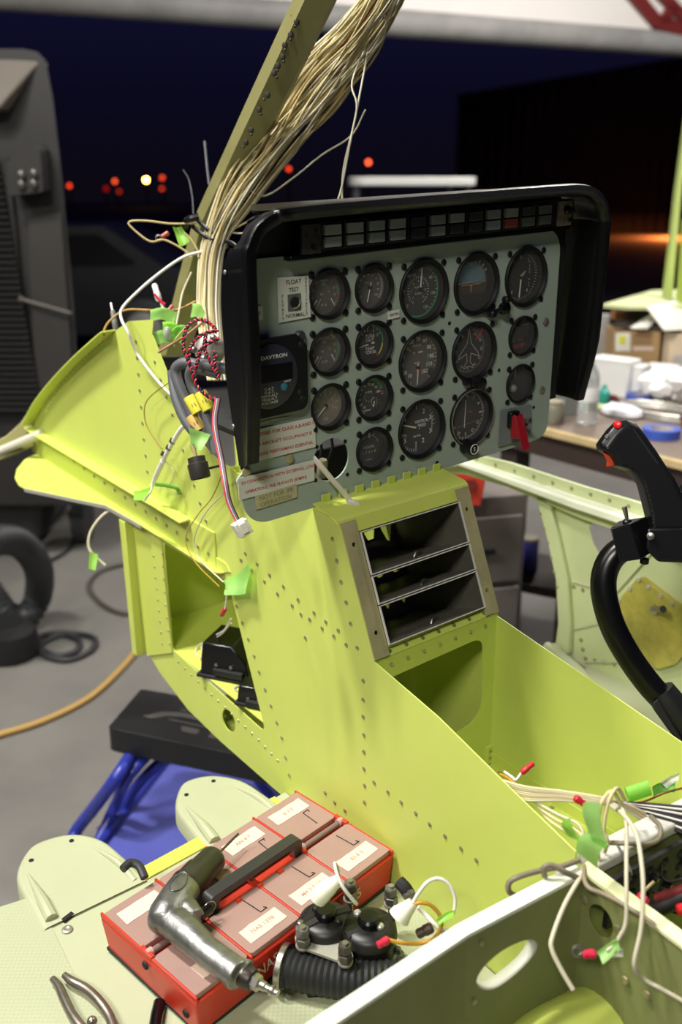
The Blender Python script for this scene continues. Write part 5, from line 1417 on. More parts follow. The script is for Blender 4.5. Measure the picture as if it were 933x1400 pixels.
def tagcyl(p, q, m, txt=None):
    o = ob('cable_tag', MB().lathe([(.0088, 0), (.0092, .001), (.0092, (q - p).length)], p, q - p, 14), m, gt)
    if txt:
        vd = (CAMP - p).normalized(); u = (q - p).normalized(); s = vd.cross(u).normalized()
        c = (p + q) / 2 + vd * .0094
        mb = MB(); mb.text(txt, .0042, lambda x, y, h: c + u * x + s * y * .7, 0, .002); mb.text(txt[::-1], .0034, lambda x, y, h: c + u * x + s * y * .7, 0, -.004)
        ob('tag_print', mb, PRINTK, o, ang=0, recalc=False)
tagcyl(pd(259, 542, 1.41), pd(271, 564, 1.41), YT, '147')
tagcyl(pd(274, 536, 1.40), pd(286, 560, 1.40), YT, '145')
tagcyl(pd(262, 568, 1.42), pd(274, 588, 1.42), TT, '103')
tw = thing('twisted_wire', 'red and black twisted wire pair coiled around the silvery motor', 'wire', pd(280, 520, 1.36))
def twist(pts, r, amp, pitch, mats, parent):
    P = smooth_path(pw(pts), 14)
    for k, m in enumerate(mats):
        Q = []; d = 0
        for i, p in enumerate(P):
            tn = (P[min(i + 1, len(P) - 1)] - P[max(i - 1, 0)]).normalized()
            if i: d += (p - P[i - 1]).length
            nrm = tn.orthogonal(); bn = tn.cross(nrm)
            a = 2 * math.pi * d / pitch + math.pi * k
            Q.append(p + (nrm * math.cos(a) + bn * math.sin(a)) * amp)
        ob('strand', MB().tube(Q, r, 5, 1), m, parent)
RW = mat('red_wire', (190, 40, 66), .5); BW = mat('black_wire', (24, 20, 22), .5)
for pts in ([(295, 450, 1.36), (284, 440, 1.36), (270, 437, 1.37), (257, 446, 1.38), (252, 462, 1.38), (252, 480, 1.38), (262, 505, 1.37), (268, 525, 1.36), (282, 540, 1.36), (300, 548, 1.35)],
            [(298, 452, 1.36), (276, 458, 1.35), (262, 472, 1.36), (258, 490, 1.36), (264, 510, 1.36), (268, 522, 1.36)], [(300, 462, 1.35), (284, 470, 1.35), (274, 480, 1.35), (270, 496, 1.35), (266, 508, 1.36)], [(282, 456, 1.35), (280, 475, 1.35), (288, 495, 1.35), (298, 512, 1.34)], [(294, 480, 1.34), (294, 500, 1.34), (300, 520, 1.34)]):
    twist(pts, .0014, .0013, .009, (RW, BW), tw)
# ---- round black plug hanging under the cables
pg = thing('round_connector', 'round black plug dangling with green tape left of the hood corner', 'connector', pd(272, 655, 1.40))
dp_ = 1.40
p0, p1 = pd(268, 624, dp_), pd(275, 655, dp_)
ob('shell', MB().lathe([(.008, 0), (.0125, .001), (.0125, .009), (.0145, .010), (.0145, .030), (.0135, .032), (.012, .032), (.012, .027), (.002, .027)], p0, p1 - p0, 22), mat('plug_black', (44, 42, 36), .5), pg)
wire('lead', pw([(262, 608, 1.40), (266, 618, 1.40), (268, 626, 1.40)]), .003, TAN, pg)
flag('tape_flag', pw([(258, 584, 1.40), (288, 594, 1.40), (276, 616, 1.40), (262, 614, 1.40)]), GREENT, pg, bow=.006)
ob('black_tie', MB().tube(pw([(287, 640, 1.39), (305, 636, 1.37)]), .0018, 6, 1), BLACK, pg)
wb = thing('banded_cable', 'white cable with black bands and a red label over the nose plate', 'cable', pd(198, 685, dA(198, 685, .05)))
dd = lambda x, y: dA(x, y, .02)
wire('lead', pw([(258, 578, dd(258, 578)), (248, 586, dd(248, 586)), (238, 602, dd(238, 602)), (226, 624, dd(226, 624)), (216, 646, dd(216, 646)), (208, 664, dd(208, 664))]), .0035, WHITEW, wb, seg=8)
wire('lead', pw([(208, 662, dd(208, 662)), (206, 672, dA(206, 672, .045)), (198, 684, dA(198, 684, .05))]), .0018, PALEW, wb)
ob('label_sleeve', MB().tube(pw([(223, 630, dd(223, 630)), (212, 654, dd(212, 654))]), .0044, 10, 1), mat('label_sleeve', (226, 222, 214), .4), wb)
ob('red_label', MB().tube(pw([(220, 634, dd(220, 634) - .0025), (213, 650, dd(213, 650) - .0025)]), .0030, 8, 1), CRIMP, wb)
for x, y in ((236, 603), (231, 612), (224, 621)):
    ob('black_band', MB().tube(pw([(x - 1.5, y + 3, dd(x, y)), (x + 1.5, y - 3, dd(x, y))]), .0048, 10, 1), BLACK, wb)
flag('tape_flag', pw([(182, 672, dA(182, 672, .04)), (206, 666, dA(206, 666, .04)), (200, 684, dA(200, 684, .045)), (184, 684, dA(184, 684, .045))]), GREENTD, wb, bow=.003)
ob('green_strip', MB().tube(pw([(212, 662, dA(212, 662, .03)), (228, 664, dA(228, 664, .02)), (242, 668, dA(242, 668, .012)), (246, 676, dA(246, 676, .006))]), .003, 6, 4, flat=(1, .3)), mat('green_strip', (92, 150, 50), .5), wb)
for pts, r, m, lab in (([(236, 520), (208, 540), (198, 556), (200, 580), (213, 603), (222, 614)], .0009, mat('brown_thin_wire', (140, 104, 40), .5), 'thin brown wire looped on the fan plate left of the banded cable'),
                       ([(304, 648), (290, 680), (272, 702), (256, 728), (256, 748), (270, 772), (300, 802)], .0010, mat('ochre_thin_wire', (170, 140, 56), .5), 'thin ochre wire hanging across the pedestal under the black plug'),
                       ([(308, 672), (282, 700), (268, 728), (266, 746), (276, 768), (306, 796)], .0012, PALEW, 'thin white wire hanging beside the ochre wire under the black plug'),
                       ([(222, 625), (236, 642), (236, 655), (228, 668)], .0007, PALEW, 'fine pale thread curled below the banded cable')):
    wire('hanging_wire', [pd(x, y, dA(x, y, .016)) for x, y in pts], r, m, label=lab, cat='wire')
tg = thing('tape_tag', 'green tape tag stuck on the pedestal seam with a red crimp below it', 'tape', pd(322, 800, dA(322, 800, .01)))
flag('tape_flag', [pd(x, y, dA(x, y, .006 + .004 * i)) for i, (x, y) in enumerate([(305, 794), (340, 770), (338, 812), (309, 814)])], GREENT, tg, bow=.005)
wire('wire', pw([(310, 812, dA(310, 812, .008)), (309, 826, dA(309, 826, .006)), (307, 836, dA(307, 836, .006))]), .0014, WHITEW, tg)
crimp('red_crimp', pd(308, 832, dA(308, 832, .006)), pd(303, 842, dA(303, 842, .006)), .0036, CRIMP, tg)
sw_ = thing('shelf_wires', 'white wires with red sleeves running to the larger relay box on the shelf', 'wire', hp(-.15, .33, -.566))
q = lambda x, y, a: hp(*ha(x, y, a))
wire('wire', [q(316, 852, -.172), q(302, 868, -.15), q(285, 876, -.14), q(272, 882, -.14), q(268, 892, -.15), q(276, 900, -.155)], .0016, PALEW, sw_)
wire('wire', [q(316, 846, -.172), q(306, 862, -.15), q(288, 872, -.14), q(276, 884, -.14), q(282, 900, -.15)], .0013, WHITEW, sw_)
crimp('red_sleeve', q(275, 902, -.155), q(287, 900, -.155), .0026, REDP, sw_); crimp('red_sleeve', q(277, 910, -.158), q(288, 909, -.158), .0026, REDP, sw_)
nw = thing('nose_drop_wire', 'cream wire with green tag dangling below the yellow nose deck', 'wire', pd(125, 770, 1.9))
wire('wire', pw([(158, 694, 1.8), (140, 705, 1.8), (125, 725, 1.8), (121, 744, 1.8), (126, 757, 1.8), (138, 768, 1.8), (144, 773, 1.8)]), .0026, PALEW, nw)
flag('tape_flag', pw([(122, 754, 1.79), (134, 758, 1.79), (131, 780, 1.79), (121, 778, 1.79)]), GREENTD, nw, bow=.003)
# multi coloured harness with a white plug, below the hood corner
hn = thing('plug_harness', 'thin coloured harness ending in a square white plug below the hood corner', 'harness', pd(332, 730, 1.28))
for i, m in enumerate((RW, BW, PALEW, mat('blue_wire', (60, 70, 130), .5), mat('purple_wire', (96, 56, 100), .5), BROWNW, BW)):
    o = (i - 3) * .9
    wire('wire', pw([(298 + o, 545, 1.33), (294 + o, 580, 1.32), (303 + o, 630, 1.30), (308 + o, 660, 1.28), (314 + o, 688, 1.275), (327 + o * .9, 716, 1.27)]), .0015, m, hn)
pc = pd(331, 722, 1.265)
Rp = Matrix.Rotation(-.45, 3, 'Y') @ Matrix.Rotation(.5, 3, 'Z')
ob('plug_body', MB().box(pc, (.019, .016, .020), Rp), mat('cream_plug', (226, 222, 206), .45), hn, bevel=.0012)
ob('plug_latch', MB().box(pc + Rp @ V(0, -.0095, .001), (.009, .003, .014), Rp), mat('cream_plug', (226, 222, 206)), hn, bevel=.0006)
ob('plug_sockets', MB().box(pc + Rp @ V(0, 0, -.0102), (.013, .010, .0008), Rp), DARKHOLE, hn)

# ================================================================== right front corner: wire nest over the bulkhead
nest = thing('wire_nest', 'tangle of cream wires spilling out of the pedestal box over the bulkhead', 'wire bundle', hp(-.10, -.47, -.41))
D0 = lambda x, y: dB(x, y, -.465)
def nw_(pts, r=.0018, m=CREAM, parent=None, seg=7): return wire('wire', [pd(x, y, d) for x, y, d in pts], r, m, parent or nest, seg=seg, k=7)
for i in range(8):
    o = i * 3.2
    nw_([(684 + i * 2, 1066 + o * .9, 1.12), (720, 1076 + o * .8, 1.10), (770, 1082 + o * .55, 1.085), (820, 1090 + o * .35 + (i % 3), 1.07), (850, 1098 + o * .25, 1.075), (885, 1112 + i * 2, 1.09)], .0017, (CREAM, PALEW, TAN)[i % 3])
for i in range(3): nw_([(730 + i * 6, 1095 + i * 9, 1.10), (760, 1112 + i * 8, 1.085), (792, 1128 + i * 10, 1.07), (800, 1150 + i * 6, 1.06)], .0017, (PALEW, CREAM, CREAM)[i])
nw_([(850, 1100, 1.06), (838, 1082, 1.03), (826, 1092, 1.02), (820, 1110, 1.02), (817, 1150, 1.02), (821, 1190, 1.025), (823, 1212, 1.03)], .0021)
nw_([(855, 1094, 1.06), (845, 1078, 1.03), (836, 1088, 1.02), (829, 1110, 1.02), (826, 1135, 1.02), (831, 1150, 1.02), (827, 1165, 1.03)], .0021)
nw_([(840, 1100, 1.05), (852, 1108, 1.02), (857, 1130, 1.0), (857, 1170, .975), (857, 1220, .955), (856, 1262, .952), (846, 1284, .955)], .0021, PALEW)
nw_([(836, 1102, 1.05), (853, 1114, 1.01), (868, 1135, .99), (875, 1160, .97), (880, 1210, .95), (877, 1270, .94), (868, 1318, .938), (880, 1338, .95), (905, 1352, .945), (940, 1372, .94)], .0023, PALEW)
nw_([(800, 1192, 1.02), (790, 1206, 1.0), (772, 1238, .985), (756, 1280, .97), (755, 1298, .965), (768, 1326, .96), (784, 1353, .955)], .0025, PALEW)
nw_([(800, 1180, 1.03), (799, 1200, 1.0), (806, 1214, .985), (825, 1222, .98), (845, 1232, .972), (868, 1246, .962), (890, 1260, .955), (915, 1284, .945), (940, 1310, .935)], .0024, mat('grey_tan_wire', (140, 128, 104), .5))
gnest = thing('grey_cable', 'stiff grey tan cable looped over the bulkhead cap next to the pedestal plate', 'cable', hp(-.2, -.47, -.41))
GT = mat('grey_tan_cable', (120, 110, 90), .5)
nw_([(792, 1176, 1.02), (770, 1184, 1.01), (740, 1190, 1.01), (712, 1198, 1.0), (697, 1206, 1.0), (696, 1218, 1.0), (706, 1225, 1.005), (714, 1227, 1.01)], .0030, GT, gnest)
nw_([(796, 1202, 1.01), (775, 1193, 1.0), (756, 1183, 1.0), (744, 1186, 1.0), (745, 1198, 1.005)], .0030, GT, gnest)
nw_([(832, 1152, 1.03), (860, 1153, 1.02), (887, 1154, 1.03), (902, 1146, 1.04), (903, 1130, 1.05), (890, 1116, 1.07)], .0026, GT, gnest)
nw_([(845, 1156, 1.03), (856, 1176, 1.03), (863, 1194, 1.035), (858, 1210, 1.05)], .0016, mat('light_grey_wire', (176, 176, 172), .5), gnest)
nw_([(895, 1290 - 85, 1.04), (880, 1220, 1.04), (872, 1232, 1.05)], .0018, TAN, gnest)
# red sleeves
rs = thing('butt_connector', 'red butt connector on a short white wire standing in the pedestal box', 'connector', pd(706, 1066, 1.14))
wire('lead', pw([(690, 1055, 1.15), (700, 1062, 1.14), (706, 1066, 1.13), (714, 1056, 1.13)]), .0016, WHITEW, rs)
crimp('red_sleeve', pd(713, 1057, 1.13), pd(730, 1043, 1.13), .0036, mat('red_sleeve', (190, 30, 40), .4), rs)
wire('orange_wire', pw([(684, 1058, 1.14), (694, 1063, 1.13), (706, 1072, 1.12)]), .0012, mat('orange_wire', (206, 130, 40), .5), rs)
crimp('red_sleeve', pd(786, 1090, 1.06), pd(800, 1100, 1.06), .0042, mat('red_sleeve', (190, 30, 40)), nest)
# tape flags of the nest
for qd, m, lab in (([(788, 1165), (802, 1138), (831, 1152), (815, 1185)], GREENT, 'pale green tape flag at the pedestal corner over the bulkhead'), ([(797, 1100), (822, 1098), (828, 1160), (806, 1148)], GREENT, 'long green tape strip hanging behind the looped cream wires'),
                   ([(879, 1157), (911, 1153), (925, 1168), (892, 1192)], GREENT, 'green tape flag at the right over the black terminal block'), ([(768, 1125), (780, 1118), (792, 1150), (772, 1140)], GREENTD, 'darker green tape scrap in the box behind the pedestal corner')):
    flag('tape_flag', [pd(x, y, dB(x, y, -.47) - .03 - .004 * i) for i, (x, y) in enumerate(qd)], m, bow=.005, label=lab, cat='tape')
tr_ = thing('ring_terminal_lead', 'red ring terminal with green tape tag hanging before the rib', 'connector', pd(830, 1310, .96))
crimp('red_crimp', pd(815, 1304, .96), pd(797, 1305, .96), .0046, CRIMP, tr_)
ring_terminal(pd(798, 1305, .96), pd(790, 1300, .96) - pd(798, 1305, .96), .0046, tr_)
flag('tape_flag', pw([(815, 1302, .96), (842, 1283, .95), (850, 1298, .95), (826, 1318, .955)]), GREENT, tr_, bow=.004)
flag('clear_tape', pw([(842, 1300, .951), (852, 1296, .951), (852, 1308, .951), (838, 1310, .951)]), mat('clear_tape', (196, 200, 180), .3, trans=.4), tr_, bow=.002)
wire('lead', pw([(846, 1286, .97), (842, 1290, .96), (830, 1300, .958)]), .0016, PALEW, tr_)
# green tube roll and flag on the box wall
rl = thing('tape_roll_tag', 'green tape wrapped wire with loose tails along the box wall', 'tape', pd(880, 1090, 1.13))
ob('wrapped_tape', MB().tube(pw([(858, 1087, 1.12), (888, 1077, 1.12)]), .0095, 14, 1, flat=(1, .7)), GREENTD, rl)
flag('tape_tail', pw([(893, 1075, 1.12), (926, 1068, 1.12), (922, 1082, 1.125), (893, 1088, 1.125)]), mat('green_tape_mid', (110, 180, 70), .6), rl, bow=.004)
flag('clear_tail', pw([(904, 1070, 1.115), (930, 1056, 1.115), (928, 1068, 1.115), (912, 1078, 1.115)]), mat('clear_tape', (196, 200, 180)), rl, bow=.003)
wire('wire', pw([(850, 1098, 1.1), (880, 1096, 1.115), (910, 1084, 1.12), (940, 1076, 1.12)]), .0012, BROWNW, rl)
# black and white loom and the terminal block
lm = thing('black_loom', 'loom of black and white wires entering at the right edge over the bulkhead', 'wire bundle', pd(900, 1110, 1.1))
for i in range(12):
    nw_([(842 + (i % 4) * 4, 1096 + i * .8, 1.08), (870, 1098 + i * 1.2, 1.09), (900, 1100 + i * 2.2, 1.085), (945, 1104 + i * 3.6, 1.07)], .0016, (WHITEW if i in (1, 3, 6, 9) else BW), lm)
tb = thing('terminal_block', 'black perforated terminal block below the bulkhead cap at the right', 'terminal block', hp(-.06, -.49, -.47))
mb = MB(HELI)
hs = []
for i in range(8):
    for j in range(3): hs.append(circle(-.155 + i * .024, -.445 - j * .017, .0052, 10))
mb.plate([(-.165, -.432), (.10, -.432), (.10, -.495), (-.165, -.495)], lambda u, v, h: (u, bb(u) - .016 + h, v), .006, [h for h in hs if h[0].x > -.155])
ob('block', mb, BLACKM, tb, bevel=.0008)
for i in range(9):
    ob('stud', MB(HELI).lathe([(.0042, 0), (.0042, .006), (.0025, .009)], (-.150 + i * .024, bb(-.150 + i * .024) - .015, -.455 - (i % 2) * .02), (0, -1, 0), 8), BLACK, tb)
# small dark harness with red and black terminals under it
dk = thing('dark_harness', 'dark harness with red terminals below the terminal block at the right edge', 'harness', pd(900, 1230, 1.0))
for pts in ([(880, 1180, 1.05), (884, 1200, 1.05), (890, 1215, 1.05), (905, 1222, 1.04), (940, 1216, 1.03)], [(905, 1180, 1.06), (905, 1196, 1.06), (915, 1205, 1.05), (940, 1200, 1.04)], [(860, 1205, 1.06), (872, 1225, 1.05), (900, 1240, 1.04), (940, 1252, 1.03)], [(846, 1200, 1.07), (850, 1222, 1.06), (880, 1236, 1.05)], [(890, 1262, 1.0), (912, 1268, 1.0), (940, 1288, .99)]):
    nw_(pts, .0016, BW, dk)
nw_([(890, 1247, 1.03), (912, 1238, 1.02), (945, 1222, 1.01)], .008, mat('black_sleeve', (18, 14, 14), .5), dk, seg=10)
nw_([(900, 1230, 1.03), (920, 1224, 1.02), (945, 1214, 1.01)], .007, mat('dark_red_sleeve', (90, 14, 18), .5), dk, seg=10)
crimp('red_crimp', pd(884, 1236, 1.02), pd(875, 1222, 1.02), .005, CRIMP, dk)
ring_terminal(pd(873, 1236, 1.02), pd(868, 1241, 1.02) - pd(873, 1236, 1.02), .005, dk)
crimp('red_crimp', pd(926, 1245, 1.0), pd(945, 1240, 1.0), .006, REDP, dk)
# ================================================================== red screw box on the cabin floor
TBo = V(-.507, -.219, 0)
tang = math.atan2(.05, .324)
BOXM = HELI @ Matrix.Translation(V(TBo.x, TBo.y, FLC + .0015)) @ Matrix.Rotation(tang, 4, 'Z')
BL, BW_, BH = .330, .187, .060
tbx = thing('screw_organizer', 'red plastic screw organizer box with dusty clear lids on the pale green floor', 'organizer box', BOXM @ V(BL / 2, BW_ / 2, 0))
REDB = mat('red_box_plastic', (196, 52, 32), .42, noise=.08, nscale=12)
REDD = mat('red_box_plastic_deep', (186, 40, 34), .42)
LID = mat('dusty_clear_lid', (166, 134, 124), .38, noise=.06, nscale=22, trans=.12)
PAPER = mat('pinkish_paper_label', (226, 198, 178), .7)
TB = lambda: MB(BOXM)
tb_ = TB()
tb_.rings([[(0.002, .002, .004), (BL - .004, .004, .004), (BL - .004, BW_ - .004, .004), (.004, BW_ - .004, .004)], [(0, 0, BH - .008), (BL, 0, BH - .008), (BL, BW_, BH - .008), (0, BW_, BH - .008)]])
ob('box_body', tb_, REDB, tbx, bevel=.002, ang=30)
tb_ = TB()
tb_.box((BL / 2, BW_ / 2, .0045), (BL - .004, BW_ - .004, .005))
ob('black_foot', tb_, BLACKM, tbx, bevel=.001)
cw = BL / 4
for i in range(4):
    for row in range(2):
        y0, y1 = ((.004, .083) if row == 0 else (.104, BW_ - .004))
        x0_, x1_ = i * cw + .0022, (i + 1) * cw - .0022
        tb_ = TB()
        tb_.plate(rounded([(x0_, y0), (x1_, y0), (x1_, y1), (x0_, y1)], .004, 3), lambda u, v, h: (u, v, BH - .007 + h), .007)
        lid = ob('lid', tb_, LID, tbx, bevel=.0016)
        # engraved frame and wire latch
        cx_ = (x0_ + x1_) / 2 + .008
        yl = y1 - .012 if row == 0 else y0 + .012
        s_ = -1 if row == 0 else 1
        ob('wire_latch', TB().tube([(cx_ + .012, yl + s_ * .022, BH + .0006), (cx_ + .014, yl + s_ * .026, BH + .0006), (cx_ + .004, yl + s_ * .026, BH + .0006), (cx_ + .002, yl - s_ * .004, BH + .0006)], .0007, 5, 1), BLACKM, lid)
        if (row, i) == (1, 1): continue
        ly = y0 + .012 if row == 0 else y1 - .036
        tb_ = TB()
        lw = .058 if (row, i) != (0, 0) else .030
        xs_ = x0_ + .010 + (.012 if (row, i) == (0, 0) else 0)
        n_ = 6
        edge = [(xs_ + lw * k / n_, ly + random.uniform(-.0006, .0006)) for k in range(n_ + 1)] + [(xs_ + lw * k / n_ + random.uniform(-.001, .001), ly + .0235 + random.uniform(-.0008, .0008)) for k in range(n_, -1, -1)]
        tb_.plate(edge, lambda u, v, h: (u, v, BH + .0002 + h), .0004)
        pl_ = ob('paper_label', tb_, PAPER, lid, ang=0)
        txt = {(0, 1): 'NAS 1398', (0, 2): 'M4 2 5 10', (0, 3): '83-8 5', (1, 2): 'AN 4 7', (1, 3): '8-3 5'}.get((row, i))
        if txt:
            tb_ = TB(); tb_.text(txt, .0085, lambda u, v, h: (u, v, BH + .0009), xs_ + lw / 2, ly + .012)
            ob('pencil_writing', tb_, mat('pale_pencil', (168, 140, 124), .7), pl_, ang=0, recalc=False)
# central channel with handle
tb_ = TB()
for x0_, x1_ in ((.004, cw - .004), (cw + .02, 2 * cw - .004), (2 * cw + .004, 3 * cw - .02), (3 * cw + .004, BL - .012)):
    tb_.box(((x0_ + x1_) / 2, .0935, BH - .012), (x1_ - x0_, .017, .002))
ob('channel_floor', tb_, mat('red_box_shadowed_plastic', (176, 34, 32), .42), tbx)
for k, x in enumerate((.0, cw, 2 * cw, 3 * cw, BL)):
    ob('divider', TB().box((min(max(x, .002), BL - .002), BW_ / 2, BH - .0035), (.0032, BW_, .0075)).box((min(max(x, .003), BL - .003), .0935, BH - .001), (.006, .024, .007)), REDB, tbx, bevel=.0008)
for x0_, x1_ in ((.006, .06), (3 * cw + .004, BL - .006)):
    ob('hinge_rod', TB().cyl((x0_, .0935, BH - .003), (x1_, .0935, BH - .003), .0042, seg=12), mat('grey_hinge_rod', (120, 100, 92), .45), tbx)
    for x in (x0_, x1_): ob('rod_end', TB().cyl((x - .004, .0935, BH - .002), (x + .004, .0935, BH - .002), .0055, seg=12), mat('dusty_pin', (180, 150, 140), .5), tbx)
hx0, hx1 = cw + .012, 3 * cw - .006
tb_ = TB()
hz = BH + .020
tb_.plate(rounded([(hx0 - .004, BH - .004), (hx0 + .008, BH - .004), (hx0 + .012, hz - .006), (hx1 - .012, hz - .006), (hx1 - .008, BH - .004), (hx1 + .004, BH - .004), (hx1 + .003, hz + .004), (hx0 - .003, hz + .004)], [.001, .001, .004, .004, .001, .001, .008, .008], 4), lambda u, v, h: (u, .0855 + h, v), .016)
ob('handle', tb_, mat('handle_dark_grey', (50, 49, 48), .32), tbx, bevel=.0035, ang=50)
for x in (2 * cw, 2 * cw - .035, 2 * cw + .035):
    ob('red_stop', TB().cyl((x - .004, .080, BH - .001), (x + .004, .080, BH - .001), .004, seg=10), REDB, tbx)
for y, z in ((.0935, BH - .016), (.022, .022)):
    ob('side_screw', TB().lathe([(.0055, 0), (.005, .002), (.002, .003)], (-.0008 + (.002 if z < .03 else 0), y, z), (-1, 0, 0), 12), BLACKM, tbx)
for s_, x, z in (('NAS', .105, .031), ('4-5', .255, .033)):
    tb_ = TB(); tb_.text(s_, .022, lambda u, v, h: (u, .0004 - .0007 - (0.0 if v > .03 else .0) + (BH - v) * .07 * .0 - .0006, v), x, z, .12, .8)
    ob('chalk_writing', tb_, mat('pale_chalk', (226, 200, 180), .7), tbx, ang=0, recalc=False)
wire('short_black_tube', [BOXM @ V(-.002, .070, .004) , BOXM @ V(-.020, .052, .006), BOXM @ V(-.05, .018, .006), BOXM @ V(-.085, -.03, .006)], .0075, BLACKG, seg=12, label='black tube on the floor poking out under the red organizer box', cat='tube')

# ------------------------------------------------------------------ pneumatic drill lying on the lids
zT = BH + .0015
def TP(x, y, c):
    """pixel on the plane at height c over the box base"""
    p = hc(x, y, FLC + .0015 + c)
    return p
DM = HELI
ct = FLC + .0015
cz_ = BH + .024
def dq(x, y, dz=0.0):
    p = hc(x, y, ct + cz_ + dz); return p
drl = thing('pneumatic_drill', 'silver pistol grip air drill lying on top of the red organizer box', 'drill', HELI @ V(-.47, -.16, ct + BH))
SILV = bpy.data.materials.get('worn_cast_aluminium') or mat('worn_cast_aluminium', (140, 140, 136), .40, metal=.85, noise=.40, nscale=26, bump=.25, bscale=140)
r0_, r1_ = dq(219, 1266), dq(258, 1206)
mb = MB(DM)
ax = (dq(258, 1206) - dq(222, 1262))
mb.tube([dq(220, 1270), dq(222, 1264), dq(228, 1252), dq(243, 1229), dq(254, 1212)], [.008, .0185, .0225, .0225, .0210], 26, 5)
mb.tube([dq(226, 1256), dq(238, 1262), dq(256, 1276), dq(280, 1298), dq(304, 1316), dq(328, 1334)], [.017, .0195, .0195, .0170, .0170, .0180], 26, 6, flat=(.92, 1.0))
mb.tube([dq(248, 1234), dq(256, 1246), dq(268, 1258)], [.014, .016, .013], 20, 5)
mb.tube([dq(320, 1322, -.002), dq(338, 1332, -.004)], [.013, .015], 20, 3)
bd_ = ob('pistol_body', mb, SILV, drl, remesh=.0014, smooth_it=10, ang=80)
mb = MB(DM)
a_, b_ = dq(253, 1213), dq(300, 1166)
dirn = (b_ - a_); L_ = dirn.length
mb.lathe([(.0205, 0), (.0212, .001), (.0212, L_ * .06), (.0200, L_ * .08), (.0200, L_ * .40), (.0180, L_ * .46), (.0180, L_ * .78), (.0165, L_ * .86), (.013, L_ * .92), (.006, L_ * .98), (.003, L_ * 1.0)], a_, dirn, 28)
ob('chuck_sleeve', mb, mat('dark_steel_sleeve', (74, 72, 62), .35, metal=.6, noise=.2, nscale=20), drl)
ob('chuck_key_hole', MB(DM).lathe([(.002, 0), (.002, .0006)], a_ + dirn * .84 + V(-.001, 0, .0155), V(0, 0, 1), 10), DARKHOLE, drl)
bt = b_ + dirn.normalized() * .042
ob('drill_bit', MB(DM).tube([b_ - dirn * .02, bt], .0016, 8, 1), mat('bit_steel', (90, 86, 70), .35, metal=.7), drl)
nn = dirn.normalized()
P_ = [b_ + nn * (.008 + i * .0009) + V(math.cos(i * .9), 0, math.sin(i * .9)) * .0015 for i in range(36)]
ob('bit_flute', MB(DM).tube(P_, .0007, 5, 1), DARKHOLE, drl)
# oval recess on the motor, facing up
oc = dq(246, 1226, .0) + V(0, 0, .0236); od = ax.normalized()
os_ = V(-od.y, od.x, 0)
mb = MB(DM).tube([oc + od * .0165 * math.cos(t) + os_ * .0085 * math.sin(t) - V(0, 0, .0030 * (math.sin(t)) ** 2) for t in [i * math.pi / 16 for i in range(32)]], .0007, 6, 1, closed=True)
ob('oval_badge', mb, mat('badge_rim', (96, 94, 88), .4, metal=.7), drl)
e0, e1 = dq(330, 1333, -.002), dq(352, 1344, -.004)
dn_ = (dq(380, 1359, -.006) - dq(334, 1334, -.004)); Ld = dn_.length; ee_ = dq(334, 1334, -.004)
ob('inlet_bushing', MB(DM).lathe([(.0125, -.004), (.0125, Ld * .22), (.0115, Ld * .26), (.006, Ld * .27)], ee_, dn_, 20), mat('dark_bushing', (64, 58, 54), .4, metal=.7), drl)
ob('hex_collar', MB(DM).lathe([(.0085, Ld * .26), (.009, Ld * .28), (.009, Ld * .46), (.0065, Ld * .5)], ee_, dn_, 6), STEEL, drl, ang=20)
ob('air_nipple', MB(DM).lathe([(.0055, Ld * .46), (.0055, Ld * .62), (.0040, Ld * .66), (.0040, Ld * .76), (.0058, Ld * .80), (.0058, Ld * .86), (.0036, Ld * .88), (.0048, Ld * .93), (.0045, Ld * 1.0), (.002, Ld * 1.0)], ee_, dn_, 18), STEEL, drl)
tg0, tg1 = dq(272, 1254, -.002), dq(290, 1238, -.004)
ob('trigger', MB(DM).cyl(tg0, tg0 + (tg1 - tg0) * .75, .0055, .0075, 16), BLACKG, drl)
ob('trigger_ring', MB(DM).tube([tg0 + (tg1 - tg0) * .8 + V(.0086 * math.cos(t), 0, .0086 * math.sin(t)) for t in [i * math.pi / 10 for i in range(20)]], .0007, 6, 1, closed=True), STEEL, drl)

# ------------------------------------------------------------------ two starter relays on a corrugated hose
ry = thing('starter_relays', 'pair of black round starter relays joined by a grey bus bar beside the red box', 'relay', hp(-.30, -.23, FLC))
RB = mat('relay_black', (24, 23, 22), .42, noise=.35, nscale=40)
GST = mat('grey_stud_metal', (120, 118, 112), .38, metal=.7)
MR = HELI
def relay(px, py, c, r, h):
    o = hc(px, py, c)
    zb = c - h
    g = ob('relay_body', MB(MR).lathe([(r * 1.02, zb), (r * 1.02, zb + .006), (r * .9, zb + .008), (r * .9, c - .018), (r, c - .016), (r * .96, c - .006), (r * .80, c - .001), (r * .5, c), (.002, c)], (o.x, o.y, 0), (0, 0, 1), 30), RB, ry, ang=40)
    ob('top_cap', MB(MR).lathe([(r * .40, c - .001), (r * .40, c + .008), (r * .32, c + .011), (.002, c + .0115)], (o.x, o.y, 0), (0, 0, 1), 22), BLACKG, g)
    return o, g
oA, gA = relay(445, 1252, -.592, .033, .066)
oB, gB = relay(505, 1262, -.590, .034, .066)
for (px, py), g, m in (((432, 1240), gA, RB), ((463, 1258), gA, RB), ((489, 1248), gB, ALU), ((520, 1266), gB, ALU)):
    p = hc(px, py, -.588)
    ob('cover_screw', MB(MR).lathe([(.0048, -.004), (.0048, .001), (.003, .003), (.001, .0032)], p, (0, 0, 1), 14), m, g)
mb = MB(MR)
for o in (oA, oB): mb.tube([(o.x - .03, o.y + .004, -.600), (o.x, o.y, -.597), (o.x + .03, o.y - .006, -.600)], .010, 10, 4)
ob('cover_ridge', mb, RB, ry)
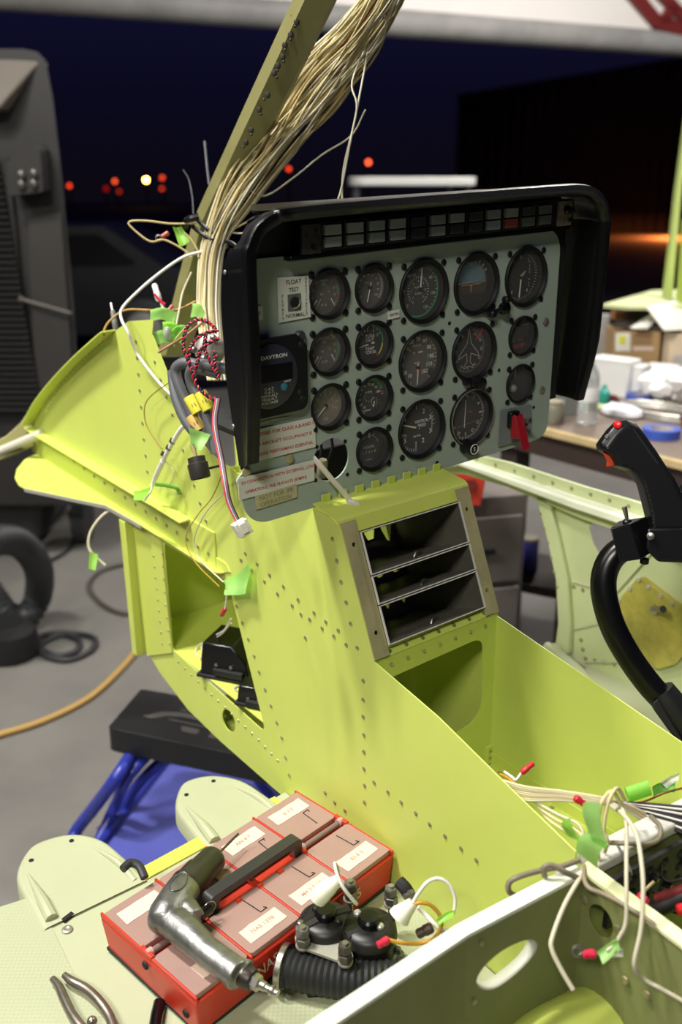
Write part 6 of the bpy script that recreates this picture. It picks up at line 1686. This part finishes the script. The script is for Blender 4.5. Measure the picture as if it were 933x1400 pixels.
barp = [hc(x, y, -.606) for x, y in ((403, 1282), (412, 1264), (478, 1292), (484, 1310), (474, 1318), (408, 1294))]
mb = MB(MR).plate(rounded([(p.x, p.y) for p in barp], [.004, .004, .006, .006, .006, .006], 4), lambda u, v, h: (u, v, -.609 + h), .0035)
ob('bus_bar', mb, mat('grey_bus_bar', (176, 174, 162), .4, metal=.35, noise=.12), ry, bevel=.0006)
def stud(px, py, c, parent=None, s=1.0, base=-.640, m=GST):
    p = hc(px, py, c)
    g = ob('terminal_stud', MB(MR).cyl((p.x, p.y, base), (p.x, p.y, c + .002), .0036 * s, seg=12), STEEL, ry)
    ob('hex_nut', MB(MR).lathe([(.0078 * s, c - .012), (.0086 * s, c - .011), (.0086 * s, c - .003), (.0072 * s, c - .001)], (p.x, p.y, 0), (0, 0, 1), 6), m, g, ang=20)
    ob('hex_nut', MB(MR).lathe([(.0080 * s, c - .024), (.0086 * s, c - .023), (.0086 * s, c - .015), (.0076 * s, c - .014)], (p.x, p.y, 0), (0, 0, 1), 6, start=.4), m, g, ang=20)
    ob('lock_washer', MB(MR).lathe([(.0092 * s, c - .028), (.0092 * s, c - .0255), (.005, c - .0255)], (p.x, p.y, 0), (0, 0, 1), 18), ALUD, g)
    return p
stud(414, 1268, -.580); stud(472, 1290, -.580, m=mat('dark_stud_metal', (84, 80, 74), .4, metal=.6)); stud(479, 1205, -.584); stud(535, 1212, -.582)
for px, py, c in ((411, 1262, -.588), (510, 1290, -.600), (544, 1298, -.628)):
    p = hc(px, py, c)
    ob('small_terminal', MB(MR).lathe([(.0065, c - .02), (.0065, c - .006), (.004, c - .005), (.004, c + .002), (.002, c + .003)], (p.x, p.y, 0), (0, 0, 1), 8), GST, ry)
p = hc(538, 1305, -.64)
ob('relay_foot', MB(MR).rings([[(p.x - .016, p.y - .014, FLC + .001), (p.x + .014, p.y - .014, FLC + .001), (p.x + .014, p.y + .016, FLC + .001), (p.x - .016, p.y + .016, FLC + .001)], [(p.x - .013, p.y - .010, -.632), (p.x + .009, p.y - .010, -.632), (p.x + .009, p.y + .012, -.632), (p.x - .013, p.y + .012, -.632)]]), mat('mossy_bracket', (124, 130, 92), .5, noise=.3, nscale=60), ry, bevel=.003)
mb = MB(MR).box(((oA.x + oB.x) / 2, (oA.y + oB.y) / 2, FLC + .006), (.10, .10, .010), Matrix.Rotation(-.6, 3, 'Z'))
ob('relay_base', mb, BLACKM, ry, bevel=.002)
# white boots and their wires
def boot(pts, rs, label, wpts):
    t = thing('rubber_boot', label, 'boot', pd(*pts[0]))
    ob('boot', MB().tube(pw(pts), rs, 16, 6), mat('cream_rubber', (228, 226, 206), .45), t)
    wire('lead', pw(wpts), .0022, WHITEW, t)
dr = dC(445, 1230, -.575)
boot([(434, 1229, 1.175), (442, 1220, 1.172), (452, 1211, 1.17), (463, 1202, 1.17)], [.0112, .0116, .0098, .0058], 'cream rubber boot lying over the left relay against the red box',
     [(463, 1203, 1.17), (462, 1190, 1.165), (458, 1180, 1.16), (461, 1195, 1.15), (470, 1214, 1.145), (484, 1232, 1.15), (488, 1236, 1.155)])
boot([(545, 1255, 1.10), (549, 1250, 1.10), (556, 1243, 1.10), (565, 1234, 1.10)], [.0126, .0120, .0090, .0062], 'cream rubber boot with a white wire standing beside the right relay',
     [(565, 1234, 1.10), (572, 1222, 1.10), (585, 1206, 1.10), (600, 1201, 1.10), (614, 1209, 1.10), (622, 1226, 1.10), (622, 1242, 1.10), (619, 1250, 1.10)])
yw = thing('yellow_lead', 'yellow wire with red ring crimp looping from the right relay to a green tape', 'wire', pd(560, 1290, 1.13))
wire('lead', pw([(532, 1285, 1.105), (548, 1289, 1.11), (570, 1290, 1.12), (592, 1284, 1.12), (603, 1268, 1.115), (602, 1252, 1.11), (590, 1238, 1.105), (575, 1234, 1.10), (566, 1236, 1.10)]), .0024, mat('yellow_orange_wire', (214, 158, 60), .5), yw)
crimp('red_crimp', pd(532, 1284, 1.105), pd(516, 1293, 1.10), .0048, CRIMP, yw)
flag('tape_flag', pw([(597, 1256, 1.095), (622, 1244, 1.09), (620, 1254, 1.09), (600, 1266, 1.095)]), GREENTD, yw, bow=.004)
wire('white_lead', pw([(572, 1240, 1.13), (582, 1250, 1.13), (594, 1263, 1.125), (608, 1276, 1.125)]), .003, WHITEW, yw)
crimp('brown_plug', pd(592, 1267, 1.11), pd(570, 1278, 1.11), .0062, mat('brown_rubber', (74, 56, 48), .5), yw)
bc = thing('cable_clamp', 'small black looped cable clamp lying against the bulkhead', 'clamp', pd(612, 1286, 1.10))
ob('loop', MB().tube(pw([(600, 1284, 1.11), (610, 1279, 1.11), (622, 1281, 1.11), (620, 1290, 1.105), (606, 1294, 1.105), (599, 1290, 1.11)]), .0032, 8, 4, closed=True), BLACKG, bc)
ob('metal_band', MB().tube(pw([(604, 1272, 1.12), (614, 1276, 1.12), (624, 1282, 1.12)]), .004, 8, 3), ALU, bc)
gb = thing('ground_stud', 'dark bolt with black lug against the pedestal behind the right relay', 'bolt', pd(560, 1222, 1.16))
ob('lug', MB().tube(pw([(546, 1206, 1.16), (554, 1214, 1.155), (560, 1224, 1.155)]), .008, 10, 4), BLACKM, gb)
ob('bolt', MB().lathe([(.006, 0), (.006, .006), (.0035, .007), (.0035, .012)], pd(564, 1222, 1.15), HELI.to_3x3() @ V(-1, 0, .2), 8), GST, gb)
hq = [HELI @ hc(x, y, FLC + .026) for x, y in ((388, 1322), (420, 1330), (460, 1337), (500, 1340), (560, 1338), (620, 1330))]
ob('corrugated_hose', corr_tube(hq, .0215, .0075, .002, 18), mat('hose_black_rubber', (24, 25, 27), .55), label='black corrugated hose lying before the starter relays on the floor', cat='hose')
hd = (hq[0] - hq[1]).normalized()
ob('hose_clamp', MB().lathe([(.0262, 0), (.0275, .001), (.0275, .007), (.0262, .008)], hq[0] - hd * .004, hd, 26, cap=False), STEEL, label='steel band clamp round the open end of the corrugated hose', cat='clamp')

# ------------------------------------------------------------------ pliers at the lower left
plr = thing('pliers', 'steel pliers with curved handles lying open on the tread floor', 'pliers', HELI @ hc(110, 1375, FLC + .002))
PS = mat('plier_steel', (150, 142, 130), .32, metal=.85, noise=.25, nscale=40)
fq = lambda x, y, d=.008: HELI @ hc(x, y, FLC + d)
ob('handle', MB().tube([fq(88, 1333, .012), fq(98, 1341, .012), (fq(118, 1352, .012)), fq(135, 1368, .012), fq(150, 1390, .01), fq(160, 1420, .009)], [.004, .0052, .0058, .0058, .0058, .006], 14, 6), PS, plr)
ob('handle', MB().tube([fq(72, 1338, .010), fq(80, 1348, .010), fq(88, 1366, .010), fq(97, 1384, .010), fq(108, 1400, .01), fq(130, 1425, .009)], [.004, .0052, .0056, .0056, .0058, .006], 14, 6), PS, plr)
ob('spring_nub', MB().sphere(fq(126, 1396, .012), .006, 12), PS, plr)
ob('jaw', MB().tube([fq(140, 1420, .01), fq(165, 1440, .009), fq(190, 1460, .008)], [.012, .011, .005], 12, 3), PS, plr)

# ------------------------------------------------------------------ cyclic stick at the right
cyc = thing('cyclic_stick', 'black cyclic control stick with red thumb button curving up at the right', 'control stick', pd(930, 1010, 1.33))
dcy = 1.315
GRIPM = mat('grip_black', (16, 16, 17), .35)
prof = [(853, 572), (842, 575), (830, 587), (816, 606), (817, 614), (829, 620), (840, 637), (857, 643), (868, 652), (875, 664), (882, 690), (888, 714), (890, 736), (948, 736), (954, 716), (935, 686), (921, 655), (905, 632), (891, 611), (878, 592), (866, 577)]
hw = .017
vdir = (CAMM @ V(0, 0, 1))
P3 = [pd(x, y, dcy) for x, y in prof]
def soft_extrude(poly, hw, inset, name, m, parent, rm=.0016, it=8):
    c = sum(poly, V(0, 0, 0)) / len(poly)
    mb = MB()
    mb.rings([[p + vdir * o + (c - p) * s for p in poly] for o, s in ((-hw, .16), (-hw * .7, .03), (0, 0), (hw * .7, .03), (hw, .16))])
    return ob(name, mb, m, parent, remesh=rm, smooth_it=it, ang=80)
soft_extrude(P3, hw, .1, 'grip', GRIPM, cyc)
tc_ = pd(845, 581, dcy - hw * .75)
ob('thumb_button', MB().lathe([(.0058, -.003), (.0058, .002), (.0050, .004), (.002, .0048)], tc_, CAMP + V(-.15, 0, .25) - tc_, 16), mat('red_button', (214, 20, 28), .25), cyc)
ob('grip_screw', MB().lathe([(.003, 0), (.0025, .001)], pd(830, 597, dcy - hw * .86), CAMP - pd(830, 597, dcy), 10), STEEL, cyc)
ob('trigger', MB().rings([[pd(x, y, dcy - .006) for x, y in ((824, 618), (838, 622), (841, 637), (829, 639), (830, 630))], [pd(x, y, dcy + .006) for x, y in ((824, 618), (838, 622), (841, 637), (829, 639), (830, 630))]]), mat('orange_trigger', (206, 70, 40), .4), cyc, bevel=.0015)
mb = MB()
for i in range(24):
    t = i / 23
    for k in range(3):
        x = 889 + 43 * t + k * 4.2 - 4; y = 617 + 69 * t - k * 2.4 + 2
        mb.sphere(pd(x, y, dcy - hw * (1.0 - .12 * k) + .0025), .0026, 8, (1.2, .9, .9))
ob('grip_ridges', mb, GRIPM, cyc, kind='stuff')
wire('grip_seam', [pd(x, y, dcy - hw * 1.02) for x, y in ((866, 586), (884, 612), (900, 634))], .0012, mat('grip_sheen', (40, 40, 42), .25), cyc)
ob('grip_collar', MB().rings([[pd(x, y, dcy - .022) for x, y in ((886, 722), (950, 722), (952, 770), (900, 768), (884, 752))], [pd(x, y, dcy + .022) for x, y in ((886, 722), (950, 722), (952, 770), (900, 768), (884, 752))]]), GRIPM, cyc, bevel=.003)
sb = ob('switch_box', MB().rings([[pd(x, y, dcy - .026) for x, y in ((834, 722), (862, 716), (878, 765), (847, 769))], [pd(x, y, dcy + .004) for x, y in ((846, 712), (886, 706), (896, 752), (870, 766))]]), GRIPM, cyc, bevel=.0018, ang=20)
ob('toggle_bush', MB().lathe([(.006, 0), (.006, .004), (.004, .006)], pd(858, 716, dcy - .012), V(-.1, 0, 1), 14), BLACK, sb)
ob('toggle_lever', MB().tube([pd(858, 716, dcy - .012), pd(857, 706, dcy - .012), pd(854, 693, dcy - .014)], [.0022, .0026, .0036], 10, 3), STEEL, sb)
ob('clamp_screw', MB().lathe([(.0052, 0), (.005, .003), (.002, .004)], pd(890, 733, dcy - .023), CAMP - pd(890, 733, dcy), 14), STEEL, cyc)
ob('clamp_bolt', MB().lathe([(.006, 0), (.006, .006), (.004, .007)], pd(882, 764, dcy - .01), V(0, 0, -1), 8), BLACK, cyc)
d2 = dcy + .01
ob('stick_tube', MB().tube([pd(880, 745, d2), pd(856, 748, d2), pd(836, 764, d2), pd(826, 790, d2), pd(828, 822, d2), (pd(840, 860, d2)), pd(862, 900, d2), pd(890, 938, d2), pd(918, 968, d2), pd(960, 1020, d2)], .0172, 24, 6), mat('stick_satin_black', (14, 14, 14), .28), cyc)
ob('lower_boot', MB().tube([pd(903, 944, d2), pd(914, 960, d2), pd(940, 994, d2), pd(970, 1030, d2), pd(1010, 1080, d2 + .02), pd(1040, 1125, d2 + .03)], [.0195, .0215, .0225, .0225, .0235, .026], 24, 4), mat('boot_black', (24, 24, 25), .45), cyc)
ob('boot_lip', MB().rings([[pd(x, y, d2 - .02) for x, y in ((892, 962), (900, 955), (918, 985), (936, 1015), (928, 1012), (912, 994))], [pd(x, y, d2 + .02) for x, y in ((892, 962), (900, 955), (918, 985), (936, 1015), (928, 1012), (912, 994))]]), BLACKM, cyc, bevel=.002)
ob('spare_knob', MB().sphere(pd(942, 672, dcy + .05), .014, 14), GRIPM, cyc)
ob('knob_stalk', MB().tube([pd(942, 672, dcy + .05), pd(950, 700, dcy + .03), pd(944, 735, dcy + .01)], .007, 10, 4), GRIPM, cyc)
# ================================================================== workbench with clutter, right background
ZB = .9
bn = thing('workbench', 'wooden workbench with pale front edge, cluttered, behind the right side', 'workbench', (1.4, 3.1, 0))
e0, e1 = wz(690, 570, ZB), wz(1010, 648, ZB)
bu = (e1 - e0).normalized(); bv = V(-bu.y, bu.x, 0)
if bv.y < 0: bv = -bv
Lb = (e1 - e0).length
e0 = e0 - bu * .05; Lb += .4
def bt_(u, v, z): return V(e0.x, e0.y, 0) + bu * u + bv * v + V(0, 0, z)
mb = MB().rings([[bt_(0, 0, z), bt_(Lb, 0, z), bt_(Lb, .95, z), bt_(0, .95, z)] for z in (ZB - .035, ZB)])
ob('table_top', mb, mat('worn_table_top', (120, 104, 92), .5, noise=.2, nscale=5), bn, bevel=.003)
mb = MB().rings([[bt_(0, -.022, z), bt_(Lb, -.022, z), bt_(Lb, .0, z), bt_(0, .0, z)] for z in (ZB - .022, ZB + .001)])
ob('front_strip', mb, mat('raw_wood_edge', (190, 168, 122), .6, noise=.15, nscale=14), bn, bevel=.003)
mb = MB().rings([[bt_(0, .0, z), bt_(Lb, .0, z), bt_(Lb, .03, z), bt_(0, .03, z)] for z in (ZB - .095, ZB - .036)])
ob('apron_rail', mb, mat('dark_wood_rail', (52, 40, 34), .6), bn)
for u, v in ((.05, .06), (Lb - .1, .06), (.05, .88), (Lb - .1, .88)):
    ob('leg', MB().box(bt_(u, v, (ZB - .04) / 2), (.07, .07, ZB - .04), Matrix.Rotation(math.atan2(bu.y, bu.x), 3, 'Z')), mat('dark_wood_leg', (44, 36, 32), .6), bn, bevel=.004)
# things on the bench
def on(px, py): return wz(px, py, ZB + .001)
b = on(802, 580)
bo = thing('water_bottle', 'clear plastic water bottle with pale label at the bench edge beside the hood', 'bottle', b)
CLEARP = mat('clear_bottle', (228, 232, 232), .12, trans=.75, alpha=.8)
ob('bottle_body', MB().lathe([(.026, 0), (.031, .004), (.031, .04), (.029, .045), (.031, .05), (.031, .12), (.0305, .145), (.024, .168), (.0135, .182), (.0125, .192)], b, (0, 0, 1), 24), CLEARP, bo)
ob('bottle_label', MB().lathe([(.0316, .075), (.0318, .076), (.0318, .118), (.0316, .119)], b, (0, 0, 1), 24, cap=False), mat('pale_label', (222, 222, 220), .5), bo)
ob('bottle_cap', MB().lathe([(.0145, .188), (.0145, .203), (.013, .205), (.002, .205)], b, (0, 0, 1), 18), WHITE, bo)
b = on(757, 578)
cn = thing('glass_jar', 'small dull glass jar on the bench just under the hood corner', 'jar', b)
ob('jar_body', MB().lathe([(.030, 0), (.032, .003), (.032, .05), (.027, .058)], b, (0, 0, 1), 20), mat('dull_glass', (150, 148, 130), .2, trans=.4), cn)
ob('jar_lid', MB().lathe([(.029, .057), (.029, .070), (.002, .0705)], b, (0, 0, 1), 20), mat('jar_lid', (168, 160, 140), .4, metal=.4), cn)
b = on(780, 566)
gb2 = thing('grey_carton', 'small dark grey carton on the bench between jar and bottle', 'carton', b)
ob('carton', MB().box(b + V(0, 0, .045), (.08, .06, .09), Matrix.Rotation(.3, 3, 'Z')), mat('grey_carton', (110, 112, 108), .6), gb2, bevel=.003)
ob('carton_flap', MB().box(b + V(0, 0, .091), (.076, .03, .002), Matrix.Rotation(.3, 3, 'Z')), mat('grey_carton_flap', (130, 130, 124), .6), gb2)
def bxo(name, label, cat, px, py, sx, sy, sz, rot, m, flaps=None, fm=None, group=None):
    p = on(px, py)
    t = thing(name, label, cat, p, group)
    Rz = Matrix.Rotation(rot, 3, 'Z')
    ob('box_body', MB().box(p + Rz @ V(0, sy / 2, sz / 2), (sx, sy, sz), Rz), m, t, bevel=.003)
    ob('lid', MB().box(p + Rz @ V(0, sy / 2, sz + .004), (sx * 1.03, sy * 1.03, .012), Rz), fm or m, t, bevel=.002)
    return t, p, Rz
WC = mat('white_carton', (226, 226, 222), .5, noise=.04)
ra = math.atan2(bu.y, bu.x)
bxo('white_carton', 'tall white carton at the left back of the bench', 'carton', 829, 541, .15, .09, .118, ra + .2, WC)
bxo('white_carton', 'narrower white carton in the middle of the bench right of the tall one', 'carton', 860, 543, .075, .08, .10, ra + .2, mat('white_carton_b', (216, 216, 214), .5))
bxo('white_carton', 'white carton with bright tilted lid in front of the cardboard box', 'carton', 892, 534, .105, .13, .070, ra + .3, mat('white_carton_c', (222, 222, 222), .5), fm=mat('bright_lid', (250, 250, 248), .4))
# crumpled paper towels
b = on(915, 552)
mb = MB()
rg_ = random.Random(4)
for k in range(7):
    mb.sphere(b + V(rg_.uniform(-.07, .09), rg_.uniform(-.03, .05), rg_.uniform(.03, .09)), rg_.uniform(.035, .055), 10, (1.2, 1, .8), Matrix.Rotation(rg_.uniform(0, 3), 3, 'Z'))
for v_ in mb.bm.verts: v_.co += V(rg_.uniform(-.009, .009), rg_.uniform(-.009, .009), rg_.uniform(-.009, .009)); v_.co.z = max(v_.co.z, ZB + .001)
ob('crumpled_towels', mb, mat('paper_towel', (246, 246, 246), .8), ang=20, label='heap of crumpled white paper towels at the right of the bench', cat='paper towel')
# blue tape rolls
def roll(px, py, r, label):
    p = on(px, py)
    t = thing('tape_roll', label, 'tape', p)
    ob('tape', MB().lathe([(r * .62, 0), (r, 0), (r, .026), (r * .62, .026), (r * .62, 0)], p, (0, 0, 1), 28, cap=False), mat('blue_tape', (52, 82, 176), .5), t)
    ob('core', MB().lathe([(r * .6, .0005), (r * .62, .0005), (r * .62, .0255), (r * .6, .0255), (r * .6, .0005)], p, (0, 0, 1), 28, cap=False), mat('card_core', (190, 178, 160), .7), t)
roll(876, 549, .050, 'blue tape roll lying behind, beside the cartons on the bench')
roll(904, 597, .055, 'nearest blue tape roll on the bench behind the control grip')
p = on(948, 588)
rt = thing('red_handled_tool', 'red and black handled tool at the right edge of the bench', 'tool', p)
ob('red_handle', MB().tube([p + bu * .1 + V(0, 0, .02), p + V(0, 0, .022), p - bu * .045 + bv * .03 + V(0, 0, .02)], [.022, .024, .016], 14, 5), mat('tool_red', (186, 34, 44), .4), rt)
ob('black_tip', MB().tube([p - bu * .045 + bv * .03 + V(0, 0, .02), p - bu * .075 + bv * .05 + V(0, 0, .02)], [.015, .012], 12, 2), BLACK, rt)
# coil of metal tubing
p = on(905, 568)
wc_ = thing('metal_coil', 'flat coil of silvery metal strip lying on the bench', 'coil', p)
for k in range(3):
    ob('coil_turn', MB().tube([p + bu * (.135 + k * .006) * math.cos(t) + bv * (.075 + k * .004) * math.sin(t) + V(0, 0, .006 + k * .008) for t in [i * math.pi / 16 for i in range(32)]], .0045, 8, 1, closed=True), ALU, wc_)
def lump(name, label, cat, px, py, size, m, z=.5, rot=0.0):
    p = on(px, py)
    t = thing(name, label, cat, p)
    Rz = Matrix.Rotation(rot, 3, 'Z')
    ob('bag', MB().rings([[p + Rz @ V(size[0] / 2 * math.cos(a) * s, size[1] / 2 * math.sin(a) * s, zz * size[2]) for a in [i * math.pi / 10 for i in range(20)]] for s, zz in ((.85, 0), (1, .25), (.95, .65), (.6, .95))]), m, t)
    ob('fold', MB().tube([p + Rz @ V(-size[0] * .3, 0, size[2] * .97), p + Rz @ V(size[0] * .3, 0, size[2] * .99)], .004, 6, 2), m, t)
lump('white_cloth', 'folded white cloth lying before the cartons on the bench', 'cloth', 850, 568, (.15, .10, .035), mat('white_cloth', (230, 230, 238), .8), rot=ra)
lump('green_pouch', 'small pale green pouch lying beside the water bottle', 'pouch', 823, 561, (.06, .04, .018), mat('pale_green_pouch', (190, 206, 140), .7), rot=ra)
lump('dark_red_rag', 'small dark red rag behind the pale green pouch', 'rag', 838, 553, (.045, .04, .03), mat('dark_red_rag', (96, 30, 36), .8), rot=ra)
lump('black_part', 'small black part lying before the paper towels', 'part', 899, 553, (.05, .05, .05), BLACKM, rot=ra)
p = on(825, 556)
tl = thing('teal_tube', 'little teal bottle standing behind the clear water bottle', 'bottle', p)
ob('tube_body', MB().lathe([(.017, 0), (.019, .003), (.019, .05), (.008, .062)], p, (0, 0, 1), 16), mat('teal_plastic', (40, 150, 136), .4), tl)
ob('tube_cap', MB().lathe([(.0075, .061), (.0075, .074), (.002, .0745)], p, (0, 0, 1), 12), mat('teal_cap', (60, 170, 150), .4), tl)
# big cardboard box behind with papers on it, grey panel behind
def wyp(x, y, Y): return wy(x, y, Y)
YBX = 3.75
def cb(x, y): p = wy(x, y, YBX); return p
base = wy(840, 498, YBX)
cbx = thing('cardboard_box', 'brown cardboard box with white label and dark lid flaps at the back of the bench', 'box', V(wy(868, 492, YBX).x, YBX, ZB))
pA, pB = wy(841, 453, YBX), wy(905, 453, YBX)
zb_ = ZB
zt_ = pA.z
wbx = pB.x - pA.x
CARD = mat('cardboard', (168, 138, 96), .75, noise=.08)
ob('box_body', MB().rings([[(pA.x, YBX, z), (pB.x, YBX, z), (pB.x + .02, YBX + .2, z), (pA.x + .02, YBX + .2, z)] for z in (zb_, zt_)]), CARD, cbx, bevel=.003)
def patch(x0, y0, x1, y1, m, nm, dy=-.003):
    q = [wy(x0, y0, YBX), wy(x1, y0, YBX), wy(x1, y1, YBX), wy(x0, y1, YBX)]
    ob(nm, MB().rings([[p + V(0, dy, 0) for p in q], [p + V(0, dy + .002, 0) for p in q]]), m, cbx, ang=0)
patch(842, 455, 862, 480, mat('white_sticker', (222, 220, 206), .6), 'white_label')
patch(847, 459, 855, 470, mat('yellow_sticker', (206, 206, 40), .6), 'yellow_sticker', -.005)
patch(866, 474, 894, 479, mat('pinkish_print', (214, 190, 176), .7), 'printed_band')
patch(866, 456, 890, 470, mat('darker_card', (142, 112, 78), .75), 'dark_panel')
q = [wy(836, 447, YBX), wy(872, 430, YBX + .15), wy(888, 428, YBX + .2), wy(908, 454, YBX), ]
ob('lid_flap', MB().rings([q, [p + V(0, 0, .012) for p in q]]), mat('dark_flap', (66, 58, 52), .7), cbx)
q = [wy(862, 449, YBX - .03), wy(892, 430, YBX + .05), wy(898, 438, YBX + .05), wy(886, 450, YBX - .03)]
ob('paper_sheet', MB().rings([q, [p + V(0, 0, .004) for p in q]]), mat('paper_white', (240, 238, 230), .7), label='white paper lying tilted on the cardboard box flaps', cat='paper')
q = [wy(884, 420, YBX - .1), wy(930, 410, YBX + .15), wy(975, 450, YBX), wy(908, 452, YBX - .1)]
ob('paper_sheet', MB().rings([q, [p + V(0, 0, .004) for p in q]]), mat('glossy_sheet', (244, 242, 226), .35), label='large glossy white sheet draped at the right of the cardboard box', cat='paper')
p0, p1 = wy(917, 456, YBX - .05), wy(990, 456, YBX - .05)
cb2 = thing('cardboard_box', 'paler cardboard box at the right edge behind the bench clutter', 'box', V((p0.x + p1.x) / 2, YBX, ZB))
ob('box_body', MB().rings([[(p0.x, YBX - .06, z), (p1.x, YBX - .06, z), (p1.x, YBX + .18, z), (p0.x, YBX + .18, z)] for z in (ZB, p0.z)]), mat('pale_cardboard', (206, 188, 160), .75, noise=.12, nscale=5), cb2, bevel=.003)
ob('grey_side', MB().rings([[(p0.x + .02, YBX - .064, z), (p1.x, YBX - .064, z), (p1.x, YBX - .060, z), (p0.x + .02, YBX - .060, z)] for z in (ZB, wy(930, 482, YBX).z)]), mat('grey_band', (170, 166, 162), .6), cb2)
YP = 3.95
g0, g1 = wy(770, 432, YP), wy(845, 490, YP)
gp = thing('upright_board', 'plain grey upright panel standing at the back between hood and cardboard box', 'panel', V(g0.x + .2, YP, ZB))
ob('sheet', MB().rings([[(g0.x - .15, YP, z), (wy(838, 450, YP).x, YP + .05, z), (wy(838, 450, YP).x, YP + .08, z), (g0.x - .15, YP + .03, z)] for z in (ZB + .002, g0.z)]), mat('grey_sheet', (164, 160, 158), .5, noise=.05), gp, bevel=.003)
for du in (0, .22): ob('foot', MB().box((g0.x - .05 + du, YP + .09, ZB + .02), (.05, .1, .04)), BLACKM, gp, bevel=.004)
# light green airframe part standing in the far right
gf = thing('green_door_frame', 'pale green upright airframe piece with flat shelf at the right edge above the bench', 'airframe part', V(1.8, 4.1, ZB))
YG_ = 3.95
GP = mat('green_primed_part', (188, 204, 120), .45)
def gq(x, y, Y=YG_): return wy(x, y, Y)
q = [gq(824, 421, 3.8), gq(890, 402, 4.2), gq(940, 400, 4.2), gq(940, 424, 3.8), gq(860, 424, 3.7)]
ob('flat_shelf', MB().rings([q, [p + V(0, 0, .015) for p in q]]), mat('pale_green_shelf', (206, 214, 160), .5), gf, bevel=.002)
q = [gq(909, 408), gq(920, 408), gq(934, 250), gq(960, 100), gq(948, 100), gq(926, 260)]
ob('upright', MB().rings([q, [p + V(0, .04, 0) for p in q]]), GP, gf, bevel=.003)
q = [gq(925, 420, 3.85), gq(975, 420, 3.85), gq(975, 300, 3.85), gq(934, 300, 3.85)]
ob('web', MB().rings([q, [p + V(0, .01, 0) for p in q]]), mat('green_web', (160, 180, 78), .45), gf, bevel=.002)
ob('orange_block', MB().box(gq(846, 431, 3.9), (.05, .05, .03)), mat('orange_brown_block', (160, 110, 60), .6), gf, bevel=.003)
ob('support', MB().box((gq(905, 425, 3.95).x, 4.04, (ZB + gq(905, 424, 3.95).z) / 2), (.05, .05, gq(905, 424, 3.95).z - ZB)), GP, gf)
# under and in front of the bench: cabinet, red bin, shelf boxes
cab = thing('steel_cabinet', 'grey steel drawer cabinet on the floor behind the pedestal at the right', 'cabinet', V(.62, 3.5, 0))
cA, cB = wz(655, 790, 0), wz(735, 760, 0)
pz = wz(642, 668, .78)
cM = Matrix.Translation((pz.x + .02, pz.y - .05, 0)) @ Matrix.Rotation(.25, 4, 'Z')
ob('cabinet_body', MB(cM).box((.0, .13, .40), (.30, .26, .74)), mat('grey_cabinet', (104, 96, 90), .5), cab, bevel=.006)
for k in range(3):
    d_ = ob('drawer', MB(cM).box((.0, -.006, .17 + k * .22), (.27, .012, .2)), mat('grey_drawer', (112, 106, 100), .5), cab, bevel=.003)
    ob('drawer_handle', MB(cM).box((.0, -.018, .17 + k * .22), (.1, .012, .015)), BLACKM, d_)
pr = wz(640, 660, .83)
ZC = .772
rb = thing('red_bin', 'small red plastic bin standing on the grey steel cabinet beyond the panel shelf', 'bin', V(pr.x, pr.y, ZC))
ob('bin_body', MB().rings([[(pr.x - .06, pr.y - .03, ZC), (pr.x + .035, pr.y - .03, ZC), (pr.x + .035, pr.y + .05, ZC), (pr.x - .06, pr.y + .05, ZC)], [(pr.x - .07, pr.y - .04, pr.z + .04), (pr.x + .045, pr.y - .04, pr.z + .04), (pr.x + .045, pr.y + .06, pr.z + .04), (pr.x - .07, pr.y + .06, pr.z + .04)]]), mat('red_bin_plastic', (206, 62, 44), .45), rb, bevel=.004)
ob('bin_label', MB().box((pr.x - .01, pr.y - .042, pr.z + .005), (.05, .003, .03)), mat('dark_bin_label', (110, 30, 26), .6), rb)
st_ = thing('storage_shelf', 'low shelf board with a blue and a white tin under the workbench', 'shelf', V(.85, 3.1, 0))
p = wy(700, 725, 3.0)
ob('board', MB().box((p.x, 3.2, p.z - .2), (.6, .3, .03), Matrix.Rotation(-.5, 3, 'Z')), mat('dark_board', (60, 50, 44), .6), st_)
for k in (-.25, .25): ob('trestle', MB().box((p.x + k * .9, 3.2 - k * .5, (p.z - .2) / 2), (.04, .25, p.z - .22)), mat('dark_board', (60, 50, 44)), st_)
for k, (px, py, col, lab) in enumerate(((728, 690, (60, 60, 140), 'blue tin on the low shelf under the workbench'), (716, 680, (180, 160, 160), 'pinkish white tin beside the blue tin under the workbench'))):
    p = wy(px, py, 3.12)
    zz = wy(700, 725, 3.0).z - .184
    t = thing('paint_tin', lab, 'tin', V(p.x, 3.12, zz))
    ob('tin', MB().lathe([(.028, 0), (.03, .002), (.03, .11), (.028, .112)], (p.x, 3.12 + k * .05, zz), (0, 0, 1), 18), mat('tin_%d' % k, col, .4), t)
    ob('tin_lid', MB().lathe([(.031, .11), (.031, .118), (.002, .118)], (p.x, 3.12 + k * .05, zz), (0, 0, 1), 18), ALUD, t)
